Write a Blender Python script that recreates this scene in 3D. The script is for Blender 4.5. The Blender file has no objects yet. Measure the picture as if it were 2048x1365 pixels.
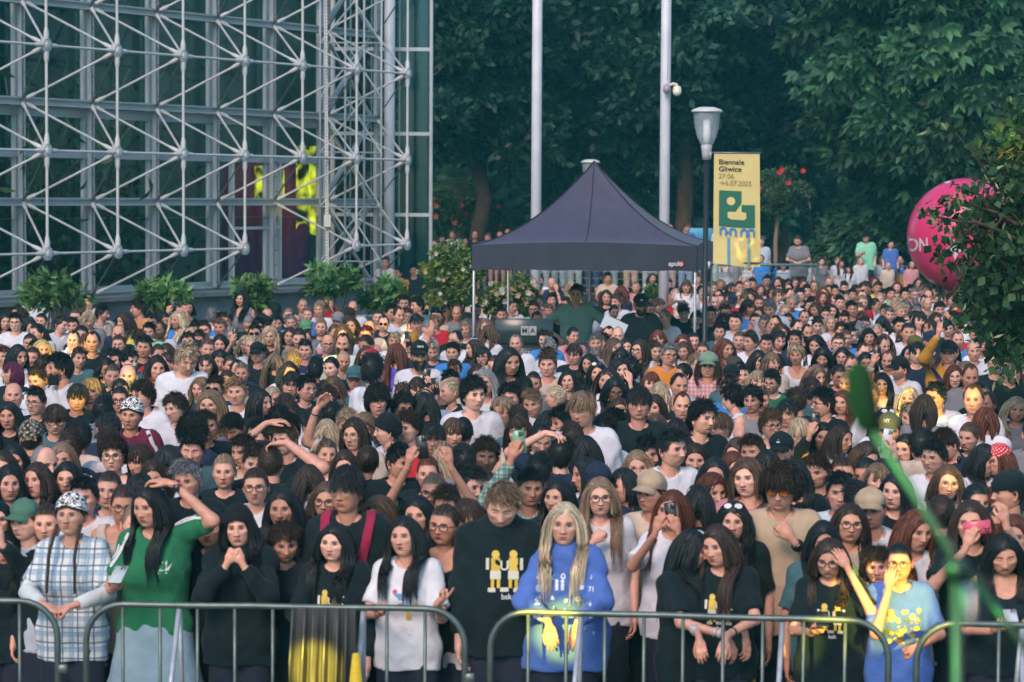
import bpy, math, random
import numpy as np
from mathutils import Vector, Matrix, Euler
from mathutils.bvhtree import BVHTree
R = math.radians
SC = bpy.context.scene
COL = SC.collection
# ------------------------------------------------------------------ camera
H_CAM = 3.2
F_PX = 4900.0
PITCH = math.atan(294 / F_PX)
ROLL = -0.006
cd = bpy.data.cameras.new('camera'); cam = bpy.data.objects.new('camera', cd); COL.objects.link(cam)
cd.sensor_width = 36; cd.lens = F_PX / 2048 * 36; cd.clip_start = 0.1; cd.clip_end = 2000
cam.location = (0, 0, H_CAM)
cam.rotation_euler = (Matrix.Rotation(R(90) - PITCH, 4, 'X') @ Matrix.Rotation(-ROLL, 4, 'Z')).to_euler()
cd.dof.use_dof = True; cd.dof.focus_distance = 21; cd.dof.aperture_fstop = 4.2
SC.camera = cam
CM = cam.rotation_euler.to_matrix()

def ray(px, py):
    v = Vector(((px - 1024) / F_PX, -(py - 682.5) / F_PX, -1.0))
    return CM @ v
def at_y(px, py, Y):
    r = ray(px, py); t = Y / r.y
    return Vector((r.x * t, Y, H_CAM + r.z * t))
def at_z(px, py, z):
    r = ray(px, py); t = (z - H_CAM) / r.z
    return Vector((r.x * t, r.y * t, z))
# ------------------------------------------------------------------ world, sun, exposure
SUN_EL, SUN_AZ = 38, 200          # sun_rotation as in the sky node; lamp points the same way
w = bpy.data.worlds.new("World"); SC.world = w; w.use_nodes = True
wt = w.node_tree; bg = wt.nodes['Background']
sky = wt.nodes.new('ShaderNodeTexSky'); sky.sky_type = 'NISHITA'; sky.sun_disc = False
sky.sun_elevation = R(SUN_EL); sky.sun_rotation = R(SUN_AZ); sky.dust_density = 1.5; sky.ozone_density = 2.0
tint = wt.nodes.new('ShaderNodeMix'); tint.data_type = 'RGBA'; tint.blend_type = 'MULTIPLY'; tint.inputs[0].default_value = 1; tint.inputs[7].default_value = (.80, 1.0, 1.03, 1)
wt.links.new(sky.outputs[0], tint.inputs[6]); wt.links.new(tint.outputs[2], bg.inputs[0]); bg.inputs[1].default_value = 0.12
sl = bpy.data.lights.new('sun', 'SUN'); sl.energy = 1.5; sl.angle = R(24); sl.color = (1.0, 0.68, 0.58)
so = bpy.data.objects.new('sun', sl); COL.objects.link(so)
sd = Vector((math.sin(R(SUN_AZ)) * math.cos(R(SUN_EL)), math.cos(R(SUN_AZ)) * math.cos(R(SUN_EL)), math.sin(R(SUN_EL))))
so.rotation_euler = sd.to_track_quat('Z', 'Y').to_euler(); so.location = (0, -20, 30)
SC.view_settings.view_transform = 'Standard'; SC.view_settings.look = 'None'
SC.view_settings.exposure = 0.84; SC.view_settings.gamma = 1
SC.cycles.use_denoising = True
SC.cycles.max_bounces = 6; SC.cycles.diffuse_bounces = 2; SC.cycles.glossy_bounces = 2
SC.cycles.transmission_bounces = 4; SC.cycles.transparent_max_bounces = 12; SC.cycles.volume_bounces = 0
SC.cycles.sample_clamp_indirect = 4

def spot(name, px, py, Y, rad_px, energy, col=(1, .76, .06), src=(-3, -1.5, 5.5), blend=.6):
    t = at_y(px, py, Y); s = Vector(src)
    d = (t - s).length; r = rad_px * t.y / F_PX
    L = bpy.data.lights.new(name, 'SPOT'); L.energy = energy; L.color = col
    L.spot_size = 2 * math.atan(r / d); L.spot_blend = blend; L.shadow_soft_size = 0.03
    o = bpy.data.objects.new(name, L); COL.objects.link(o); o.location = s
    o.rotation_euler = (s - t).to_track_quat('Z', 'Y').to_euler()
# yellow stage projectors that stand behind the camera
SPOTS = [(1122, 1265, 12.6, 66, 18000, (-3, -1, 5)), (1780, 1200, 12.4, 115, 12000, (5, -1, 5)), (645, 1345, 12.3, 62, 36000, (-4, -1, 5)),
         (1665, 1270, 12.0, 60, 14000, (5, -1, 5)), (1115, 1222, 12.2, 48, 8000, (-3, -1, 5)),
         (1965, 730, 18.5, 95, 5200, (5, -1, 5.5)), (1845, 720, 19.5, 45, 3600, (5, -1, 5.5)), (1780, 860, 15.5, 36, 2600, (5, -1, 5.5)),
         (1840, 835, 16.5, 30, 2600, (5, -1, 5.5)), (1890, 960, 15, 34, 1500, (5, -1, 5.5)),
         (92, 745, 19, 26, 4200, (-4, -1, 5.5)), (155, 712, 20, 22, 5000, (-4, -1, 5.5)), (8, 700, 20, 26, 5200, (-4, -1, 5.5)),
         (10, 640, 24, 20, 6000, (-4, -1, 5.5)), (70, 645, 24, 18, 5000, (-4, -1, 5.5)), (420, 722, 20, 34, 4200, (-4, -1, 5.5)), (486, 690, 22, 24, 6200, (-4, -1, 5.5)),
         (545, 668, 23, 34, 7500, (-4, -1, 5.5)), (632, 625, 27, 30, 5500, (-4, -1, 5.5)), (706, 618, 28, 26, 7000, (-4, -1, 5.5)),
         (1690, 600, 30, 45, 5000, (5, -1, 5.5)), (1765, 590, 33, 30, 5500, (5, -1, 5.5)),
         (1506, 505, 31.4, 20, 5000, (5, -1, 5.5)), (590, 410, 44, 70, 1500, (-4, -1, 5.5)), (535, 380, 43, 50, 1500, (-4, -1, 5.5))
         ]
for i, s in enumerate(SPOTS):
    spot('stage_spot', s[0], s[1], s[2], s[3], s[4] * (1.6 if s[2] < 13 else 4.5), src=s[5])
# ------------------------------------------------------------------ geometry helpers
class Geo:
    def __init__(s): s.V = []; s.C = []; s.F = []; s.n = 0
    def add(s, V, F, col=(1, 1, 1), m=0):
        V = np.asarray(V, float).reshape(-1, 3); c = np.asarray(col, float)
        if c.ndim == 1: c = np.tile(c[:3], (len(V), 1))
        s.V.append(V); s.C.append(c[:, :3])
        if isinstance(F, np.ndarray): F = [F]
        elif len(F) and not isinstance(F[0], np.ndarray):
            d = {}
            for f in F: d.setdefault(len(f), []).append(f)
            F = [np.array(x) for x in d.values()]
        for f in F:
            if len(f): s.F.append((f + s.n, m))
        s.n += len(V); return s
    def join(s, g, M=None, col=None, m=None):
        V = np.concatenate(g.V) if g.V else np.zeros((0, 3)); C = np.concatenate(g.C) if g.C else np.zeros((0, 3))
        flip = False
        if M is not None:
            A = np.array(M.to_3x3() if isinstance(M, Matrix) else M[:3, :3]); t = np.array(M.translation if isinstance(M, Matrix) else M[:3, 3])
            V = V @ A.T + t; flip = np.linalg.det(A) < 0
        if col is not None: C = C * np.array(col)[None, :3]
        s.V.append(V); s.C.append(C)
        for f, mm in g.F:
            s.F.append(((f[:, ::-1] if flip else f) + s.n, mm if m is None else m))
        s.n += len(V); return s
    def arr(s): return np.concatenate(s.V), np.concatenate(s.C)

def tomesh(name, g, mats, smooth=True):
    me = bpy.data.meshes.new(name); V, C = g.arr()
    me.vertices.add(len(V)); me.vertices.foreach_set('co', V.astype(np.float32).ravel())
    nl = sum(f.size for f, m in g.F); npoly = sum(len(f) for f, m in g.F)
    me.loops.add(nl); me.loops.foreach_set('vertex_index', np.concatenate([f.ravel() for f, m in g.F]).astype(np.int32))
    me.polygons.add(npoly)
    tot = np.concatenate([np.full(len(f), f.shape[1]) for f, m in g.F])
    st = np.concatenate([[0], np.cumsum(tot)[:-1]]).astype(np.int32)
    me.polygons.foreach_set('loop_start', st)
    me.polygons.foreach_set('material_index', np.concatenate([np.full(len(f), m) for f, m in g.F]).astype(np.int32))
    me.polygons.foreach_set('use_smooth', np.full(npoly, smooth))
    a = me.color_attributes.new('Col', 'FLOAT_COLOR', 'POINT')
    a.data.foreach_set('color', np.concatenate([C, np.ones((len(C), 1))], 1).astype(np.float32).ravel())
    for m in (mats if isinstance(mats, (list, tuple)) else [mats]): me.materials.append(m)
    me.update(calc_edges=True); me.validate()
    return me
def obj(name, g, mats, parent=None, smooth=True, color=None, loc=None, M=None):
    me = g if isinstance(g, bpy.types.Mesh) else tomesh(name, g, mats, smooth)
    o = bpy.data.objects.new(name, me); COL.objects.link(o)
    if parent is not None: o.parent = parent
    if M is not None: o.matrix_local = M
    if loc is not None: o.location = loc
    if color is not None: o.color = (*color[:3], 1)
    return o
def empty(name, loc=(0, 0, 0), rz=0):
    o = bpy.data.objects.new(name, None); COL.objects.link(o); o.location = loc; o.rotation_euler = (0, 0, rz)
    o.empty_display_size = .2; return o
def tag(o, label=None, cat=None, group=None, kind=None):
    if label: o['label'] = label
    if cat: o['category'] = cat
    if group: o['group'] = group
    if kind: o['kind'] = kind
    return o

def frames(P):
    P = np.asarray(P, float); T = np.gradient(P, axis=0); T /= np.linalg.norm(T, axis=1)[:, None] + 1e-9
    up = np.array([0, 0, 1.]) if abs(T[0][2]) < .9 else np.array([1., 0, 0])
    N = []; n = up - T[0] * (up @ T[0]); n /= np.linalg.norm(n)
    for t in T:
        n = n - t * (n @ t); n /= np.linalg.norm(n) + 1e-9; N.append(n)
    N = np.array(N); return T, N, np.cross(T, N)
def tube(P, r, n=8, col=(1, 1, 1), g=None, m=0, caps=True):
    g = g or Geo(); P = np.asarray(P, float); K = len(P); r = np.broadcast_to(np.asarray(r, float), (K,))
    T, N, B = frames(P); a = np.arange(n) * 2 * np.pi / n
    V = P[:, None] + r[:, None, None] * (np.cos(a)[None, :, None] * N[:, None] + np.sin(a)[None, :, None] * B[:, None])
    i = np.arange(K - 1)[:, None] * n; j = np.arange(n)[None]; j2 = (j + 1) % n
    F = np.stack([i + j, i + j2, i + n + j2, i + n + j], -1).reshape(-1, 4)
    Fs = [F]
    if caps: Fs += [np.arange(n)[::-1][None], (np.arange(n) + (K - 1) * n)[None]]
    return g.add(V.reshape(-1, 3), Fs, col, m)
def box(c, s, g=None, col=(1, 1, 1), m=0, M=None, bev=0):
    g = g or Geo(); sx, sy, sz = np.array(s) / 2
    if bev:
        b = min(bev, sx * .9, sy * .9, sz * .9); V = []
        for z, e in ((-sz, b), (-sz + b, 0), (sz - b, 0), (sz, b)):
            X, Y = sx - e, sy - e
            V += [(-X + b, -Y, z), (X - b, -Y, z), (X, -Y + b, z), (X, Y - b, z), (X - b, Y, z), (-X + b, Y, z), (-X, Y - b, z), (-X, -Y + b, z)]
        F = [tuple(range(7, -1, -1)), tuple(range(24, 32))]
        for k in range(3):
            for j in range(8): F.append((k * 8 + j, k * 8 + (j + 1) % 8, k * 8 + 8 + (j + 1) % 8, k * 8 + 8 + j))
        V = np.array(V)
    else:
        V = np.array([(x, y, z) for x in (-sx, sx) for y in (-sy, sy) for z in (-sz, sz)])
        F = np.array([(0, 1, 3, 2), (4, 6, 7, 5), (0, 4, 5, 1), (2, 3, 7, 6), (0, 2, 6, 4), (1, 5, 7, 3)])
    if M is not None: V = V @ np.array(M.to_3x3()).T
    return g.add(V + np.array(c), F, col, m)
def bar(a, b, wdt, hgt, g=None, col=(1, 1, 1), m=0, up=(0, 0, 1)):
    a, b = Vector(a), Vector(b); d = (b - a); L = d.length; y = d.normalized(); u = Vector(up)
    if abs(y.dot(u)) > .98: u = Vector((1, 0, 0))
    x = y.cross(u).normalized(); z = x.cross(y)
    return box((a + b) / 2, (wdt, L, hgt), g, col, m, Matrix((x, y, z)).transposed())
def lathe(prof, n=24, col=(1, 1, 1), g=None, m=0, c=(0, 0, 0)):
    g = g or Geo(); p = np.array(prof, float); a = np.arange(n) * 2 * np.pi / n
    V = np.stack([p[:, 0, None] * np.cos(a), p[:, 0, None] * np.sin(a), np.repeat(p[:, 1, None], n, 1)], -1).reshape(-1, 3) + np.array(c)
    K = len(p); i = np.arange(K - 1)[:, None] * n; j = np.arange(n)[None]; j2 = (j + 1) % n
    return g.add(V, np.stack([i + j, i + j2, i + n + j2, i + n + j], -1).reshape(-1, 4), col, m)
def text_geo(s, size, font_bold=False, extr=0.0, align='LEFT', offset=0.0, sx=1):
    cu = bpy.data.curves.new('txt', 'FONT'); cu.body = s; cu.size = size; cu.extrude = extr; cu.offset = offset; cu.align_x = align; cu.resolution_u = 3
    o = bpy.data.objects.new('txt', cu); COL.objects.link(o); dg = bpy.context.evaluated_depsgraph_get(); dg.update()
    me = o.evaluated_get(dg).to_mesh(); V = np.zeros(len(me.vertices) * 3); me.vertices.foreach_get('co', V); V = V.reshape(-1, 3) * [sx, 1, 1]
    F = [tuple(p.vertices) for p in me.polygons]
    o.evaluated_get(dg).to_mesh_clear(); bpy.data.objects.remove(o); bpy.data.curves.remove(cu)
    return V, F
# ------------------------------------------------------------------ materials
def node_mat(name, rough=.6, spec=.3, metal=0, base=None, use_col=False, noise=None, bump=None, trans=0, emit=None, sss=0, sheen=0, coat=0):
    m = bpy.data.materials.new(name); m.use_nodes = True; nt = m.node_tree; b = nt.nodes['Principled BSDF']
    b.inputs['Roughness'].default_value = rough; b.inputs['Specular IOR Level'].default_value = spec; b.inputs['Metallic'].default_value = metal
    b.inputs['Coat Weight'].default_value = coat
    src = None
    tc = nt.nodes.new('ShaderNodeTexCoord')
    if use_col:
        at = nt.nodes.new('ShaderNodeAttribute'); at.attribute_name = 'Col'
        oi = nt.nodes.new('ShaderNodeObjectInfo'); mx = nt.nodes.new('ShaderNodeMix'); mx.data_type = 'RGBA'; mx.blend_type = 'MULTIPLY'; mx.inputs[0].default_value = 1
        nt.links.new(at.outputs['Color'], mx.inputs[6]); nt.links.new(oi.outputs['Color'], mx.inputs[7]); src = mx.outputs[2]
    elif base is not None:
        rgb = nt.nodes.new('ShaderNodeRGB'); rgb.outputs[0].default_value = (*base, 1); src = rgb.outputs[0]
    if noise:
        sc, amt = noise[:2]; st = noise[2] if len(noise) > 2 else (1, 1, 1)
        mp = nt.nodes.new('ShaderNodeMapping'); mp.inputs['Scale'].default_value = st
        nz = nt.nodes.new('ShaderNodeTexNoise'); nz.inputs['Scale'].default_value = sc; nz.inputs['Detail'].default_value = 5
        nt.links.new(tc.outputs['Object'], mp.inputs[0]); nt.links.new(mp.outputs[0], nz.inputs['Vector'])
        mr = nt.nodes.new('ShaderNodeMapRange'); mr.inputs[1].default_value = .3; mr.inputs[2].default_value = .7; mr.inputs[3].default_value = 1 - amt; mr.inputs[4].default_value = 1 + amt
        nt.links.new(nz.outputs[0], mr.inputs[0])
        hs = nt.nodes.new('ShaderNodeVectorMath'); hs.operation = 'SCALE'
        nt.links.new(src, hs.inputs[0]); nt.links.new(mr.outputs[0], hs.inputs['Scale']); src = hs.outputs[0]
    if src is not None: nt.links.new(src, b.inputs['Base Color'])
    if bump:
        sc, st, di = bump[:3]; mpp = bump[3] if len(bump) > 3 else (1, 1, 1)
        mp = nt.nodes.new('ShaderNodeMapping'); mp.inputs['Scale'].default_value = mpp
        nz = nt.nodes.new('ShaderNodeTexNoise'); nz.inputs['Scale'].default_value = sc; nz.inputs['Detail'].default_value = 4
        nt.links.new(tc.outputs['Object'], mp.inputs[0]); nt.links.new(mp.outputs[0], nz.inputs['Vector'])
        bp = nt.nodes.new('ShaderNodeBump'); bp.inputs['Strength'].default_value = st; bp.inputs['Distance'].default_value = di
        nt.links.new(nz.outputs[0], bp.inputs['Height']); nt.links.new(bp.outputs[0], b.inputs['Normal'])
    if trans: b.inputs['Transmission Weight'].default_value = trans
    if emit: b.inputs['Emission Color'].default_value = (*emit[0], 1); b.inputs['Emission Strength'].default_value = emit[1]
    if sheen: b.inputs['Sheen Weight'].default_value = sheen
    return m
def leaf_mat(name, rough=.5, transl=.35):
    m = bpy.data.materials.new(name); m.use_nodes = True; nt = m.node_tree; b = nt.nodes['Principled BSDF']
    at = nt.nodes.new('ShaderNodeAttribute'); at.attribute_name = 'Col'
    b.inputs['Roughness'].default_value = rough; b.inputs['Specular IOR Level'].default_value = .35
    tr = nt.nodes.new('ShaderNodeBsdfTranslucent'); mx = nt.nodes.new('ShaderNodeMixShader'); mx.inputs[0].default_value = transl
    nt.links.new(at.outputs['Color'], b.inputs['Base Color']); nt.links.new(at.outputs['Color'], tr.inputs['Color'])
    nt.links.new(b.outputs[0], mx.inputs[1]); nt.links.new(tr.outputs[0], mx.inputs[2]); nt.links.new(mx.outputs[0], nt.nodes['Material Output'].inputs[0])
    return m
MT = {}
MT['skin'] = node_mat('skin', .52, .38, use_col=True, noise=(28, .12), bump=(180, .15, .002))
MT['hair'] = node_mat('hair', .52, .35, use_col=True, noise=(30, .25, (1, 1, .3)))
MT['cloth'] = node_mat('cloth', .85, .15, use_col=True, noise=(7, .14), bump=(6, .55, .045), sheen=.05)
MT['plastic'] = node_mat('dark_plastic', .25, .5, use_col=True, noise=(40, .1))
MT['lens'] = node_mat('dark_lens', .08, .6, use_col=True, noise=(40, .1))
MT['paint'] = node_mat('painted_metal', .4, .5, use_col=True, noise=(3, .10), bump=(60, .08, .003))
MT['galv'] = node_mat('galvanised_steel', .42, .5, metal=.55, use_col=True, noise=(14, .22), bump=(90, .1, .002))
MT['concrete'] = node_mat('concrete', .85, .2, use_col=True, noise=(2.2, .25), bump=(20, .4, .01))
MT['bark'] = node_mat('bark', .9, .15, use_col=True, noise=(9, .35, (1, 1, .25)), bump=(14, .8, .03, (1, 1, .2)))
MT['leaf'] = leaf_mat('leaf'); MT['petal'] = leaf_mat('petal', .6, .3)
MT['canvas'] = node_mat('canopy_fabric', .55, .3, use_col=True, noise=(5, .12), bump=(90, .2, .003), sheen=.1)
MT['vinyl'] = node_mat('banner_vinyl', .5, .3, use_col=True, noise=(3, .05))
# ------------------------------------------------------------------ signed distance tools
def seg(P, a, b, r1, r2):
    a = np.array(a, float); b = np.array(b, float); ab = b - a
    t = np.clip(((P - a) @ ab) / (ab @ ab + 1e-12), 0, 1)
    d = P - a - t[..., None] * ab
    return np.sqrt((d * d).sum(-1)) - (r1 + (r2 - r1) * t)
def smin(a, b, k):
    h = np.clip(.5 + .5 * (b - a) / k, 0, 1); return b * (1 - h) + a * h - k * h * (1 - h)
def snet(fn, lo, hi, h):
    ax = [np.arange(lo[i], hi[i] + h, h) for i in range(3)]
    P = np.stack(np.meshgrid(*ax, indexing='ij'), -1); D = fn(P.reshape(-1, 3)).reshape(P.shape[:3]); S = D < 0
    n = np.array(D.shape) - 1; acc = np.zeros((*n, 3)); cnt = np.zeros(n)
    for axn in range(3):
        s0 = [slice(None)] * 3; s1 = [slice(None)] * 3; s0[axn] = slice(0, -1); s1[axn] = slice(1, None)
        D0, D1 = D[tuple(s0)], D[tuple(s1)]; I = np.argwhere((D0 < 0) != (D1 < 0))
        t = D0[tuple(I.T)]; t = t / (t - D1[tuple(I.T)])
        pos = P[tuple(I.T)].copy(); pos[:, axn] += t * h
        o1, o2 = [k for k in range(3) if k != axn]
        for a in (0, -1):
            for b in (0, -1):
                J = I.copy(); J[:, o1] += a; J[:, o2] += b
                ok = ((J >= 0) & (J < n)).all(1)
                np.add.at(acc, tuple(J[ok].T), pos[ok]); np.add.at(cnt, tuple(J[ok].T), 1)
    act = cnt > 0; idx = -np.ones(n, int); idx[act] = np.arange(act.sum()); V = acc[act] / cnt[act][:, None]
    Fs = []
    for axn in range(3):
        s0 = [slice(None)] * 3; s1 = [slice(None)] * 3; s0[axn] = slice(0, -1); s1[axn] = slice(1, None)
        A, B = S[tuple(s0)], S[tuple(s1)]; I = np.argwhere(A != B); o1, o2 = (axn + 1) % 3, (axn + 2) % 3
        I = I[(I[:, o1] > 0) & (I[:, o2] > 0) & (I[:, o1] < n[o1]) & (I[:, o2] < n[o2])]
        q = []
        for a, b in ((-1, -1), (0, -1), (0, 0), (-1, 0)):
            J = I.copy(); J[:, o1] += a; J[:, o2] += b; q.append(idx[tuple(J.T)])
        q = np.stack(q, 1); fl = ~A[tuple(I.T)]; q[fl] = q[fl][:, ::-1]; Fs.append(q)
    return V, np.concatenate(Fs)
def crease(P, s):
    x, y, z = P.T; u = x * 14 + 2.2 * np.sin(z * 7 + s * 3) + 1.5 * np.sin(y * 15 + s); v = z * 9 - np.abs(x) * 16 + 1.8 * np.sin(x * 9 + s * 2)
    return (1 - np.abs(np.sin(u)) ** .55) * (.5 + .5 * np.sin(z * 5 + s)) + (1 - np.abs(np.sin(v)) ** .5) * np.clip(np.sin(x * 8 + z * 6 + s * 4) + .4, 0, 1)
def fold(P, s, f=1.0):
    x, y, z = P.T * f
    return (np.sin(x * 23 + 3 * np.sin(z * 9 + s) + s) * np.sin(z * 17 + 2.5 * np.sin(x * 11 + s * 2)) + .6 * np.sin(z * 38 + x * 30 + 2 * np.sin(y * 20 + s)))
# ------------------------------------------------------------------ heads
def gs(x, c, s): return np.exp(-((x - c) / s) ** 2)
_hc = {}
def head_geo(lod, fem, seed, skin, lip=0, beard=None, brow=(.05, .035, .03), eyes_closed=False, bald=0, mouth=0, hk=None, hcol=None):
    nu, nv = ((124, 120), (76, 74), (44, 40))[lod]
    r = random.Random(seed)
    wj, cl, nz_, bw = r.uniform(-.06, .06), r.uniform(-.05, .05), r.uniform(.8, 1.2), r.uniform(.94, 1.05)
    # longitude, denser at the face (phi = 0 is the front, -Y)
    u = np.linspace(-1, 1, nu, endpoint=False); phi = np.pi * (u * .42 + .58 * u ** 3)
    v = np.linspace(0, 1, nv); th = np.pi * (.0 + v)                 # 0 crown .. pi chin
    dn_ = 1 + 2.3 * np.exp(-((np.linspace(0, 1, 400) - .60) / .17) ** 4); cdf = np.cumsum(dn_); cdf = (cdf - cdf[0]) / (cdf[-1] - cdf[0])
    th = np.pi * np.interp(v, cdf, np.linspace(0, 1, 400))           # rows gather between brow and chin
    Ph, Th = np.meshgrid(phi, th)
    sx, sy, sz = np.sin(Th) * np.sin(Ph), -np.sin(Th) * np.cos(Ph), np.cos(Th)
    z = .118 * np.sign(sz) * np.abs(sz) ** .93
    low = np.clip(-z / .118, 0, 1)
    hw = .0795 * bw * (1 - (.15 + wj + (.05 if fem else 0)) * low ** 2.0)
    x = hw * np.sign(sx) * np.abs(sx) ** (.86 - .22 * low)
    fr = np.clip(-sy, 0, 1); bk = np.clip(sy, 0, 1)
    y = np.where(sy < 0, -(.088 - .006 * low) * fr ** .82, .098 * bk ** .9)
    y = np.where((z < -.02) & (sy > 0), y * (1 - .55 * np.clip((-z - .02) / .09, 0, 1)), y)
    # keep the lower face full: undo the closing of the ellipsoid at the chin
    F = (sy < .1)
    ax = np.abs(x)
    g = lambda cx, cz, ex, ez: gs(ax, cx, ex) * gs(z, cz, ez)
    gm = lambda cz, ex, ez: gs(x, 0, ex) * gs(z, cz, ez)
    f = np.zeros_like(x)
    f += -.0135 * g(.030, .004, .017, .013) + .0055 * g(.031, .001, .0115, .0075)     # socket, ball
    f += (.002 if fem else .0045) * gs(z, .021, .009) * gs(ax, .022, .028)              # brow
    nb = np.clip((.016 - z) / .052, 0, 1)
    nose = np.where(z > -.0375, .003 + .0215 * nb ** 1.15 * nz_, 0) * np.exp(-(x / (.0075 + .007 * nb)) ** 2)
    nose += np.where(z <= -.0375, .0255 * nz_ * np.clip(1 - (-.0375 - z) / .0105, 0, 1) ** .8, 0) * np.exp(-(x / .0135) ** 2)
    nose *= (z < .018)
    f += nose + .006 * g(.0125, -.036, .006, .007)                   # wings
    f += .0075 * gm(-.064, .022, .014) - .0045 * gm(-.0635, .021, .0022) - .0045 * gm(-.081, .022, .006)
    if mouth: f += -.008 * gm(-.066, .014, .0045)
    f += .008 * gm(-.103, .022, .013)
    f += .004 * g(.047, -.022, .014, .014) - .003 * g(.044, -.055, .012, .02)
    y = y - f * F
    x = x + np.sign(x) * (.003 * g(.06, -.018, .02, .014)) * F
    tp = gs(z, .03, .03) * gs(ax, .07, .012); x -= np.sign(x) * .003 * tp
    # colour
    s = np.array(skin); C = np.tile(s, (*x.shape, 1))
    def mixc(w, c): nonlocal C; w = np.clip(w, 0, 1)[..., None]; C = C * (1 - w) + np.array(c) * w
    mixc(.32 * (g(.043, -.032, .018, .016) + gm(-.038, .014, .012)) * F, s * (1.0, .62, .58))
    mixc(.25 * (z > .06), s * (1.04, .96, .92))
    if beard:
        bz = np.clip((-.046 - z + .35 * np.clip(ax - .02, 0, .05)) / .014, 0, 1) * np.clip((ax - .010) / .02 + np.clip((-.070 - z) / .01, 0, 1), 0, 1)
        bz = np.maximum(bz, gs(z, -.054, .006) * (ax < .03)); bz = np.maximum(bz, .8 * np.clip((ax - .058) / .008, 0, 1) * np.clip(-z / .03, 0, 1) * np.clip((.01 - y) / .02, 0, 1))
        bz *= 1 - .85 * gm(-.0645, .02, .006)
        bz = bz * (y < .02) * F
        mixc(bz * beard[1], beard[0]); y = y - .006 * bz * (beard[1] > .6); 
    cv = r.uniform(-.002, .0042); z = z - cv * (ax / .02) ** 2 * (ax < .035)
    lc = s * (.86, .5, .5) if not lip else s * (.75, .28, .32)
    if lip == 2: lc = s * (.35, .16, .2)
    lw = .0215 + .001 * wj; mixc(np.clip(1.35 - ((x / lw) ** 2 + ((z + .064) / .0078) ** 2) ** 1.0, 0, 1) * F * (.75 + .25 * bool(lip)), lc)
    mixc(.85 * gs(z, -.0638, .0019) * (ax < .021) * F, s * (.28, .15, .15))
    if mouth: mixc(np.clip(1.5 - ((x / .012) ** 2 + ((z + .066) / .005) ** 2), 0, 1) * F, s * (.12, .05, .05))
    z = z + cv * (ax / .02) ** 2 * (ax < .035)
    arc = .0205 - 4.5 * (ax - .03) ** 2 * (1 if fem else .7)
    mixc((.95 if not fem else .9) * gs(z, arc, .0034 if fem else .0048) * np.clip((ax - .011) / .004, 0, 1) * np.clip((.052 - ax) / .005, 0, 1) * F, brow)
    if fem: mixc(.34 * g(.031, .005, .019, .012) * F, s * (.5, .36, .36))
    else: mixc(.28 * g(.030, .003, .021, .014) * F, s * (.6, .45, .42))
    ex = (ax - .031) / .0140; ez = (z - .0010) / .0084
    if eyes_closed:
        mixc(.85 * gs(ez, -.5, .35) * (np.abs(ex) < 1) * F, s * .15)
    else:
        al = np.clip((1 - ex ** 2 - ez ** 2) * 3, 0, 1) * F; mixc(al * .8, (.36, .31, .29))
        ir = np.clip(1.6 - np.hypot(ax - .031, z - .0012) / .0066, 0, 1) * (al > .01); mixc(ir, (.012, .009, .008))
        mixc(.92 * gs(z, .0015 + .0066 * np.sqrt(np.clip(1 - ex ** 2, 0, 1)) + .0012, .0050 if fem else .0042) * (np.abs(ex) < 1.2) * F, (.02, .012, .012))
        mixc(.55 * gs(z, .0015 - .0062 * np.sqrt(np.clip(1 - ex ** 2, 0, 1)), .0016) * (np.abs(ex) < 1.05) * F, (.05, .03, .03))
    mixc(.6 * g(.0075, -.0465, .0035, .0025) * F, s * .2)
    if hk:
        q = (np.stack([x, y, z], -1) - SKC) / SKR; q /= np.linalg.norm(q, axis=-1)[..., None]; mg = q[..., 2] - hairline(np.arctan2(q[..., 0], -q[..., 1]), hk)
        nzz = .03 * np.sin(q[..., 0] * 40 + seed) * np.sin(q[..., 2] * 33); mixc(np.clip((mg + .075 + nzz) / .11, 0, 1) * (.97 if hk != 'K' else .35), np.array(hcol) * .8 + s * .06)
    V = np.stack([x, y, z], -1)
    i = np.arange(nv - 1)[:, None] * nu; j = np.arange(nu)[None]; j2 = (j + 1) % nu
    Fq = np.stack([i + j, i + nu + j, i + nu + j2, i + j2], -1).reshape(-1, 4)
    G = Geo().add(V.reshape(-1, 3), Fq, C.reshape(-1, 3))
    # ears
    n2 = (14, 10, 6)[lod]
    for sg in (-1, 1):
        a, b = np.meshgrid(np.linspace(0, 2 * np.pi, n2, endpoint=False), np.linspace(0, 1, 5))
        rr = np.sin(b * np.pi / 2); ez_ = .031 * rr * np.cos(a) * (1 - .12 * np.cos(a)); ey = .0165 * rr * np.sin(a)
        exx = .008 * np.cos(b * np.pi / 2) * (-.6) + .010 * gs(rr, .85, .25)
        E = np.stack([sg * (.0765 * bw + exx + .5 * np.clip(ey, 0, 1)), .012 + ey + .1 * ez_, -.008 + ez_], -1).reshape(-1, 3)
        i = np.arange(4)[:, None] * n2; j = np.arange(n2)[None]; j2 = (j + 1) % n2
        q = np.stack([i + j, i + j2, i + n2 + j2, i + n2 + j], -1).reshape(-1, 4)
        if sg > 0: q = q[:, ::-1]
        G.add(E, q, s * np.array((.98, .78, .74)))
    return G
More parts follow.
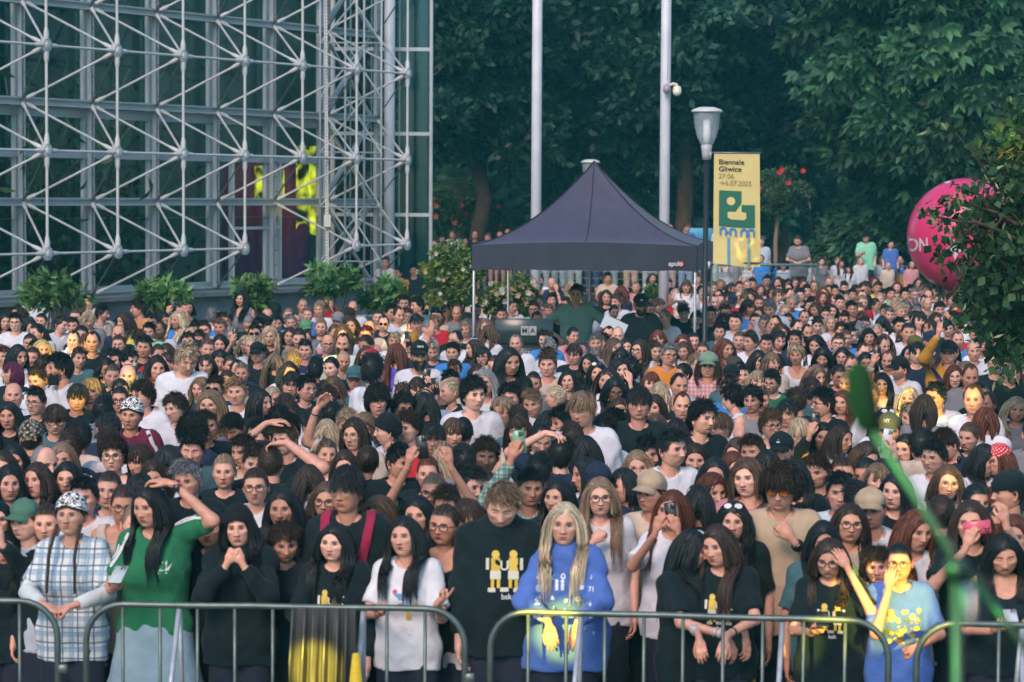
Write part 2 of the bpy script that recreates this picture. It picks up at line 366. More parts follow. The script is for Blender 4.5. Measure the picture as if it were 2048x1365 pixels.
def neck_geo(lod, fem, skin, beard=None):
    n = (28, 20, 12)[lod]; K = 7; G = Geo(); z = np.linspace(-.075, -.235, K); t = np.linspace(0, 1, K)
    rx = (.046 if fem else .055) + .012 * np.clip(t - .75, 0, 1) * 4; ry = rx * 1.0
    cy = .018 + .022 * t; a = np.arange(n) * 2 * np.pi / n
    V = np.stack([rx[:, None] * np.cos(a), cy[:, None] + ry[:, None] * np.sin(a), np.repeat(z[:, None], n, 1)], -1).reshape(-1, 3)
    i = np.arange(K - 1)[:, None] * n; j = np.arange(n)[None]; j2 = (j + 1) % n
    return G.add(V, np.stack([i + j, i + n + j, i + n + j2, i + j2], -1).reshape(-1, 4), np.array(skin) * (.96, .93, .92))
# ------------------------------------------------------------------ hair (head-local, origin between the eyes)
SKC = np.array([0, .007, .012]); SKR = np.array([.0812, .0985, .113])
def hairline(ph, kind):
    p = np.abs(ph); z = np.interp(p, [0, .45, .85, 1.15, 1.5, 1.9, 2.3, 3.15], [.50, .47, .40, .02, -.12, -.42, -.62, -.74])
    if kind == 'Z': z = np.interp(p, [0, .3, .6, .9, 1.2, 1.5, 1.9, 2.3, 3.15], [.66, .74, .84, .5, .12, -.08, -.4, -.6, -.72])
    if kind == 'K': z = np.interp(p, [0, 1.1, 1.4, 1.9, 2.3, 3.15], [.99, .99, .12, .05, .1, .1])
    return z
def skull(d, off): return SKC + d * (SKR + np.asarray(off)[..., None] if np.ndim(off) else SKR + off)
def push(p, off):
    q = (p - SKC) / (SKR + off); n = np.linalg.norm(q, axis=-1, keepdims=True)
    return np.where(n < 1, SKC + q / np.maximum(n, 1e-6) * (SKR + off), p)
def hair_geo(kind, seed, lod=0):
    rg = np.random.RandomState(seed); G = Geo()
    thick = dict(S=.008, F=.009, C=.013, A=.020, L=.004, W=.007, G=.005, M=.007, B=.007, P=.003, Z=.003, K=.002).get(kind, .01)
    # cap under the strands
    nu, nt = 56, 12; ph = np.linspace(-np.pi, np.pi, nu, endpoint=False); t = np.linspace(0, 1, nt) ** .8
    Ph, T = np.meshgrid(ph, t); lo = hairline(Ph, kind) + .05 * np.sin(Ph * 9 + seed) * (kind not in 'PKZ') + (.02 if kind != 'K' else 0)
    zd = lo + (.9995 - lo) * T; rr = np.sqrt(np.clip(1 - zd ** 2, 0, 1)); d = np.stack([rr * np.sin(Ph), -rr * np.cos(Ph), zd], -1)
    bulk = thick * np.clip(T * 4 + .15, 0, 1) * (1 + .3 * np.sin(Ph * 7 + seed) * np.sin(zd * 9))
    if kind in 'SF': bulk *= np.interp(np.abs(Ph), [0, 1, 1.6, 3.14], [1.25, 1.1, .45, .5])+ .5 * np.clip(zd - .5, 0, 1)
    V = (SKC + d * (SKR + bulk[..., None])).reshape(-1, 3)
    i = np.arange(nt - 1)[:, None] * nu; j = np.arange(nu)[None]; j2 = (j + 1) % nu
    cc = np.repeat((.62 + .25 * rg.rand(nu))[None], nt, 0).reshape(-1, 1) * np.ones(3)
    G.add(V, np.stack([i + j, i + j2, i + nu + j2, i + nu + j], -1).reshape(-1, 4), cc)
    if kind == 'K': return G
    N = dict(S=520, F=560, C=560, A=700, L=420, W=430, G=460, M=460, B=460, P=330, Z=420)[kind]
    nf, wf = ((1.7, .64), (1.0, .95), (.36, 1.6))[lod]; N = int(N * nf)
    K = dict(S=6, F=7, C=9, A=11, L=13, W=15, G=13, M=10, B=9, P=9, Z=3)[kind]
    if lod == 2: K = max(3, int(K * .75))
    ph = rg.uniform(-np.pi, np.pi, N * 2); zd = rg.uniform(-.75, 1, N * 2); ok = zd > hairline(ph, kind) + .01
    if kind in 'LWGMBP':                                             # favour crown and rim for curtains
        ok &= (zd > -.2) | (rg.rand(N * 2) < .5)
    ph, zd = ph[ok][:N], zd[ok][:N]; N = len(ph); rr = np.sqrt(1 - zd ** 2)
    d = np.stack([rr * np.sin(ph), -rr * np.cos(ph), zd], -1); off0 = thick * (.35 + .6 * rg.rand(N))
    p = SKC + d * (SKR + off0[:, None]); front = np.abs(ph) < 1.25; top = zd > .45
    L = np.ones(N) * .05; rnd = rg.rand(N); nrm = d / SKR; nrm /= np.linalg.norm(nrm, axis=1)[:, None]
    crown = np.array([0, .045, .12]); rad = p - crown; rad -= nrm * (rad * nrm).sum(1)[:, None]; rad /= np.linalg.norm(rad, axis=1)[:, None] + 1e-6
    sgn = np.where(p[:, 0] + .012 * (seed % 3 - 1) > 0, 1., -1.)
    dn = np.array([0, 0, -1.]); wob = rg.randn(N, 3)
    if kind == 'S':
        L = np.where(top, .045 + .025 * rnd, .022); side = .35 * (1 if seed % 2 else -1)
        dr = np.where(top[:, None], nrm * .5 + np.array([side * 1.4, -.75, .12]) + .20 * wob, rad * .9 + .15 * nrm + .1 * wob); grav = .14
    elif kind == 'F':
        L = np.where(top, .075 + .03 * rnd, .03 + .02 * rnd); dr = rad * .9 + np.array([.35 * (1 if seed % 2 else -1), -.2, 0]) + .35 * nrm * top[:, None] + .2 * wob; grav = .24
    elif kind in 'CA':
        L = np.where(top, 1, .6) * (.048 if kind == 'C' else .095) * (.7 + .5 * rnd); dr = .75 * nrm + .7 * rad + .5 * wob; grav = .12 if kind == 'C' else .25
    elif kind in 'LWGMB':
        base = dict(L=.43, W=.42, G=.42, M=.24, B=.19)[kind]
        L = base * (.86 + .22 * rnd); lat = np.stack([sgn * .9, .25 + .4 * (p[:, 1] > 0), -.1 * np.ones(N)], -1)
        dr = lat + .12 * wob * (kind in 'WM'); grav = .45
        if kind in 'GB' or (kind == 'M' and seed % 2):
            bang = front & (zd > .46) & (zd < .86) & (np.abs(ph) < .8); dr[bang] = (rad + .25 * nrm)[bang] ; L[bang] = .075 * (.8 + .3 * rnd[bang])
        else: bang = np.zeros(N, bool)
    elif kind == 'P':
        L = .24 * np.ones(N); dr = np.tile([0, 1., -.15], (N, 1)); grav = .1
    elif kind == 'Z': L = .008 + .006 * rnd; dr = nrm + rad * .8 + .3 * wob; grav = 0
    dr /= np.linalg.norm(dr, axis=1)[:, None]
    st = (L / (K - 1))[:, None]; pts = [p.copy()]; q = p.copy(); lay = thick * (.3 + 1.0 * rg.rand(N)); phs = rg.rand(N) * 6.28
    rg2 = rg.rand(N); helix = dict(C=.007, A=.011, W=.011, M=.005).get(kind, 0)
    for k in range(1, K):
        if kind == 'P':
            knot = np.array([0, .118, .045]); v = knot - q; dist = np.linalg.norm(v, axis=1)[:, None]
            at = dist < .03; dr = np.where(at, dn * .9 + .1 * np.array([0, .6, 0]) + .08 * wob, v / (dist + 1e-6)); q = q + dr * np.where(at, .03, np.minimum(dist, .03))
        else:
            g_ = grav
            dr = dr * (1 - g_) + dn * g_; dr /= np.linalg.norm(dr, axis=1)[:, None]; q = q + dr * st
        q = push(q, lay[:, None])
        if kind in 'LWGM':
            fr = (q[:, 1] < -.045) & (np.abs(q[:, 0]) < .060) & (q[:, 2] < .06) & ~bang
            q[fr, 0] += (np.sign(q[fr, 0] + 1e-6) * .060 - q[fr, 0]) * .6
            fr2 = ~bang & (q[:, 2] < .03) & (q[:, 2] > -.12) & (q[:, 1] < .02); q[fr2, 1] = np.maximum(q[fr2, 1], -.055 - .012 * rnd[fr2])
            lo_ = np.clip((-.11 - q[:, 2]) / .08, 0, 1); isf = p[:, 1] < .03
            ty = np.where(isf, -.148 - .016 * rnd + .5 * np.clip(rg2 - .6, 0, .4) * .2, np.maximum(q[:, 1], .135)); tx = np.where(isf, np.sign(q[:, 0]) * (.045 + (.085 if kind != 'M' else .05) * rg2), q[:, 0])
            q[:, 1] += (ty - q[:, 1]) * lo_ * .55; q[:, 0] += (tx - q[:, 0]) * lo_ * .5
        if kind == 'B': q[:, 0] *= 1 - .05 * (q[:, 2] < -.06)
        o = q
        if helix:
            a = phs + k * (2.1 if kind in 'CA' else .9); e = helix * min(1, k / 2)
            o = q + np.stack([np.cos(a) * e, np.sin(a * 1.1) * e, np.sin(a) * e * .8 * (kind in 'CA')], -1)
        if kind in 'LGMBW': o = o + np.stack([np.sin(phs + k * .8), np.cos(phs * 2 + k * .7), 0 * phs], -1) * .0028 * (k / K)
        pts.append(o.copy())
    P = np.stack(pts, 1)                                             # N,K,3
    T = np.gradient(P, axis=1); T /= np.linalg.norm(T, axis=2)[..., None] + 1e-9
    nr = P - SKC; nr -= T * (nr * T).sum(2)[..., None]; nr /= np.linalg.norm(nr, axis=2)[..., None] + 1e-9; bn = np.cross(T, nr)
    wd = dict(S=.0042, F=.0046, C=.0050, A=.0052, L=.0075, W=.0075, G=.0075, M=.0065, B=.0065, P=.0062, Z=.003)[kind] * wf * (.7 + .6 * rg.rand(N))
    tp = np.interp(np.linspace(0, 1, K), [0, .2, .7, 1], [.7, 1, .85, .12])
    W = (wd[:, None] * tp[None])[..., None]
    A, B_, C_ = P + bn * W, P + nr * W * .45, P - bn * W
    V = np.stack([A, B_, C_], 2).reshape(-1, 3)                      # N,K,3
    n = np.arange(N)[:, None, None] * K * 3; k = np.arange(K - 1)[None, :, None] * 3; j = np.array([[[0, 1], [1, 2], [2, 0]]])
    a, b = j[..., 0], j[..., 1]; n_ = n + k
    F = np.stack([n_ + a, n_ + b, n_ + 3 + b, n_ + 3 + a], -1).reshape(-1, 4)
    br = (.5 + 1.1 * rg.rand(N) ** 1.6)[:, None, None] * np.ones((1, K, 3)); 
    br = br * np.linspace(.92, 1.12, K)[None, :, None]
    C = br.repeat(3, 1).reshape(-1, 3) * np.array([1, .98, .96])
    return G.add(V, F, C)
_hm = {}
def hair_mesh(kind, seed, lod):
    k = (kind, seed, lod)
    if k not in _hm: _hm[k] = (tomesh('hair', hair_geo(kind, seed, lod), MT['hair']), )
    return _hm[k][0]
# ------------------------------------------------------------------ arms, hands, bodies
# presets for the arm at +x: elbow, wrist, finger direction, palm normal, hand shape
ARM = {'D': ((.212, .04, 1.13), (.215, -.06, .89), (0, -.1, -1), (-1, 0, 0), 'relax'),
       'F': ((.24, -.10, 1.17), (.10, -.33, 1.14), (-.9, -.25, -.3), (0, .3, -1), 'fist'),
       'H': ((.22, -.16, 1.19), (.085, -.40, 1.13), (-.25, -.35, -.9), (0, .9, -.3), 'relax'),
       'P': ((.23, -.20, 1.27), (.075, -.37, 1.49), (-.25, -.1, .9), (-.55, .8, 0), 'grip'),
       'U': ((.27, -.20, 1.56), (.14, -.32, 1.80), (-.2, -.1, .95), (-.55, .8, 0), 'grip'),
       'u': ((.27, -.17, 1.42), (.15, -.34, 1.62), (-.2, -.1, .95), (-.55, .8, 0), 'grip'),
       'W': ((.36, -.08, 1.55), (.27, -.18, 1.80), (-.6, -.1, .7), (0, -.7, -.6), 'relax'),
       'T': ((.37, -.10, 1.54), (.15, -.09, 1.73), (-.9, .1, .2), (0, .2, -1), 'relax'),
       'B': ((.43, .02, 1.60), (.13, .02, 1.76), (-.95, .1, -.1), (0, 0, -1), 'relax'),
       'C': ((.17, -.30, 1.20), (.09, -.185, 1.44), (-.1, .2, .95), (-.3, .9, 0), 'relax'),
       'K': ((.45, .03, 1.17), (.23, -.06, 1.05), (-.5, -.5, -.6), (-.3, .8, 0), 'fist'),
       'X': ((.215, -.12, 1.16), (.07, -.24, 1.33), (-.6, 0, .75), (-.3, .9, 0), 'fist'),
       'G': ((.235, -.12, 1.14), (.24, -.36, 1.26), (.6, -.3, .65), (-.5, -.6, .5), 'point'),
       'O': ((.22, -.10, 1.15), (.12, -.34, 1.18), (-.2, -.7, .35), (-.5, .2, .8), 'grip'),
       'V': ((.25, -.20, 1.27), (.105, -.17, 1.53), (-.45, .15, .85), (-.3, .9, 0), 'relax'),
       'Q': ((.20, -.22, 1.22), (.055, -.25, 1.40), (-.4, -.1, .8), (-.3, .9, 0), 'fist')}
def nv_(v): v = np.array(v, float); return v / np.linalg.norm(v)
_hand = {}
def hand_geo(shape):
    """right-handed frame: y = fingers, z = back of the hand, x = thumb side; wrist at the origin"""
    if shape in _hand: return _hand[shape]
    curl = dict(relax=(18, 28, 22), grip=(35, 55, 35), fist=(70, 85, 55), point=(70, 80, 50), open=(4, 8, 6))[shape]
    parts = []; X = [.030, .011, -.009, -.028]; Ls = [(.040, .026, .021), (.045, .029, .022), (.042, .027, .021), (.033, .021, .018)]
    for i in range(4):
        c = curl if not (shape == 'point' and i == 0) else (4, 6, 4)
        p = np.array([X[i], .086 - .004 * abs(i - 1), 0.]); ang = 0; sp = (X[i]) * (1.6 if shape in ('relax', 'open') else .3); ch = [p]
        for k in range(3):
            ang += R(c[k] * (1 + .12 * i)); dvec = np.array([sp * 2 * np.cos(ang), np.cos(ang), -np.sin(ang)]); dvec /= np.linalg.norm(dvec)
            p = p + dvec * Ls[i][k]; ch.append(p)
        parts.append((ch, (.0098, .0085, .0078, .0066) if i < 3 else (.0085, .0073, .0067, .0058)))
    th = [np.array([.026, .028, -.006]), np.array([.046, .055, -.016]), np.array([.052, .082, -.026 - .0 * len(shape)]), np.array([.050 if shape != 'open' else .062, .104, -.034])]
    if shape in ('fist', 'grip', 'point'): th[2] = np.array([.044, .078, -.036]); th[3] = np.array([.026, .092, -.046])
    parts.append((th, (.0150, .0115, .0098, .0082)))
    def fn(P):
        d = seg(P * [1, 1, 1.7], (.016, .03, 0), (.020, .080, 0), .026, .021); d = smin(d, seg(P * [1, 1, 1.7], (-.012, .03, 0), (-.020, .078, 0), .025, .020), .02)
        d = smin(d, seg(P, (0, -.03, 0), (0, .03, 0), .024, .024), .02)
        for ch, rr in parts:
            e = None
            for k in range(3):
                s_ = seg(P, ch[k], ch[k + 1], rr[k], rr[k + 1]); e = s_ if e is None else smin(e, s_, .003)
            d = smin(d, e, .006)
        return d
    V, F = snet(fn, (-.06, -.055, -.115), (.085, .215, .035), .0048)
    k = V[:, 1] < -.045
    _hand[shape] = (V, F); return _hand[shape]
def hand_matrix(wr, fd, pn, side):
    y = nv_(fd); z = -nv_(pn); z = nv_(z - y * (z @ y)); x = np.cross(y, z)
    # thumb side: mirrored hand for the +x arm
    return np.array(wr), x, y, z
def joints(arms, fem):
    sw = .142 if fem else .168; J = {}
    for s, code in ((-1, arms[0]), (1, arms[1])):
        el, wr, fd, pn, sh = ARM[code]; m = np.array([s, 1, 1])
        J[s] = (np.array([s * sw, .02, 1.395]), np.array(el) * m, np.array(wr) * m, np.array(fd) * m, np.array(pn) * m, sh)
        up = max(0, J[s][1][2] - 1.35); J[s][0][2] += min(.05, up * .25)
    return J
def torso(P, w, fem, e=0.):
    Q = P.copy(); Q[:, 1] *= 1.25; cw = (.066 if fem else .084) * w; sw = (.088 if fem else .112) * w
    d = seg(Q, (-sw, .02, 1.31), (sw, .02, 1.31), .098 + e, .098 + e)
    d = smin(d, seg(Q, (-cw, .01, 1.20), (cw, .01, 1.20), .105 * w + e, .105 * w + e), .05)
    ww_ = (.045 if fem else .06) * w; d = smin(d, seg(Q, (-ww_, 0, 1.06), (ww_, 0, 1.06), .10 * w + e, .10 * w + e), .07)
    d = smin(d, seg(Q, (-.075 * w, .02, .93), (.075 * w, .02, .93), .115 * w + e, .115 * w + e), .07)
    if fem:
        for s in (-1, 1): d = smin(d, seg(P, (s * .07, -.065 * w, 1.25), (s * .07, -.07 * w, 1.235), .056 + e, .056 + e), .08)
    tr = .045
    d = smin(d, seg(P, (0, .03, 1.43), (-.15, .02, 1.405), tr + e, .045 + e), .05); d = smin(d, seg(P, (0, .03, 1.43), (.15, .02, 1.405), tr + e, .045 + e), .05)
    return d
_bc = {}
def body_geo(arms, w, fem, lod):
    k = (arms, w, fem, lod)
    if k in _bc: return _bc[k]
    J = joints(arms, fem); ar = .9 if fem else 1.0; ar *= (1 + (w - 1) * .6)
    def fn(P):
        d = torso(P, w * .97, fem, -.004)
        for s in (-1, 1):
            sh, el, wr = J[s][:3]
            a = smin(seg(P, sh, el, .048 * ar, .039 * ar), seg(P, el, wr, .040 * ar, .026 * ar), .02)
            d = smin(d, a, .035)
            hip = (s * .085, .02, .92); kn = (s * .095, -.01, .50); an = (s * .095, .03, .10)
            d = smin(d, smin(seg(P, hip, kn, .082, .056), seg(P, kn, an, .055, .038), .03), .04)
            d = smin(d, seg(P, (s * .095, .04, .05), (s * .10, -.14, .035), .040, .032), .03)
        return d
    h = (.016, .020, .027)[lod]; lo = [-.62, -.48, -.02]; hi = [.62, .24, 1.98 if max(J[-1][2][2], J[1][2][2]) > 1.6 else 1.62]
    mx = max(abs(J[s][i][0]) for s in (-1, 1) for i in (1, 2)) + .09; lo[0], hi[0] = -mx, mx
    V, F = snet(fn, lo, hi, h); _bc[k] = (V, F, J); return _bc[k]
_gc = {}
def garment(kind, arms, w, fem, lod, seed=0):
    """kind: t tee, l long sleeves, v tank, h hoodie, o open flat for children"""
    k = (kind, arms, w, fem, lod, seed)
    if k in _gc: return _gc[k]
    J = joints(arms, fem); e = .016 if kind in 'tspv' else .026
    hem = {'t': .80, 's': .76, 'p': .82, 'v': .86, 'l': .80, 'h': .78}[kind]
    def fn(P):
        ww = w * (1 if kind == 'v' else 1.03)
        d = torso(P, ww, fem, e)
        hx = (.062 if fem else .078) * w
        for s in (-1, 1): d = smin(d, seg(P * [1, 1.3, 1], (s * hx, .02, 1.12), (s * hx * 1.12, .02, .78), .098 * w + e * .6, .118 * w + e), .05)
        for s in (-1, 1):
            sh, el, wr = J[s][:3]; u = el - sh
            if kind in 'tps': a = seg(P, sh, sh + u * .82, .056, .062 + (w - 1) * .04); cut = (P - (sh + u * .80)) @ nv_(u); a = np.maximum(a, cut); kk = .02
            elif kind in 'lh':
                a = smin(seg(P, sh, el, .062, .056 + (w - 1) * .05), seg(P, el, wr, .055, .040), .03); f = wr - el; cut = np.minimum((P - (wr - nv_(f) * .01)) @ nv_(f), .12 - np.linalg.norm(P - wr, axis=1)); a = np.maximum(a, cut); kk = .035
            else: continue
            d = smin(d, a, kk)
        if kind == 'h':
            d = smin(d, np.abs(seg(P, (-.05, .085, 1.44), (.05, .085, 1.44), .062, .062)) - .012, .03); d = smin(d, seg(P, (0, .03, 1.43), (0, .035, 1.475), .085, .078), .03)
        d = d - .011 * crease(P, seed + 1.3) + .0035 * fold(P, seed + 1.3) * (1.5 if kind in 'lh' else 1) - .006 * np.clip(np.sin(P[:, 0] * 31 + 4 * np.sin(P[:, 2] * 6 + seed)), 0, 1) * np.clip(1.28 - P[:, 2], 0, .3) / .3
        nk = .074 if kind in 'tsplh' else .098
        d = np.maximum(d, hem + .006 * np.sin(P[:, 0] * 20) - P[:, 2])
        if kind in 'tpl': d = np.maximum(d, -(np.linalg.norm((P - [0, .0, 1.475]) * [1, .9, 1.05], axis=1) - nk))
        if kind == 'v': d = np.maximum(d, -(np.linalg.norm((P - [0, -.04, 1.46]) * [1, .7, .7], axis=1) - .100)); d = np.maximum(d, np.abs(P[:, 0]) - .155 - .25 * np.clip(1.33 - P[:, 2], 0, .4))
        if kind == 's': d = np.maximum(d, -(seg(P, (0, -.14, 1.40), (0, -.02, 1.48), .004, .068)))
        return d
    h = (.0125, .0165, .024)[lod]; z1 = max(1.56, J[-1][1][2] + .12, J[1][1][2] + .12, *( [J[-1][2][2] + .1, J[1][2][2] + .1] if kind in 'lh' else [0]))
    mx = max(abs(J[s][i][0]) for s in (-1, 1) for i in (1, 2)) + .12
    V, F = snet(fn, (-mx, -.48 if kind in 'lh' else -.36, hem - .04), (mx, .26, z1), h)
    _gc[k] = Geo().add(V, F); return _gc[k]
_tr = {}
def trousers_geo(w, lod, skirt=False):
    k = (w, lod, skirt)
    if k in _tr: return _tr[k]
    def fn(P):
        d = seg(P * [1, 1.25, 1], (-.07 * w, .02, .92), (.07 * w, .02, .92), .125 * w, .125 * w)
        for s in (-1, 1):
            if skirt: d = smin(d, seg(P * [1, 1.2, 1], (s * .07, .02, .88), (s * .12, .02, .40), .14, .20), .06)
            else: d = smin(d, smin(seg(P, (s * .085, .02, .90), (s * .1, 0, .5), .103 * w, .085), seg(P, (s * .1, 0, .5), (s * .1, .03, .12), .085, .075), .03), .04)
        if skirt: d = d + .007 * np.sin(P[:, 0] * 60 + P[:, 2] * 6) * np.clip(1 - P[:, 2], 0, 1)
        d = d + .003 * fold(P, 5.)
        return np.maximum(np.maximum(d, P[:, 2] - 1.0), .11 - P[:, 2] if not skirt else .42 - P[:, 2])
    V, F = snet(fn, (-.33, -.26, .06), (.33, .28, 1.04), (.016, .02, .03)[lod]); _tr[k] = Geo().add(V, F); return _tr[k]
# ------------------------------------------------------------------ wearables, head-local
def ring(c, rx, rz, r, n=20, col=(1, 1, 1), g=None, bend=0):
    g = g or Geo(); a = np.linspace(0, 2 * np.pi, n + 1); p = np.stack([c[0] + rx * np.cos(a), c[1] + 0 * a + bend * np.cos(a), c[2] + rz * np.sin(a)], -1)
    return tube(p, r, 6, col, g, caps=False)
def glasses_geo(kind, fcol, lcol=(.02, .02, .025)):
    g = Geo(); r = .0022 if kind != 'thin' else .0011; y = -.098
    for s in (-1, 1):
        ring((s * .033, y + .004, .0), .026, .021 if kind != 'sun' else .019, r, 18, fcol, g, bend=s * .005)
        if kind == 'sun':
            a = np.arange(16) * 2 * np.pi / 16; V = np.stack([s * .033 + .026 * np.cos(a), y + .004 + s * .005 * np.cos(a), .019 * np.sin(a)], -1)
            V2 = V + [0, .002, 0]; F = [tuple(range(15, -1, -1)) if s else 0]; g.add(np.concatenate([V, V2]), [tuple(range(16)), tuple(range(31, 15, -1))], lcol)
        tube([(s * .059, y + .010, .006), (s * .077, -.05, .006), (s * .083, .005, .004), (s * .081, .025, -.012)], r, 5, fcol, g)
    tube([(-.008, y - .001, .006), (0, y - .004, .009), (.008, y - .001, .006)], r, 5, fcol, g)
    return g
_ac = {}
def cached(key, fn, mats):
    if key not in _ac: _ac[key] = tomesh(key[0] if isinstance(key, tuple) else key, fn(), mats)
    return _ac[key]
def cap_geo():
    g = Geo(); nu, nt = 40, 10; ph = np.linspace(-np.pi, np.pi, nu, endpoint=False); t = np.linspace(0, 1, nt); Ph, T = np.meshgrid(ph, t)
    lo = np.interp(np.abs(Ph), [0, 1.5, 3.15], [.36, .18, -.05]); zd = lo + (.9999 - lo) * T; rr = np.sqrt(1 - zd ** 2)
    seam = .002 * np.cos(Ph * 6); hgt = np.where(np.cos(Ph) > 0, .020, .012) * np.clip(T * 3, 0, 1) + .008
    V = SKC + np.stack([rr * np.sin(Ph), -rr * np.cos(Ph), zd], -1) * (SKR + (hgt + seam)[..., None])
    i = np.arange(nt - 1)[:, None] * nu; j = np.arange(nu)[None]; j2 = (j + 1) % nu
    g.add(V.reshape(-1, 3), np.stack([i + j, i + j2, i + nu + j2, i + nu + j], -1).reshape(-1, 4), (1, 1, 1))
    a = np.linspace(-1.15, 1.15, 17); s = np.linspace(0, 1, 5); A, S = np.meshgrid(a, s); r0 = .088; 
    x = np.sin(A) * (r0 * .93 + .0 * S); y = -.012 - np.cos(A) * (r0 + S * .078 * np.cos(A * .78)); z = .046 - .022 * S + .018 * np.cos(A * 1.3) - .018 - .012 * (A ** 2) * (.4 + S * .4)
    for dz, fl in ((.0, 0), (-.005, 1)):
        i = np.arange(4)[:, None] * 17; j = np.arange(16)[None]; q = np.stack([i + j, i + j + 1, i + 18 + j, i + 17 + j], -1).reshape(-1, 4)
        g.add(np.stack([x, y, z + .012 + dz], -1).reshape(-1, 3), q[:, ::-1] if fl else q, (.9, .9, .9) if not fl else (.55, .55, .55))
    g.add(SKC + np.array([0, 0, SKR[2] + .021]) + .006 * np.array([(1, 0, 0), (-1, 0, 0), (0, 1, 0), (0, -1, 0), (0, 0, .7)]), [(0, 2, 4), (2, 1, 4), (1, 3, 4), (3, 0, 4)], (.9, .9, .9))
    return g
def dome_geo(lo_f, lo_s, lo_b, thick, rib=0, col2=None, n=(64, 22)):
    g = Geo(); nu, nt = n; ph = np.linspace(-np.pi, np.pi, nu, endpoint=False); t = np.linspace(0, 1, nt); Ph, T = np.meshgrid(ph, t)
    lo = np.interp(np.abs(Ph), [0, 1.5, 3.15], [lo_f, lo_s, lo_b]); zd = lo + (.9999 - lo) * T; rr = np.sqrt(1 - zd ** 2)
    th = thick * np.clip(.6 + T * 2, 0, 1.3) + rib * np.sin(Ph * 40) + .004 * (T < .22)
    V = SKC + np.stack([rr * np.sin(Ph), -rr * np.cos(Ph), zd], -1) * (SKR + th[..., None]); C = np.ones((*Ph.shape, 3))
    if col2 == 'check':
        cell = (np.floor((Ph + .3) / .55) + np.floor(T * 3.2)) % 2; dd = np.sin(Ph * 19) * np.sin(T * 40) > .1
        C = np.where((cell > 0)[..., None], .85, .02) * np.ones(3); C = np.where(dd[..., None] & (T < .8)[..., None], 0.87 - C, C); C[T < .1] = .015
    if col2 == 'camo': C = np.where((np.sin(Ph * 7 + 2 * np.sin(T * 9)) * np.sin(T * 13 + Ph * 3) > .1)[..., None], (.16, .15, .10), (.02, .02, .02)); C = np.where((np.sin(Ph * 11 + 4) * np.sin(T * 19) > .55)[..., None], (.35, .33, .27), C)
    if col2 == 'paisley': C = np.where((np.sin(Ph * 16) * np.sin(T * 24) > .6)[..., None], (.8, .8, .8), (.55, .02, .03))
    i = np.arange(nt - 1)[:, None] * nu; j = np.arange(nu)[None]; j2 = (j + 1) % nu
    return g.add(V.reshape(-1, 3), np.stack([i + j, i + j2, i + nu + j2, i + nu + j], -1).reshape(-1, 4), C.reshape(-1, 3))
def beard_geo(full=1):
    g = Geo(); a, t = np.meshgrid(np.linspace(-1.5, 1.5, 26), np.linspace(0, 1, 9)); z = -.045 - .078 * t + .03 * np.abs(a / 1.5) * (1 - t); s = np.clip((-z) / .118, 0, 1.1)
    rx = .068 * (1 - .30 * s ** 1.7) + .006; x = rx * np.sin(a); y = -(.086 + .004 * t) * np.cos(a * .93) - .006; rr = np.random.RandomState(3).randn(*a.shape)
    keep = ~((np.abs(a) < .3) & (t < .42)); V = np.stack([x + .0015 * rr, y + .0015 * rr, z - .010 * t * np.cos(a)], -1)
    i, j = np.meshgrid(np.arange(8), np.arange(25), indexing='ij'); q = np.stack([i * 26 + j, i * 26 + 26 + j, i * 26 + 27 + j, i * 26 + j + 1], -1)[keep[:-1, :-1]]
    g.add(V.reshape(-1, 3), q.reshape(-1, 4), (.9 + .15 * rr.reshape(-1, 1)) * np.ones(3)); return g
def headphones_geo():
    g = Geo(); a = np.linspace(-1.5, 1.5, 17); tube(np.stack([.094 * np.sin(a), 0 * a + .01, .012 + .135 * np.cos(a)], -1), .008, 6, (1, 1, 1), g)
    for s in (-1, 1): g.join(lathe([(0, -.014), (.028, -.014), (.036, -.006), (.036, .008), (.026, .016), (0, .016)], 16), Matrix.Translation((s * .088, .01, -.005)) @ Matrix.Rotation(R(90), 4, 'Y'))
    return g
def phone_geo(col, back=True):
    g = Geo(); box((0, 0, 0), (.074, .009, .152), g, col, bev=.004)
    if back:
        box((.016, -.0055, .052), (.032, .003, .034), g, np.array(col) * .6 + .02, bev=.001)
        for dx, dz in ((-.007, .008), (-.007, -.008), (.008, 0)): g.join(lathe([(0, .0), (.0055, 0), (.0062, .0015), (0, .002)], 10, (.02, .02, .03)), Matrix.Translation((.016 + dx, -.0072, .052 + dz)) @ Matrix.Rotation(R(90), 4, 'X'))
    return g
# ------------------------------------------------------------------ person builder
HC = dict(k=(.008, .013, .016), d=(.035, .022, .016), b=(.085, .052, .034), l=(.20, .135, .085), y=(.42, .33, .22), g=(.20, .20, .21), w=(.5, .5, .5), r=(.12, .035, .02), m=(.10, .008, .05), p=(.62, .52, .36))
TC = dict(w=(.60, .60, .64), k=(.008, .017, .021), n=(.018, .028, .06), g=(.02, .14, .065), r=(.42, .02, .03), b=(.05, .22, .55), y=(.62, .50, .10), o=(.62, .22, .04), c=(.55, .45, .36),
          e=(.20, .20, .22), m=(.22, .55, .36), p=(.55, .24, .27), u=(.12, .08, .38), t=(.05, .12, .14), f=(.07, .17, .12), x=(.13, .02, .045), h=(.42, .48, .55), a=(.50, .25, .10), j=(.08, .16, .46), s=(.40, .20, .03), i=(.42, .32, .22))
SKN = [(.62, .325, .235), (.56, .28, .195), (.68, .38, .285), (.50, .245, .165), (.62, .31, .235), (.56, .30, .215)]
SKD = [(.26, .14, .09), (.20, .11, .07)]
def rot(m): return np.array(m)
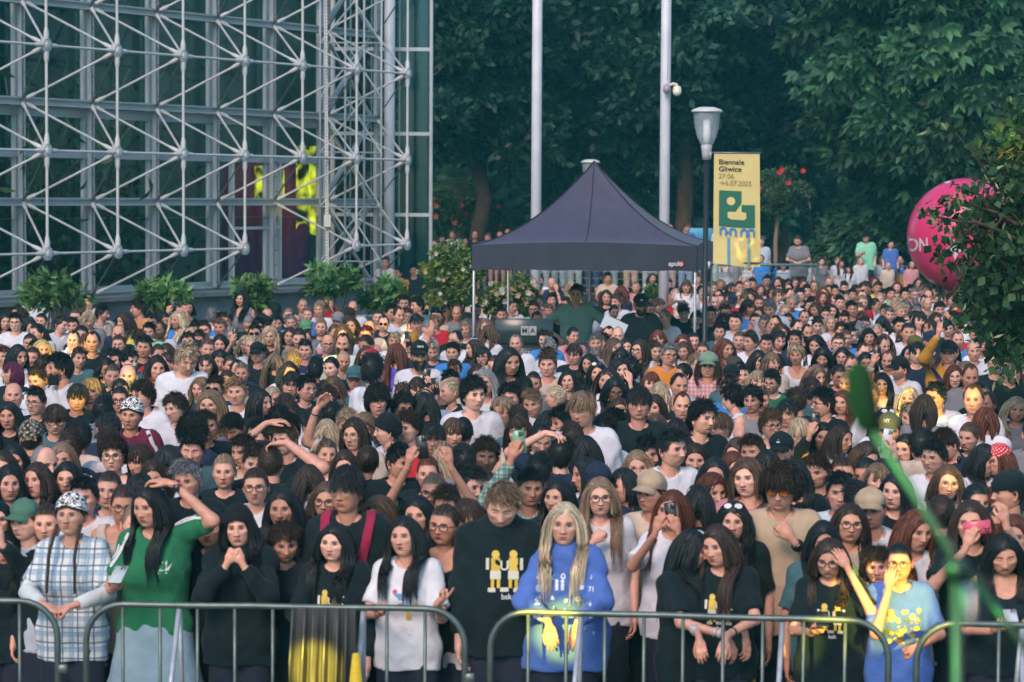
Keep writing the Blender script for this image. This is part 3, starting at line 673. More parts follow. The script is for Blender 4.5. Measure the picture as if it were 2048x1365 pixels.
def head_mat(yaw, pit, roll=0):
    pv = Vector((0, .035, 1.50)); M = Matrix.Translation(pv) @ Matrix.Rotation(R(yaw), 4, 'Z') @ Matrix.Rotation(R(roll), 4, 'Y') @ Matrix.Rotation(R(pit), 4, 'X') @ Matrix.Translation(-pv)
    return M @ Matrix.Translation((0, -.012, 1.60))
def surf_decal(g, V2, F, x0, z0, bvh, col, off=.004, y0=-1.5):
    P = []
    for v in V2:
        h = bvh.ray_cast(Vector((x0 + v[0], y0, z0 + v[1])), Vector((0, 1, 0)))[0]
        P.append((x0 + v[0], (h.y if h else -.13) - off, z0 + v[1]))
    g.add(np.array(P), F, col)
def build_person(p, stuff=None):
    rg = random.Random(p['id']); fem = p['fem']; lod = p['lod']; w = p['w']; arms = p['arms']
    skin = np.array(p.get('skin') or rg.choice(SKN)) * rg.uniform(.88, 1.12)
    byaw = p['yaw'] * .35 if abs(p['yaw']) < 40 else p['yaw'] - math.copysign(26, p['yaw'])
    if 'byaw' in p: byaw = p['byaw']
    hy = p['yaw'] - byaw; hcol = np.array(HC[p['hc']]) * rg.uniform(.8, 1.25)
    bV, bF, J = body_geo(arms, round(w, 1), fem, lod)
    g = Geo().add(bV, bF, skin)
    for s in (-1, 1):
        code = arms[0] if s < 0 else arms[1]
        if code == 'D' and lod: continue
        sh, el, wr, fd, pn, shp = J[s]; hV, hF = hand_geo(shp); o, X, Y, Z = hand_matrix(wr, fd, pn, s)
        f = .86 if fem else .96; Vh = hV * f
        # thumb points to the body's midline/up for both sides
        if s > 0: Vh = Vh * [-1, 1, 1]; hF = hF[:, ::-1]
        W = o + (Y * .035) + Vh[:, :1] * X + Vh[:, 1:2] * Y + Vh[:, 2:3] * Z
        if np.linalg.det(np.array([X, Y, Z])) < 0: hF = hF[:, ::-1]
        g.add(W, hF, skin * (1.02, .94, .92))
    HM = head_mat(hy, p['pit'], p.get('roll', rg.uniform(-5, 5))) @ Matrix.Diagonal((rg.uniform(.93, 1.06), rg.uniform(.96, 1.04), rg.uniform(.95, 1.05), 1)); brow = hcol * .9 + .01
    if p['hc'] in 'yplwg': brow = np.array((.12, .08, .05))
    hg = Geo().join(head_geo(lod, fem, p['id'], skin, p.get('lip', rg.choice((0, 1, 1)) if fem else 0), p.get('beard'), brow, p.get('closed', p['pit'] > 18), 0, p.get('mouth', 0), p['hair'] if p['hair'] in 'SFCALWGMBPZK' else None, hcol))
    g.join(hg, HM)
    nk = neck_geo(lod, fem, skin); V, C = nk.arr(); A = np.array(HM); B = np.array(Matrix.Translation((0, -.012, 1.60)))
    V1 = V @ A[:3, :3].T + A[:3, 3]; V0 = V + B[:3, 3]; wgt = np.clip((V[:, 2] + .235) / .15, 0, 1)[:, None]
    g.add(V1 * wgt + V0 * (1 - wgt), nk.F[0][0], C)
    k = p['k']; M = Matrix.Translation(p['loc']) @ Matrix.Rotation(R(byaw), 4, 'Z') @ Matrix.Diagonal((k, k, k, 1))
    parts = []                                                       # name, geo-or-mesh, mats, color, matrix
    if p['hair'] != 'N':
        hk = p['hair']; sd = rg.randrange(5 if hk in 'SFCL' else 3)
        if hk == 'K': pass
        lh = 2 if stuff is not None else (0 if lod == 0 else 1)
        mir = Matrix.Diagonal((-1, 1, 1, 1)) if rg.random() < .5 and hk not in 'K' else Matrix()
        parts.append(('hair', ('hair', hk, sd, lh), 'hair', hcol, HM @ mir))
    tk, tc = p['top'], np.array(p.get('tcol3') or TC[p['tc']]) * rg.uniform(.88, 1.12)
    if tk != 'n': parts.append(('shirt' if tk not in 'h' else 'hoodie', ('top', tk, arms, round(w, 1), fem, lod), p.get('tmat', 'cloth'), tc, Matrix()))
    parts.append(('trousers' if not p.get('skirt') else 'skirt', ('tr', round(w, 1), max(lod, 1), bool(p.get('skirt'))), 'cloth', p.get('trc', (.02, .025, .04)), Matrix()))
    for a in p['acc']: parts.append((a[0], a[1], a[2], a[3], HM if a[4] else Matrix()))
    if stuff is not None:
        stuff.join(g, M, m=0)
        for nm, gg, mt, c, L in parts:
            if isinstance(gg, tuple): gg = resolve_geo(gg)
            if nm == 'trousers': continue
            stuff.join(gg, M @ L, col=c, m={'hair': 1, 'cloth': 2}.get(mt, 2))
        return None
    root = obj('person', g, MT['skin']); root.matrix_world = M; root.matrix_basis = M
    tag(root, p.get('label'), 'person', p.get('group'))
    p['parts'] = {}
    for nm, gg, mt, c, L in parts:
        if isinstance(gg, tuple): me = resolve_mesh(gg, nm, mt)
        else: me = gg
        o = obj(nm, me, MT[mt] if isinstance(mt, str) else mt, root, color=c, M=L); p['parts'][nm] = o
        if isinstance(gg, tuple) and MT[mt] is not me.materials[0]:
            o.material_slots[0].link = 'OBJECT'; o.material_slots[0].material = MT[mt]
    p['root'] = root; p['M'] = M; p['HM'] = HM; p['J'] = J; p['skin3'] = skin
    return root
_rg = {}; _rm = {}
def resolve_geo(k):
    if k in _rg: return _rg[k]
    if k[0] == 'hair': g = hair_geo(k[1], k[2], k[3])
    elif k[0] == 'top': g = garment(*k[1:])
    elif k[0] == 'tr': g = trousers_geo(*k[1:])
    else: g = ACG[k[0]]()
    _rg[k] = g; return g
def resolve_mesh(k, nm, mt):
    if k in _rm: return _rm[k]
    g = hair_geo(k[1], k[2], k[3]) if k[0] == 'hair' else resolve_geo(k)
    _rm[k] = tomesh(nm, g, MT[mt]); return _rm[k]
ACG = {'glasses': lambda: glasses_geo('n', (1, 1, 1)), 'thinglasses': lambda: glasses_geo('thin', (1, 1, 1)), 'sunglasses': lambda: glasses_geo('sun', (.015, .015, .02), (1, 1, 1)),
       'cap': cap_geo, 'beanie': lambda: dome_geo(.34, .02, -.35, .016, .0012), 'bobble': lambda: dome_geo(.34, .02, -.35, .016, .0012, 'check'),
       'camo': lambda: dome_geo(.40, .14, -.1, .018, 0, 'camo'), 'bandana': lambda: dome_geo(.42, .15, -.2, .010, 0, 'paisley'),
       'headphones': headphones_geo, 'beard': beard_geo, 'headband': lambda: dome_geo(.40, .1, -.1, .012)}
# ------------------------------------------------------------------ ground, terrace
def sheet(name, pts, z, mat, kind='structure', thick=0):
    g = Geo(); n = len(pts); V = [(x, y, z) for x, y in pts]; F = [tuple(range(n))]
    if thick: V += [(x, y, z - thick) for x, y in pts]; F += [(i, i + n, (i + 1) % n + n, (i + 1) % n) for i in range(n)]
    o = obj(name, g.add(V, F, (1, 1, 1)), mat, smooth=False); o['kind'] = kind; return o
mp_ = node_mat('paving', .85, .2, base=(.055, .055, .06), noise=(1.6, .4), bump=(30, .4, .01))
mg_ = node_mat('grass_ground', .95, .1, base=(.02, .035, .015), noise=(2.5, .5), bump=(40, .8, .03))
sheet('ground', [(-300, -60), (300, -60), (300, 600), (-300, 600)], 0, mg_)
sheet('paved_square', [(-30, -40), (30, -40), (30, 46), (-30, 46)], .004, mp_)
TZ = .8
sheet('raised_terrace', [(-5.5, 60), (4.2, 53), (8, 48.5), (40, 48.5), (40, 120), (-60, 120), (-60, 66)], TZ, mp_, thick=TZ - .002)
# ------------------------------------------------------------------ foliage helpers
def leaf_cloud(g, pts, nrm, size, rg, cols, shape='oval', droop=.3, m=0, asp=.5):
    """one small leaf (bent quad pair) per point"""
    n = len(pts); c = np.array(cols)[rg.randint(0, len(cols), n)] * (.7 + .6 * rg.rand(n, 1)); s = size * (.7 + .6 * rg.rand(n, 1))
    d = nrm + .9 * rg.randn(n, 3); d[:, 2] -= droop; d /= np.linalg.norm(d, axis=1)[:, None]
    t = np.cross(d, rg.randn(n, 3)); t /= np.linalg.norm(t, axis=1)[:, None]; up = np.cross(t, d)
    a = pts; mid = pts + d * s * .5; tip = pts + d * s - up * s * .12
    if shape == 'quad':
        V = np.stack([a - t * s * asp * .35, a + t * s * asp * .35, tip + t * s * asp * .35, tip - t * s * asp * .35], 1).reshape(-1, 3)
        F = np.arange(n * 4).reshape(-1, 4); return g.add(V, F, np.repeat(c, 4, 0), m)
    V = np.stack([a, mid + t * s * asp * .5 + up * s * .06, tip, mid - t * s * asp * .5 + up * s * .06], 1).reshape(-1, 3)
    F = np.arange(n * 4).reshape(-1, 4); return g.add(V, F, np.repeat(c, 4, 0), m)
def palmate(g, pts, nrm, size, rg, cols, nl=6, m=0):
    n = len(pts); c = np.array(cols)[rg.randint(0, len(cols), n)] * (.75 + .5 * rg.rand(n, 1)); s = size * (.75 + .5 * rg.rand(n, 1))
    ax = nrm * .6 + .35 * rg.randn(n, 3) + np.array([0, 0, -.9]); ax /= np.linalg.norm(ax, axis=1)[:, None]
    u = np.cross(ax, rg.randn(n, 3)); u /= np.linalg.norm(u, axis=1)[:, None]; v = np.cross(ax, u)
    for k in range(nl):
        a = 2 * np.pi * k / nl; r = u * np.cos(a) + v * np.sin(a); d = r * .75 + ax * .65; t = np.cross(ax, r); w_ = s * .17
        A, M_, T_ = pts, pts + d * s * .42, pts + d * s * .7 + ax * s * .18
        V = np.stack([A, M_ + t * w_, T_, M_ - t * w_], 1).reshape(-1, 3)
        g.add(V, np.arange(n * 4).reshape(-1, 4), np.repeat(c * (.9 + .2 * rg.rand()), 4, 0), m)
    return g
def clumps(rg, n, rad, flat=1.0):
    d = rg.randn(n, 3); d /= np.linalg.norm(d, axis=1)[:, None]; r = rg.rand(n, 1) ** .45
    return d * r * np.array(rad) * flat
def clump_points(rg, centres, radii, per):
    P = []; N = []
    for c, r in zip(centres, radii):
        d = rg.randn(per, 3); d[:, 2] = np.abs(d[:, 2]) * .9 - .35; d /= np.linalg.norm(d, axis=1)[:, None]
        P.append(c + d * r * (.55 + .5 * rg.rand(per, 1)) * [1, 1, .75]); N.append(d)
    clump_points.per = per; return np.concatenate(P), np.concatenate(N)
def vary(cols, rg, n, per, lo=.55, hi=1.75):
    f = np.repeat(rg.uniform(0, 1, n // per + 1) ** 1.6 * (hi - lo) + lo, per)[:n, None]; wm = np.repeat(rg.uniform(.9, 1.35, n // per + 1), per)[:n]
    o = f * np.ones(3); o[:, 0] *= wm; return o
def limb(g, a, b, r0, r1, rg, n=8, wob=.05, col=(.09, .06, .045)):
    a = np.array(a, float); b = np.array(b, float); t = np.linspace(0, 1, n)[:, None]; L = np.linalg.norm(b - a)
    P = a + (b - a) * t + rg.randn(n, 3) * wob * L * np.sin(t * np.pi); tube(P, np.linspace(r0, r1, n), 8, col, g); return P
def tree(name, label, cat, base, trunk_h, crown_c, crown_r, ncl, per, leaf, size, cols, seed, clr=(.8, 1.5), group=None, trunk_r=.25, mode='oval', lean=(0, 0), barkc=(.07, .045, .035)):
    rg = np.random.RandomState(seed); root = empty(name, base); tag(root, label, cat, group)
    cc = np.array(crown_c, float) - np.array(base, float); tg = Geo(); top = np.array([lean[0], lean[1], trunk_h]); limb(tg, (0, 0, -.1), top, trunk_r, trunk_r * .6, rg, 9, .015, barkc)
    cen = cc + clumps(rg, ncl, crown_r); rr = rg.uniform(clr[0], clr[1], ncl)
    for i in range(0, ncl, max(1, ncl // 26)): 
        P = limb(tg, top * rg.uniform(.6, 1), cen[i], trunk_r * .35, .02, rg, 7, .06, barkc)
    obj('trunk', tg, MT['bark'], root)
    P, N = clump_points(rg, cen, rr, per); g = Geo()
    if mode == 'palmate': palmate(g, P, N, size, rg, cols)
    else: leaf_cloud(g, P, N, size, rg, cols, mode)
    for k_ in range(len(g.C)): m_ = len(g.C[k_]) // len(P); g.C[k_] = g.C[k_] * np.repeat(vary(cols, np.random.RandomState(seed), len(P), per), m_, 0)
    obj('crown', g, MT['leaf'], root); return root
DK = [(.014, .060, .046), (.020, .082, .056), (.030, .105, .062), (.015, .066, .058), (.048, .14, .075)]
FT = 'trees filling the park behind the crowd'
def TR(name, label, px, py, Y, rpx, rpy, ry, ncl, per, size, cols, seed, clr, mode='oval', tr=.25, trunk_px=None):
    c = at_y(px, py, Y); s = F_PX / Y; bx = at_y(trunk_px if trunk_px else px, 500, Y).x
    return tree(name, label, 'tree', (bx, Y, TZ if Y > 48 else 0), c.z + 2, (c.x, Y, c.z), (rpx / s, ry, rpy / s), ncl, per, None, size, cols, seed, clr, FT, tr, mode)
TR('broadleaf_tree', 'dark leafy tree rising beside the right edge of the glasshouse', 955, 60, 62, 150, 330, 3, 95, 420, .30, DK, 1, (.5, 1.1), tr=.22)
TR('broadleaf_tree', 'dense dark tree behind the gap between the two white flagpoles', 1190, 130, 66, 150, 330, 3, 95, 420, .30, DK, 2, (.5, 1.15), trunk_px=1165)
TR('broadleaf_tree', 'shadowy tree behind the flagpole with the security camera', 1370, 60, 64, 140, 300, 3, 90, 400, .30, DK, 3, (.5, 1.1))
TR('broadleaf_tree', 'darkest tree above the red-flowered standard', 1560, 120, 68, 150, 330, 3, 85, 400, .30, [np.array(c) * .75 for c in DK], 4, (.5, 1.1))
TR('horse_chestnut_tree', 'large chestnut with broad drooping leaves above the pink balloon', 1880, 150, 55, 225, 330, 3.5, 150, 130, .40, [(.045, .13, .06), (.065, .18, .075), (.033, .10, .055)], 5, (.6, 1.3), mode='palmate', tr=.35)
TR('horse_chestnut_tree', 'low spreading chestnut bough behind the mint shirt man', 1800, 480, 56, 170, 75, 2, 40, 110, .38, [(.045, .13, .065), (.06, .16, .075), (.033, .10, .055)], 6, (.5, .9), mode='palmate', tr=.15)
# far wood closing the view
def wood(name, x0, x1, Y, n, seed, size=.5, zmax=20, cols=DK):
    rg = np.random.RandomState(seed); g = Geo(); n2 = n; P = np.stack([rg.uniform(x0, x1, n2), Y + rg.randn(n2) * 1.2 + 1.5 * np.sin(rg.uniform(x0, x1, n2)), rg.uniform(TZ, zmax, n2)], -1)
    N = np.tile([0, -1., .2], (n2, 1)); leaf_cloud(g, P, N, size, rg, cols, 'oval', asp=.7)
    o = obj(name, g, MT['leaf']); tag(o, kind='stuff'); o['label'] = 'dark mass of distant park trees closing the background'; o['category'] = 'wood'; return o
wood('distant_wood', -14, 24, 82, 52000, 9, .62, 13, [np.array(c) * .6 for c in DK])
g = Geo()
for i in (1, 4, 7, 9, 12):
    rg = np.random.RandomState(50 + i); x = -6 + i * 1.6 + rg.rand(); r = Geo(); limb(r, (0, 0, 0), (rg.uniform(-1.2, 1.2), 0, 9), .10, .06, rg, 9, .02, (.045, .026, .02))
    o = obj('tree_trunk', r, MT['bark'], loc=(x, 72 + rg.rand() * 6, TZ))
    tag(o, 'bare reddish trunk among the dark trees, ' + ['just right of the glasshouse edge', 'above the left fan palm', 'right of the left fan palm', 'left of the left flagpole', 'just right of the left flagpole', 'above the canopy peak', 'between canopy peak and security camera', 'left of the flagpole with the camera', 'between camera flagpole and lamp head', 'above the bell-shaped lamp head', 'above the yellow banner', 'above the red-flowered standard', 'left of the big chestnut crown', 'behind the big chestnut crown'][i], 'tree', 'bare trunks in the dark wood')
# ------------------------------------------------------------------ shrubs and flowers
def shrub(name, label, px, py, Y, rpx, rpy, n, size, cols, seed, flowers=None, z0=0, asp=.45, group=None, ncl=14, stem=True):
    rg = np.random.RandomState(seed); s = F_PX / Y; c = at_y(px, py, Y); root = empty(name, (c.x, Y, z0)); tag(root, label, 'shrub', group)
    cen = np.array([0, 0, c.z - z0]) + clumps(rg, ncl, (rpx / s * .8, rpx / s * .5, rpy / s * .8)); rr = rg.uniform(.25, .5, ncl) * rpx / s
    P, N = clump_points(rg, cen, rr, n // ncl); g = leaf_cloud(Geo(), P, N, size, rg, cols, asp=asp); g.C[0] = g.C[0] * np.repeat(vary(cols, rg, len(P), n // ncl, .6, 1.5), 4, 0); obj('foliage', g, MT['leaf'], root)
    t = Geo()
    for i in range(0, ncl, 2): limb(t, (rg.uniform(-.08, .08), rg.uniform(-.08, .08), 0), cen[i], .025, .008, rg, 6, .04, (.10, .08, .05))
    obj('stem', t, MT['bark'], root)
    if flowers:
        for k in range(flowers[0]):
            i = rg.randint(len(P)); p = P[i] + N[i] * .03 + [0, -.12, 0]; f = Geo(); fr = flowers[1]
            for a in range(5):
                an = a * 1.2566 + rg.rand() * .3; dd = np.array([np.cos(an), -.35, np.sin(an)]); tt = np.array([-np.sin(an), 0, np.cos(an)])
                f.add(np.array([(0, 0, 0), dd * fr * .6 + tt * fr * .38, dd * fr, dd * fr * .6 - tt * fr * .38]), [(0, 1, 2, 3)], flowers[2][k % len(flowers[2])])
            f.join(lathe([(0, -fr * .3), (fr * .12, -fr * .2), (0, 0)], 6, (.5, .4, .05)), Matrix.Rotation(R(90), 4, 'X'))
            obj('flower', f, MT['petal'], root, M=Matrix.Translation(p))
    return root
LG = [(.09, .24, .07), (.13, .30, .09), (.06, .18, .06), (.18, .34, .12)]
YG = [(.24, .36, .07), (.18, .31, .07), (.12, .24, .07), (.30, .40, .10), (.07, .16, .06)]
PS = 'leafy plants along the glasshouse plinth'
for px, py, Y, rx, ry, lab, sd in ((112, 590, 34, 62, 45, 'broad leafy plant behind the tall man in white at far left', 11), (325, 592, 36, 50, 42, 'bright green plant on the plinth behind the phone-raising man', 12), (505, 595, 37.5, 42, 42, 'green plant beside the woman in the grey sleeveless top', 13),
                                (668, 572, 38.5, 52, 48, 'large drooping plant in front of the glasshouse corner', 14), (768, 590, 39, 45, 42, 'pale leafy plant in front of the orange vest', 15)):
    shrub('leafy_plant', lab, px, py, Y, rx, ry, 760, .17, LG, sd, group=PS, asp=.34, ncl=12, z0=0)
shrub('flowering_bush', 'yellow-green bush with white and peach blossom left of the canopy', 905, 570, 36, 72, 85, 5200, .085, YG, 21, (38, .036, [(.7, .7, .72), (.7, .42, .3), (.7, .7, .6)]), ncl=26)
shrub('flowering_bush', 'green blossom bush seen under the canopy left side', 1020, 600, 38, 55, 62, 3800, .085, YG[1:], 22, (50, .05, [(.7, .62, .62), (.7, .42, .35)]), ncl=20)
shrub('hibiscus_bush', 'tall bush with red blooms right of the glasshouse', 905, 430, 66, 62, 62, 4200, .12, [(.05, .12, .04), (.08, .16, .04), (.10, .20, .06)], 23, (16, .09, [(.5, .05, .03), (.6, .18, .08)]), z0=TZ, ncl=20)
shrub('hibiscus_bush', 'greyish bush with few red blooms behind the canopy peak', 985, 450, 67, 60, 40, 3200, .12, [(.08, .13, .08), (.06, .11, .06)], 24, (8, .07, [(.6, .10, .08)]), z0=TZ, ncl=16)
shrub('yellow_bush', 'yellowish low bush behind the railing under the canopy', 1265, 560, 62, 75, 24, 2600, .10, [(.32, .30, .06), (.22, .26, .07)], 25, z0=.0, ncl=20)
shrub('yellow_bush', 'pale yellow bush behind the terrace railing', 1640, 545, 56, 34, 26, 1500, .10, [(.30, .28, .10), (.2, .22, .08)], 26, z0=.0, ncl=12)
shrub('green_bush', 'small dark bush beside the seated boy under the canopy', 1310, 605, 44, 26, 36, 1200, .10, LG, 27, z0=0, ncl=10)
# standard hibiscus with red flowers
def standard():
    Y = 52; c = at_y(1562, 385, Y); s = F_PX / Y; b = at_y(1545, 530, Y); root = empty('hibiscus_tree', (b.x, Y, TZ)); tag(root, 'round-headed standard with big red flowers beside the yellow banner', 'tree')
    rg = np.random.RandomState(31); cen = np.array([c.x - b.x, 0, c.z - TZ]) + clumps(rg, 26, (52 / s * .85, .5, 62 / s * .85)); rr = rg.uniform(.16, .3, 26)
    P, N = clump_points(rg, cen, rr, 170); obj('crown', leaf_cloud(Geo(), P, N, .085, rg, [(.05, .12, .05), (.08, .15, .07), (.12, .17, .10), (.04, .08, .04)], asp=.5), MT['leaf'], root)
    t = Geo(); limb(t, (0, 0, 0), (c.x - b.x - .05, 0, c.z - TZ - .3), .055, .045, rg, 7, .01, (.22, .16, .11))
    for k in range(9): limb(t, (c.x - b.x - .05, 0, c.z - TZ - .35), cen[k * 2], .03, .01, rg, 5, .05, (.2, .15, .1))
    obj('trunk', t, MT['bark'], root)
    for (fx, fy) in ((1558, 345), (1606, 342), (1577, 366), (1519, 376), (1564, 340)):
        f = Geo(); q = at_y(fx, fy, Y - .55) - Vector(root.location)
        for a in range(5):
            an = a * 1.2566; dd = np.array([np.cos(an), -.3, np.sin(an)]); tt = np.array([-np.sin(an), 0, np.cos(an)])
            f.add(np.array([(0, 0, 0), dd * .04 + tt * .03, dd * .058, dd * .04 - tt * .03]), [(0, 1, 2, 3)], (.62, .03, .03))
        f.join(lathe([(0, -.04), (.012, -.03), (0, 0)], 6, (.6, .3, .05)), Matrix.Rotation(R(90), 4, 'X')); obj('flower', f, MT['petal'], root, M=Matrix.Translation(q))
standard()
def fan_palm(label, px, py, Y, rpx, seed, n=30):
    rg = np.random.RandomState(seed); s = F_PX / Y; c = at_y(px, py, Y); root = empty('fan_palm', (c.x, Y, TZ)); tag(root, label, 'palm', 'fan palms behind the crowd')
    h = c.z - TZ; t = Geo(); limb(t, (0, 0, 0), (0, 0, h), .16, .12, rg, 8, .01, (.12, .09, .06)); obj('trunk', t, MT['bark'], root)
    g = Geo(); L = rpx / s
    for k in range(n):
        az = rg.rand() * 6.28; el = rg.uniform(-.5, 1.2); d = np.array([np.cos(az) * np.cos(el), np.sin(az) * np.cos(el), np.sin(el)]); st = d * L * .5; hub = np.array([0, 0, h]) + st
        side = np.cross(d, [0, 0, 1.]); side /= np.linalg.norm(side) + 1e-6; up = np.cross(side, d)
        tube([np.array([0, 0, h]), hub], .012, 4, (.12, .16, .07), g)
        cc = np.array((.10, .17, .09)) * rg.uniform(.6, 1.6)
        for a in np.linspace(-1.5, 1.5, 17):
            dd = d * np.cos(a) + side * np.sin(a); tip = hub + dd * L * .55 - np.array([0, 0, .10 * L]); m_ = hub + dd * L * .3; tt = np.cross(dd, up) * .016
            g.add(np.array([hub, m_ + tt, tip, m_ - tt]), [(0, 1, 2, 3)], cc)
    obj('crown', g, MT['leaf'], root)
fan_palm('greyish fan palm standing close to the glasshouse edge', 915, 375, 69, 62, 41, 44)
fan_palm('greener fan palm behind the left flagpole', 1085, 375, 69, 72, 42, 44)
# linden boughs hanging in from the right
def linden():
    rg = np.random.RandomState(77); Y = 19.5; b = at_y(2240, 500, Y); root = empty('linden_tree', (b.x, Y, 0)); tag(root, 'linden with glossy leaves and pale bracts hanging over the right edge', 'tree')
    t = Geo(); limb(t, (0, 0, 0), (.1, 0, 6), .2, .13, rg, 9, .01, (.08, .065, .05)); g = Geo(); br = Geo()
    ends = [(1985, 330, 19), (1900, 395, 18.6), (1838, 432, 18.4), (1930, 470, 18.8), (1990, 430, 19.5), (1960, 560, 19), (1900, 600, 19.2), (1990, 640, 19.4), (1880, 520, 19.4), (2040, 300, 19.5), (2050, 520, 19), (1930, 650, 19.3), (2010, 250, 20), (2040, 690, 19.5), (1950, 400, 19), (2030, 590, 19), (2000, 700, 19.6), (1945, 520, 19.6), (1985, 480, 20), (1975, 620, 20)]
    for ex, ey, EY in ends:
        e = np.array(at_y(ex, ey, EY) - Vector(root.location)); s0 = np.array([.0, 0, rg.uniform(2.2, 4.8)]); mid = (s0 + e) / 2 + [0, 0, .25]
        tt = np.linspace(0, 1, 12)[:, None]; P = (1 - tt) ** 2 * s0 + 2 * tt * (1 - tt) * mid + tt ** 2 * e; P += rg.randn(*P.shape) * .015; tube(P, np.linspace(.035, .006, 12), 6, (.10, .07, .05), t)
        for k in range(5 if ex > 1950 else 9, 12):
            for q in range(4 if ex > 1950 else 2):
                tw = P[k] + rg.randn(3) * [.12, .14, .10] * (1.6 if k < 10 else .7); tube([P[k], (P[k] + tw) / 2 + [0, 0, .02], tw], [.006, .004, .003], 4, (.10, .07, .05), t)
                n = 13 if ex > 1950 else 6; pp = tw + rg.randn(n, 3) * .055; leaf_cloud(g, pp, np.tile([0, -.2, -.4], (n, 1)), .078, rg, [(.03, .09, .035), (.045, .12, .04), (.02, .06, .03), (.06, .14, .05)], asp=.85)
                if rg.rand() < .6:
                    n = 3; pp = tw + rg.randn(n, 3) * .05; leaf_cloud(g, pp, np.tile([0, 0, -1.2], (n, 1)), .09, rg, [(.30, .34, .14), (.36, .38, .20)], asp=.22)
    cen = np.array(at_y(2130, 480, 20.3) - Vector(root.location)) + clumps(rg, 60, (.60, .5, 1.0)); P, N = clump_points(rg, cen, rg.uniform(.15, .3, 60), 60)
    leaf_cloud(g, P, N, .08, rg, [(.03, .09, .035), (.045, .12, .04), (.02, .06, .03)], asp=.8)
    cen = np.array(at_y(2020, 610, 20.6) - Vector(root.location)) + clumps(rg, 40, (.40, .4, .5)); P, N = clump_points(rg, cen, rg.uniform(.12, .25, 40), 60)
    leaf_cloud(g, P, N, .08, rg, [(.03, .09, .035), (.045, .12, .04), (.02, .06, .03)], asp=.8)
    obj('trunk', t, MT['bark'], root); obj('crown', g, MT['leaf'], root)
linden()
# ------------------------------------------------------------------ glasshouse with its space frame
GH_O = np.array([-7.25, 38.2]); GH_A = 1.0113; GU = np.array([math.cos(GH_A), math.sin(GH_A)]); GN = np.array([-math.sin(GH_A), math.cos(GH_A)]); GB = 1.647
def ghp(i, dn, z): q = GH_O + GU * GB * i + GN * dn; return np.array([q[0], q[1], z])
m_white = (.56, .57, .56); m_grey = (.36, .40, .42)
glass = bpy.data.materials.new('glasshouse_glass'); glass.use_nodes = True; nt = glass.node_tree; nt.nodes.remove(nt.nodes['Principled BSDF'])
tr_ = nt.nodes.new('ShaderNodeBsdfTransparent'); tr_.inputs[0].default_value = (.50, .68, .70, 1); gl_ = nt.nodes.new('ShaderNodeBsdfGlossy'); gl_.inputs['Roughness'].default_value = .06; gl_.inputs['Color'].default_value = (.8, .9, .95, 1)
fr_ = nt.nodes.new('ShaderNodeFresnel'); fr_.inputs[0].default_value = 1.35; nzg = nt.nodes.new('ShaderNodeTexNoise'); nzg.inputs['Scale'].default_value = .6; bpg = nt.nodes.new('ShaderNodeBump'); bpg.inputs['Strength'].default_value = .12
nt.links.new(nzg.outputs[0], bpg.inputs['Height']); nt.links.new(bpg.outputs[0], gl_.inputs['Normal']); mxg = nt.nodes.new('ShaderNodeMixShader')
geo_ = nt.nodes.new('ShaderNodeNewGeometry'); sb_ = nt.nodes.new('ShaderNodeMath'); sb_.operation = 'SUBTRACT'; sb_.inputs[0].default_value = 1; nt.links.new(geo_.outputs['Backfacing'], sb_.inputs[1]); ml_ = nt.nodes.new('ShaderNodeMath'); ml_.operation = 'MULTIPLY'; nt.links.new(fr_.outputs[0], ml_.inputs[0]); nt.links.new(sb_.outputs[0], ml_.inputs[1]); nt.links.new(ml_.outputs[0], mxg.inputs[0]); nt.links.new(tr_.outputs[0], mxg.inputs[1]); nt.links.new(gl_.outputs[0], mxg.inputs[2]); nt.links.new(mxg.outputs[0], nt.nodes['Material Output'].inputs[0])
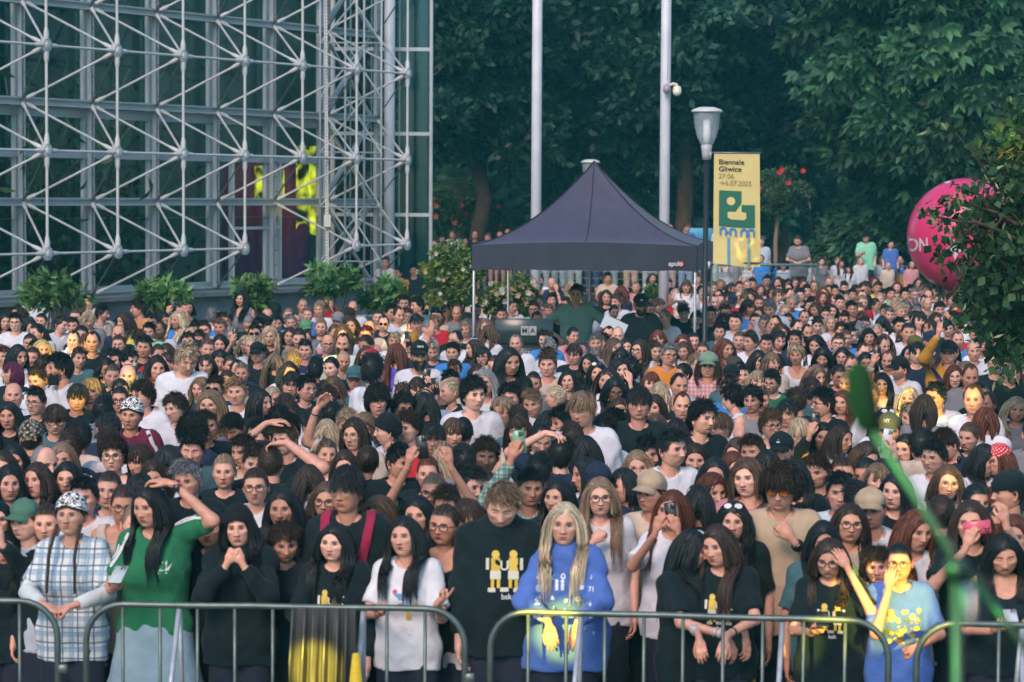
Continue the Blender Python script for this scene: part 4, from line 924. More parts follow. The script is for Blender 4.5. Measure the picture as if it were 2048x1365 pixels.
def glasshouse():
    root = empty('glasshouse', (0, 0, 0)); tag(root, 'tall glasshouse behind a white steel space frame on a concrete plinth', 'building')
    RO = [8.72, 7.09, 5.46, 3.83, 2.23]; RI = [7.9, 6.27, 4.65, 3.03, 1.46]; DN = 1.3
    rods = []; 
    ii = list(range(-4, 7))
    def rod(a, b, r, col=m_white): 
        g = Geo(); tube([a, b], r, 8, col, g, caps=False); L = np.linalg.norm(b - a); d = (b - a) / L
        for e, s_ in ((a, 1), (b, -1)): tube([e + d * s_ * .10, e + d * s_ * .20, e + d * s_ * .28], [r * 1.9, r * 1.8, r], 8, col, g, caps=False)
        return g
    strut = Geo(); 
    for ri, z in enumerate(RO):
        for i in ii:
            if ri == 4 and i == 4: continue
            o = ghp(i, 0, z)
            n = Geo(); nrm = np.append(-GN, 0); ux = np.append(GU, 0); M = Matrix(((ux[0], 0, nrm[0]), (ux[1], 0, nrm[1]), (0, 1, 0))).to_4x4(); M.translation = Vector(o)
            n.join(lathe([(0, -.03), (.085, -.03), (.112, -.015), (.112, .02), (.055, .032), (.05, .05), (0, .055)], 14, m_white), M)
            for a in range(8):
                q = a * math.pi / 4; n.join(lathe([(0, 0), (.012, 0), (.012, .012), (0, .014)], 6, m_grey), M @ Matrix.Translation((.078 * math.cos(q), .078 * math.sin(q), .022)))
            if z < 7.5 and i >= -1: obj('frame_node', n, MT['paint'], root, smooth=False)
            if i < 6: strut.join(rod(o, ghp(i + 1, 0, z), .021)) if not (ri == 4 and i == 3) else None
            if ri < 4: strut.join(rod(o, ghp(i, 0, RO[ri + 1]), 0.024)) if not (ri == 3 and i == 4) else None
            for di in (-.5, .5):
                for zz in ([RI[ri]] + ([RI[ri - 1]] if ri else [])):
                    if (zz, i + di) and i + di < 6.6:
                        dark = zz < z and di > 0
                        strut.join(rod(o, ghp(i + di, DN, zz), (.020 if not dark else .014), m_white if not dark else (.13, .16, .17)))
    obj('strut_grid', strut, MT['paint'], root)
    beam = Geo(); X = Matrix(((GU[0], -GN[0], 0), (GU[1], -GN[1], 0), (0, 0, 1)))
    for k, z in enumerate(RI):
        a, b = ghp(-5, DN, z), ghp(6.5, DN, z)
        for dz, hh, w_ in ((.05, .03, .16), (-.05, .03, .16), (0, .08, .05)): bar(a + [0, 0, dz], b + [0, 0, dz], w_, hh, beam, m_grey)
    for i in np.arange(-4.5, 7, 1):
        a, b = ghp(i, DN, 1.4), ghp(i, DN, 9)
        for off in (-.035, .035): bar(a + np.append(GU * off, 0), b + np.append(GU * off, 0), .02, .08, beam, m_grey, up=np.append(GN, 0))
        for z in np.arange(1.6, 8.5, .27): box(ghp(i, DN - .075, z), (.05, .02, .02), beam, (.1, .12, .12), M=X)
    obj('beam_grid', beam, MT['paint'], root, smooth=False)
    # glazing
    DG = DN + .20; mul = Geo()
    for i in np.arange(-5, 7, 1):
        bar(ghp(i - .42, DG, 1.45), ghp(i - .42, DG, 9), .13, .05, mul, m_grey, up=np.append(GN, 0)); bar(ghp(i - .49, DG, 1.45), ghp(i - .49, DG, 9), .05, .07, mul, m_white, up=np.append(GN, 0))
    for z, h in ((1.52, .16), (3.80, .10), (4.5, .16), (6.9, .1), (2.75, .001)): bar(ghp(-5, DG - .03, z), ghp(5.55, DG - .03, z), .10, h, mul, m_grey)
    for i in (3.9, 4.75): bar(ghp(i, DG - .02, 1.5), ghp(i, DG - .02, 3.8), .06, .10, mul, m_white, up=np.append(GN, 0))
    bar(ghp(3.9, DG - .02, 2.55), ghp(4.75, DG - .02, 2.55), .05, .05, mul, m_white)
    obj('glazing_frame', mul, MT['paint'], root, smooth=False)
    for i in range(-5, 6):
        g = Geo(); a, b = ghp(i - .42, DG + .02, 0), ghp(i + .58, DG + .02, 0); dx = np.append(GN * .012, 0); V = []
        for q, z in ((a, 1.45), (b, 1.45), (b, 9), (a, 9)): V += [(q[0], q[1], z)]
        V += [tuple(np.array(v) + dx) for v in V]; g.add(V, [(0, 1, 2, 3), (7, 6, 5, 4), (0, 4, 5, 1), (1, 5, 6, 2), (2, 6, 7, 3), (3, 7, 4, 0)], (1, 1, 1)); obj('window_pane', g, glass, root, smooth=False)
    # plinth
    pl = Geo(); bar(ghp(-6, DN + .15, .70), ghp(7.2, DN + .15, .70), .9, 1.40, pl, (.26, .28, .29)); bar(ghp(-6, DN - .02, 1.42), ghp(7.2, DN - .02, 1.42), 1.25, .07, pl, (.20, .22, .22)); obj('plinth', pl, MT['concrete'], root, smooth=False)
    # right-hand glazed bay with white column
    Y = 48.5; s = F_PX / Y; X_ = lambda px: at_y(px, 500, Y).x; bay = Geo()
    tube([(X_(780), Y - .35, 0), (X_(780), Y - .35, 9)], .105, 20, (.55, .60, .64), bay); obj('round_column', bay, MT['paint'], root)
    fr = Geo(); tube([(X_(861), Y, .8), (X_(861), Y, 9)], .036, 8, (.6, .62, .64), fr); tube([(X_(665), Y, .8), (X_(665), Y, 9)], .05, 8, m_white, fr)
    for py in (99, 268, 430, 560): z = at_y(800, py, Y).z; box(((X_(665) + X_(861)) / 2, Y, z), (X_(861) - X_(665), .06, .07), fr, (.58, .60, .62))
    for px, w_ in ((700, .03), (742, .025), (798, .03)): box((X_(px), Y + .05, 4.5), (w_, .04, 8), fr, m_white)
    obj('bay_frame', fr, MT['paint'], root, smooth=False)
    cu = Geo(); 
    for px, w_ in ((808, .16), (838, .13), (725, .12)): tube([(X_(px), Y + .9, 0), (X_(px), Y + .9, 9)], w_, 14, (.30, .33, .30), cu)
    obj('inner_column', cu, MT['paint'], root)
    g = Geo(); V = [(X_(665), Y + .02, .8), (X_(861), Y + .02, .8), (X_(861), Y + .02, 9), (X_(665), Y + .02, 9)]; V += [(x, y + .012, z) for x, y, z in V]; g.add(V, [(0, 1, 2, 3), (7, 6, 5, 4)], (1, 1, 1)); obj('window_pane', g, glass, root, smooth=False)
    # lattice tower and vertical cable tray at the corner
    lt = Geo(); rg = np.random.RandomState(5); x0, x1, yy = at_y(632, 400, 46).x, at_y(765, 400, 46).x, 46
    for px in (640, 690, 727, 762): x = at_y(px, 400, yy).x; tube([(x, yy + .3 * (px % 2), .8), (x, yy, 9)], .022, 6, (.40, .46, .48), lt)
    for k in range(8):
        z = .9 + k * 1.02
        for (a, b) in ((640, 727), (762, 690)): tube([(at_y(a, 400, yy).x, yy, z), (at_y(b, 400, yy).x, yy + .25, z + 1.02)], .018, 6, (.38, .44, .46), lt, caps=False)
        tube([(x0, yy, z), (x1, yy, z)], .014, 6, (.4, .45, .47), lt)
    obj('lattice_tower', lt, MT['paint'], root)
    br = Geo(); A = [ghp(4.5, DN, z) for z in RI]; 
    for (i0, z0, i1, z1) in ((5.5, 3.03, 6.5, 4.65), (5.5, 4.65, 6.5, 6.27), (5.5, 1.46, 6.5, 3.03), (5.5, 6.27, 6.5, 7.9)): 
        bar(ghp(i0, DN + .1, z0), ghp(i1, DN + .1, z1), .07, .07, br, m_grey); bar(ghp(i1, DN + .1, z0), ghp(i0, DN + .1, z1), .05, .05, br, m_grey)
    obj('cross_brace', br, MT['paint'], root, smooth=False)
    ct = Geo(); b0 = at_y(655, 565, 44.5); b1 = at_y(651, -20, 44.5); bar(b0, b1, .07, .06, ct, (.55, .54, .52)); 
    for k in range(90): q = Vector(b0).lerp(Vector(b1), k / 90); box((q.x, q.y - .035, q.z), (.02, .01, .02), ct, (.12, .12, .12))
    box(at_y(655, 442, 44.4), (.12, .08, .22), ct, (.55, .55, .48)); obj('cable_tray', ct, MT['paint'], root, smooth=False)
    # inside: floor, dark rear wall, pink hanging cloth
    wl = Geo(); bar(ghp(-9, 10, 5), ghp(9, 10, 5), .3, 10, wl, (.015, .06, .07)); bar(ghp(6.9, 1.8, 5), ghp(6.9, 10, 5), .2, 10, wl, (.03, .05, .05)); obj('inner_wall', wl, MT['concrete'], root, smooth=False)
    pk = Geo(); nx, nz = 30, 12; a, b = ghp(4.75, DN + 1.5, 0), ghp(6.4, DN + 1.5, 0); t = np.linspace(0, 1, nx); zz = np.linspace(1.5, 3.6, nz); T, Z = np.meshgrid(t, zz); q = np.sin(T * 40) * .06
    V = np.stack([a[0] + (b[0] - a[0]) * T + GN[0] * q, a[1] + (b[1] - a[1]) * T + GN[1] * q, Z + .25 * np.sin(T * 3.1) * (Z > 3.4)], -1).reshape(-1, 3); i, j = np.meshgrid(np.arange(nz - 1), np.arange(nx - 1), indexing='ij')
    pk.add(V, np.stack([i * nx + j, i * nx + j + 1, i * nx + nx + j + 1, i * nx + nx + j], -1).reshape(-1, 4), (.42, .03, .28)); pk.add(V + np.append(GN * .01, 0), np.stack([i * nx + j, i * nx + nx + j, i * nx + nx + j + 1, i * nx + j + 1], -1).reshape(-1, 4), (.42, .03, .28)); obj('pink_curtain', pk, MT['cloth'], root)
glasshouse()
glow = node_mat('added_yellow_glow', .6, .2, base=(.10, .09, .03)); nt = glow.node_tree; b_ = nt.nodes['Principled BSDF']; nz = nt.nodes.new('ShaderNodeTexNoise'); nz.inputs['Scale'].default_value = 3.2; nz.inputs['Detail'].default_value = 3  # emission for added sheets that stand in for yellow stage light in the glass
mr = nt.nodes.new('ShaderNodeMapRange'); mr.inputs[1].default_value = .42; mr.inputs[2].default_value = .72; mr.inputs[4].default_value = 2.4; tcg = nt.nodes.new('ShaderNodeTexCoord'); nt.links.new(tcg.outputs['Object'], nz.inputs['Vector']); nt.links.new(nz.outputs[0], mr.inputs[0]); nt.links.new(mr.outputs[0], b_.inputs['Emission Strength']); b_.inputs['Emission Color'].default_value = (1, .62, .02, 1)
for lab, i0, i1, z0, z1 in (('added glowing sheet imitating yellow stage light beside the glasshouse door', 4.72, 5.30, 2.95, 3.7), ('broad added sheet imitating yellow stage light behind the corner glass', 5.50, 6.05, 2.5, 4.1)):
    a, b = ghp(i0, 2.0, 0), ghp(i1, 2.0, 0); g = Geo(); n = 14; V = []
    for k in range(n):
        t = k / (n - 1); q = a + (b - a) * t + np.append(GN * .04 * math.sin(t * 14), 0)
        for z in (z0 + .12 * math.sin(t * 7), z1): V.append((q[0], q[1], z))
    F = [(2 * k, 2 * k + 2, 2 * k + 3, 2 * k + 1) for k in range(n - 1)]; V2 = [(x + GN[0] * .01, y + GN[1] * .01, z) for x, y, z in V]; g.add(V, F, (.55, .52, .40)); g.add(V2, [f[::-1] for f in F], (.55, .52, .40)); tag(obj('added_glow_sheet', g, glow), lab, 'lamp')
for k, (i, dn, h) in enumerate(((-.2, 3.2, 5.2), (1.0, 3.0, 5.0), (2.2, 3.6, 4.2), (-2, 3.5, 4.5), (3.6, 4, 4.6))):
    rg = np.random.RandomState(90 + k); q = ghp(i, dn, 0); root = empty('indoor_plant', (q[0], q[1], 0)); tag(root, ('slender plant', 'branching plant', 'broad dark plant', 'tall plant', 'feathery plant')[k] + ' inside the glasshouse, ' + ('second bay from the left', 'third bay from the left', 'fourth bay from the left', 'first bay at the left edge', 'behind the yellow glow')[k], 'plant', 'plants inside the glasshouse')
    t = Geo(); g = Geo(); limb(t, (0, 0, 0), (0, 0, h), .10, .05, rg, 8, .01, (.22, .22, .14))
    for b in range(9):
        e = np.array([rg.randn() * .8, rg.randn() * .5, h + rg.rand() * 1.6 - .4]); limb(t, (0, 0, h * rg.uniform(.5, .95)), e, .035, .01, rg, 6, .04, (.2, .2, .12))
    P = np.array([0, 0, h * .5]) + rg.randn(900, 3) * [.8, .6, h * .3]; leaf_cloud(g, P, np.tile([0, 0, .2], (900, 1)), .28, rg, [(.05, .13, .05), (.03, .09, .04)], asp=.3)
    obj('stem', t, MT['bark'], root); obj('foliage', g, MT['leaf'], root)
# ------------------------------------------------------------------ flagpoles, camera, lamps, banner
def pole(px0, px1, Y, rad, label):
    b = at_y(px1, 600, Y); o = Geo(); tube([(0, 0, 0), (0, 0, 5), (0, 0, 10)], [rad, rad * .97, rad * .9], 24, (.62, .61, .66), o); tube([(0, 0, 0), (0, 0, .12)], [rad * 1.6, rad * 1.5], 24, (.4, .4, .42), o)
    root = empty('flagpole', (b.x, Y, 0)); obj('shaft', o, MT['paint'], root); tag(root, label, 'flagpole', 'white flagpoles behind the canopy'); return root
pole(1068, 1071, 40, .086, 'thick white flagpole behind the left half of the canopy')
p2 = pole(1324, 1327, 40, .086, 'thick white flagpole carrying the round security camera')
hy = Geo(); q0 = at_y(1339, -30, 39.8); q1 = at_y(1335, 160, 39.8); tube([q0, q1], .004, 4, (.5, .5, .5), hy); obj('halyard', hy, MT['paint'], p2, M=Matrix.Translation(-p2.location))
root = empty('security_camera', at_y(1327, 178, 39.8)); tag(root, 'white dome security camera on a curved arm fixed to the flagpole', 'camera'); k = 40 / F_PX
g = Geo(); g.join(lathe([(0, -.06), (.05, -.05), (.08, -.02), (.08, .02), (.05, .05), (0, .06)], 16, (.35, .3, .33)), Matrix.Translation((.05, 0, 0)) @ Matrix.Rotation(R(90), 4, 'Y')); obj('mount', g, MT['paint'], root)
g = Geo(); tube([(.08, 0, .05), (.16, 0, .08), (.21, 0, .07), (.22, 0, .01)], .026, 10, (.6, .58, .5), g); obj('arm', g, MT['paint'], root)
g = lathe([(0, .05), (.05, .045), (.068, .01), (.068, -.03), (.074, -.035), (.06, -.09), (.03, -.115), (0, -.12)], 20, (.68, .64, .52), c=(.22, 0, 0)); obj('housing', g, MT['paint'], root)
lampglass = node_mat('lamp_glass', .15, .5, base=(.75, .85, .9), noise=(20, .1)); lampglass.node_tree.nodes['Principled BSDF'].inputs['Alpha'].default_value = .28
def lamp_post(px, top_py, Y, hr, label, group='lamp posts with bell-shaped heads'):
    t = at_y(px, top_py, Y); root = empty('street_lamp', (t.x, Y, 0)); tag(root, label, 'street lamp', group); zt = t.z
    g = lathe([(0, 0), (hr * .5, -.005), (hr * .9, -.035), (hr * 1.02, -.055), (hr * .98, -.07), (hr * .8, -.075), (0, -.07)], 32, (.62, .62, .60), c=(0, 0, zt)); obj('lid', g, MT['paint'], root)
    gb = Geo(); n = 48; pr = [(hr * .86, -.075), (hr * .84, -.12), (hr * .76, -.26), (hr * .62, -.38), (hr * .42, -.47), (hr * .28, -.50)]; gb.join(lathe(pr, n, (1, 1, 1), c=(0, 0, zt))); V = gb.V[0]; a = np.arctan2(V[:, 1], V[:, 0]); f = 1 + .02 * (np.cos(a * 24)); V[:, 0] *= f; V[:, 1] *= f; obj('shade', gb, lampglass, root)
    g = lathe([(0, -.16), (hr * .22, -.17), (hr * .24, -.36), (hr * .18, -.46), (0, -.47)], 16, (.75, .72, .7), c=(0, 0, zt)); obj('bulb', g, MT['paint'], root)
    g = lathe([(0, -.47), (hr * .36, -.49), (hr * .32, -.56), (hr * .30, -.60), (hr * .26, -.68), (0, -.68)], 20, (.42, .43, .45), c=(0, 0, zt)); obj('collar', g, MT['paint'], root)
    g = Geo(); tube([(0, 0, 0), (0, 0, .9), (0, 0, .95), (0, 0, zt - .66)], [.075, .075, .035, .032], 14, (.012, .018, .02), g); obj('post', g, MT['paint'], root); return root, zt
L1, Z1 = lamp_post(1414, 214, 31.5, .2, 'black lamp post with clear bell-shaped head carrying the yellow banner')
L2, Z2 = lamp_post(1181, 319, 50, .2, 'lamp post half hidden behind the canopy peak')
def banner():
    Y = 31.5; x0, x1 = at_y(1428, 310, Y).x, at_y(1519, 310, Y).x; zt, zb = at_y(1470, 307, Y).z, at_y(1470, 531, Y).z; W, H = x1 - x0, zt - zb
    root = empty('banner', (x0, Y - .02, zb)); tag(root, 'yellow cloth festival banner with green and blue emblem on the lamp post', 'banner')
    nx, nz = 20, 40; U, Vv = np.meshgrid(np.linspace(0, 1, nx), np.linspace(0, 1, nz))
    def sf(u, v): e_ = np.clip(.22 - v, 0, 1) / .22; return u * W + .025 * (1 - v) * u, -.035 * np.sin(u * 5) * e_ - .012 * (1 - v), v * H + .02 * (1 - v) * np.cos(u * 4)
    X, YY, Z = sf(U, Vv); i, j = np.meshgrid(np.arange(nz - 1), np.arange(nx - 1), indexing='ij'); q = np.stack([i * nx + j, i * nx + j + 1, i * nx + nx + j + 1, i * nx + nx + j], -1).reshape(-1, 4); P = np.stack([X, YY, Z], -1).reshape(-1, 3)
    g = Geo().add(P, q, (.62, .50, .20)); g.add(P + [0, .006, 0], q[:, ::-1], (.62, .50, .20)); obj('cloth', g, MT['vinyl'], root)
    cnt = [0]
    def put(name, V2, F, col):
        V3 = []; cnt[0] += 1
        for v in V2: x, y, z = sf(np.float64(v[0]), np.float64(v[1])); V3.append((x, y - .008 - .0012 * cnt[0], z))
        obj(name, Geo().add(V3, F, col), MT['vinyl'], root, smooth=False)
    def txt(s, u, v, h, col, off=0., sx=1):
        V, F = text_geo(s, h, offset=off, sx=sx); put('lettering', [(u + x / W, v + y / H) for x, y, z in V], F, col)
    dk = (.025, .025, .03); tn = (.30, .24, .10)
    txt('Biennale', .10, .900, .092, dk, .0013, 1.05); txt('Gliwice', .10, .838, .092, dk, .0013, 1.05); txt('27.06', .10, .775, .088, tn, .0004); txt('→6.07.2025', .10, .714, .088, tn, .0004, .98)
    GR = (.02, .13, .085)
    def poly(pts, col, name='emblem'):                                # fan from centroid over a fine outline
        from mathutils.geometry import tessellate_polygon
        # subdivide so the decal follows the cloth
        t = tessellate_polygon([[Vector((a, b, 0)) for a, b in pts]]); put(name, pts, [tuple(x) for x in t], col)
    fx = lambda px: (px - 215) / 288; fy = lambda py: 1 - (py - 412) / 730        # zoomed pixel -> banner fraction
    def R_(x0, y0, x1, y1, n=6): return [(fx(x0 + (x1 - x0) * a / n), fy(y0)) for a in range(n)] + [(fx(x1), fy(y0 + (y1 - y0) * a / n)) for a in range(n)] + [(fx(x1 + (x0 - x1) * a / n), fy(y1)) for a in range(n)] + [(fx(x0), fy(y1 + (y0 - y1) * a / n)) for a in range(n)]
    poly([(fx(a), fy(b)) for a, b in ((248, 656), (387, 656), (387, 730), (380, 750), (390, 750), (390, 745), (470, 745), (470, 890), (400, 890), (320, 890), (248, 890), (248, 800), (248, 730))], GR)
    YL = (.62, .50, .20)
    poly([(fx(322 + 26 * math.cos(a)), fy(724 + 27 * math.sin(a))) for a in np.linspace(0, 6.28, 24, endpoint=False)], YL)
    poly([(fx(a), fy(b)) for a, b in ((368, 765), (387, 740), (388, 792), (416, 794), (417, 830), (404, 843), (322, 843), (303, 832), (301, 795), (352, 792))], YL)
    BL = (.05, .20, .48)
    for x0 in (252, 312, 380, 424): 
        w_ = 46; a = np.linspace(0, math.pi, 12); out = [(x0 + w_ / 2 - w_ / 2 * math.cos(t), 915 - 20 * math.sin(t)) for t in a]; inn = [(x0 + w_ / 2 + 11 * math.cos(t), 918 - 10 * math.sin(t)) for t in a]
        poly([(fx(x), fy(y)) for x, y in [(x0, 950)] + out + [(x0 + w_, 950), (x0 + w_ - 12, 950)] + inn + [(x0 + 12, 950)]], BL)
    for x0 in (290, 418): poly(R_(x0, 922, x0 + 20, 934, 2), BL)
    for x0 in (300, 424): poly(R_(x0, 960, x0 + 15, 1138, 8), (.10, .26, .42) if x0 < 400 else (.14, .30, .32))
    for nm, z in (('banner_arm', zt + .005), ('banner_arm', zb + .03)):
        g = Geo(); tube([(-.10, .0, z - zb), (W + .02, 0.0, z - zb)], .012, 8, (.2, .2, .22), g); box((-.05, 0, z - zb - .03), (.03, .04, .10), g, (.6, .6, .62)); obj(nm, g, MT['galv'], root)
banner()
# ------------------------------------------------------------------ canopy
def canopy():
    Y = 32.6; xl, xr = at_y(944, 515, Y).x, at_y(1394, 515, Y).x; c0 = np.array([xl, Y]); c1 = np.array([xr, Y]); sh = np.array([.46, 3.0]); c3 = c0 + sh; c2 = c1 + sh
    root = empty('canopy_tent', ((xl + xr) / 2, Y + 1.5, 0)); tag(root, 'black pop-up canopy with pointed roof over the sound desk', 'canopy'); off = np.append((c0 + c2) / 2, 0); 
    root.location = off; ze, zv, za = 2.52, 2.19, 3.66
    C = [np.append(c, 0) - off for c in (c0, c1, c2, c3)]; apex = np.array([-.06, 0, za]); n = 22; V = []; F = []; g = Geo()
    for e in range(4):
        a, b = C[e], C[(e + 1) % 4]; rows = []
        for i in range(n + 1):
            t = i / n; row = []
            for j in range(17):
                u = j / 16; edge = a * (1 - u) + b * u; lift = .045 * np.sin(np.pi * u); ez = ze + lift * (1 - t)
                xy = edge[:2] * (1 - t) + apex[:2] * t; z = ez + (za - ez) * (t ** 1.9 * .80 + t * .20) - .07 * np.sin(np.pi * t) * np.sin(np.pi * u) ** .8 * (1 - abs(2 * u - 1) * .3) + .018 * np.exp(-((u - .5) / .05) ** 2) * np.sin(np.pi * t)
                z += .006 * np.sin(u * 50 + t * 9) * np.sin(np.pi * t)
                row.append((xy[0], xy[1], z))
            rows.append(row)
        A = np.array(rows); i, j = np.meshgrid(np.arange(n), np.arange(16), indexing='ij'); q = np.stack([i * 17 + j, i * 17 + j + 1, i * 17 + 18 + j, i * 17 + 17 + j], -1).reshape(-1, 4)
        g.add(A.reshape(-1, 3), q, (.062, .058, .098)); g.add(A.reshape(-1, 3) - [0, 0, .008], q[:, ::-1], (.05, .05, .06))
    obj('roof', g, MT['canvas'], root)
    sm = Geo()
    for e in range(4):
        P = []
        for i in range(n + 1):
            t = i / n; xy = C[e][:2] * (1 - t) + apex[:2] * t; z = ze + (za - ze) * (t ** 1.9 * .80 + t * .20); P.append((xy[0], xy[1], z + .004))
        tube(P, .010, 6, (.015, .015, .02), sm)
    m0 = (C[0] + C[1]) / 2; P = [np.append(m0[:2] * (1 - t) + apex[:2] * t, (ze + .045 * (1 - t)) + (za - ze - .045 * (1 - t)) * (t ** 1.9 * .80 + t * .20) - .07 * np.sin(np.pi * t) + .022 * np.sin(np.pi * t)) + [0, -.006, .006] for t in np.linspace(0, 1, 24)]; tube(P, .005, 5, (.015, .015, .02), sm)
    obj('seam', sm, MT['canvas'], root)
    for e in range(4):
        a, b = C[e], C[(e + 1) % 4]; nn = np.array([b[1] - a[1], -(b[0] - a[0]), 0]); nn /= np.linalg.norm(nn); v = Geo(); u = np.linspace(0, 1, 41); z = np.linspace(0, 1, 7); U, Z = np.meshgrid(u, z)
        P = a + (b - a) * U[..., None]; P[..., 2] = (ze + .045 * np.sin(np.pi * U)) * (1 - Z) + (zv + .006 * np.sin(U * 30)) * Z; wv = (.006 * np.sin(U * 26) + .004 * np.sin(U * 61)) * Z + .01; P += nn * wv[..., None]
        i, j = np.meshgrid(np.arange(6), np.arange(40), indexing='ij'); q = np.stack([i * 41 + j, i * 41 + 41 + j, i * 41 + 42 + j, i * 41 + j + 1], -1).reshape(-1, 4); v.add(P.reshape(-1, 3), q, (.030, .034, .055)); v.add(P.reshape(-1, 3) - nn * .006, q[:, ::-1], (.05, .05, .06)); obj('valance', v, MT['canvas'], root)
    tx = Geo(); V, F = text_geo('apulo', .085, offset=.003); q = at_y(1337, 532, Y - .03) - Vector(root.location); tx.add(np.array([(q.x + x, q.y, q.z + y) for x, y, z in V]), F, (.5, .5, .52)); V2 = lathe([(0, 0), (.034, 0), (.034, .002), (0, .002)], 16, (.6, .06, .03)); tx.join(V2, Matrix.Translation((q.x + .17, q.y + .003, q.z + .025)) @ Matrix.Rotation(R(90), 4, 'X')); obj('maker_logo', tx, MT['vinyl'], root, smooth=False)
    for e in range(4):
        l = Geo(); p = C[e] * .985; box((p[0], p[1], 1.2), (.035, .035, 2.4), l, (.30, .32, .33), bev=.004); box((p[0], p[1], .02), (.10, .10, .03), l, (.1, .1, .1)); obj('leg', l, MT['galv'], root)
    tr = Geo()
    for e in range(4):
        a, b = C[e] * .98, C[(e + 1) % 4] * .98
        for k in range(4):
            p, q = a + (b - a) * k / 4, a + (b - a) * (k + 1) / 4; z0, z1 = (2.28, 2.5) if k % 2 else (2.5, 2.28); bar((p[0], p[1], z0), (q[0], q[1], z1), .012, .03, tr, (.25, .26, .27)); bar((p[0], p[1], z1), (q[0], q[1], z0), .012, .03, tr, (.25, .26, .27))
    obj('scissor_truss', tr, MT['galv'], root)
canopy()
# sound desk under the canopy
def desk():
    Y = 31.9; a = at_y(989, 642, Y); b = at_y(1107, 642, Y); W = b.x - a.x; cx = (a.x + b.x) / 2
    root = empty('mixing_table', (cx + .6, Y + .3, 0)); tag(root, 'folding table under the canopy that carries the lighting consoles', 'table'); g = Geo(); box((0, 0, .98), (2.6, .7, .05), g, (.06, .06, .06), bev=.01); obj('table_top', g, MT['plastic'], root)
    for sx in (-1.2, 1.2):
        for sy in (-.28, .28): g = Geo(); tube([(sx, sy, 0), (sx, sy, .955)], .02, 8, (.3, .3, .3), g); obj('leg', g, MT['galv'], root)
    r2 = empty('lighting_console', (cx, Y, 1.006)); tag(r2, 'black lighting console with raised screen panel lettered M A', 'console')
    g = Geo(); box((0, .14, .40), (W, .05, .33), g, (.03, .045, .045), bev=.012); obj('screen_panel', g, MT['plastic'], r2); g = Geo(); box((0, .05, .11), (W + .04, .44, .2), g, (.025, .03, .03), bev=.012); obj('desk_body', g, MT['plastic'], r2)
    g = Geo()
    for i in range(22): box((-W / 2 + .05 + i * .033, -.172, .15), (.018, .012, .025), g, (.42, .42, .45)); 
    obj('fader_row', g, MT['plastic'], r2, smooth=False)
    for k, ch in enumerate('MA'):
        q = Geo(); box((.01 + k * .105, .110, .41), (.098, .006, .12), q, (.35, .36, .36)); V, F = text_geo(ch, .095, offset=.002, align='CENTER'); q.add(np.array([(.01 + k * .105 + x, .105,   .377 + y) for x, y, z in V]), F, (.02, .03, .03)); obj('letter_tile', q, MT['vinyl'], r2, smooth=False)
    for px, py, w_, h_, lab in ((1172, 668, .3, .2, 'small dark laptop stand in front of the man in the green t-shirt'), (1235, 690, .5, .12, 'low black console in front of the bearded technician')):
        q = at_y(px, py, Y); r3 = empty('console', (q.x, Y - .05, 1.006)); tag(r3, lab, 'console'); g = Geo(); box((0, 0, h_ / 2 + .06), (w_, .03, h_), g, (.02, .022, .025), bev=.006, M=Matrix.Rotation(R(-18), 3, 'X')); obj('screen', g, MT['plastic'], r3); g = Geo(); box((0, -.03, .03), (w_, .24, .05), g, (.03, .03, .03), bev=.008); obj('base', g, MT['plastic'], r3)
    q = at_y(1228, 652, Y + .9); r4 = empty('white_board', (q.x, Y + .9, 0)); tag(r4, 'tilted white sheet on a stand between the two technicians', 'board'); g = Geo(); box((0, 0, q.z), (.34, .012, .18), g, (.55, .58, .62), M=Matrix.Rotation(R(25), 3, 'Y')); obj('sheet', g, MT['vinyl'], r4, smooth=False); g = Geo(); tube([(0, .02, 0), (0, .02, q.z)], .012, 8, (.1, .1, .1), g); obj('stand', g, MT['plastic'], r4)
desk()
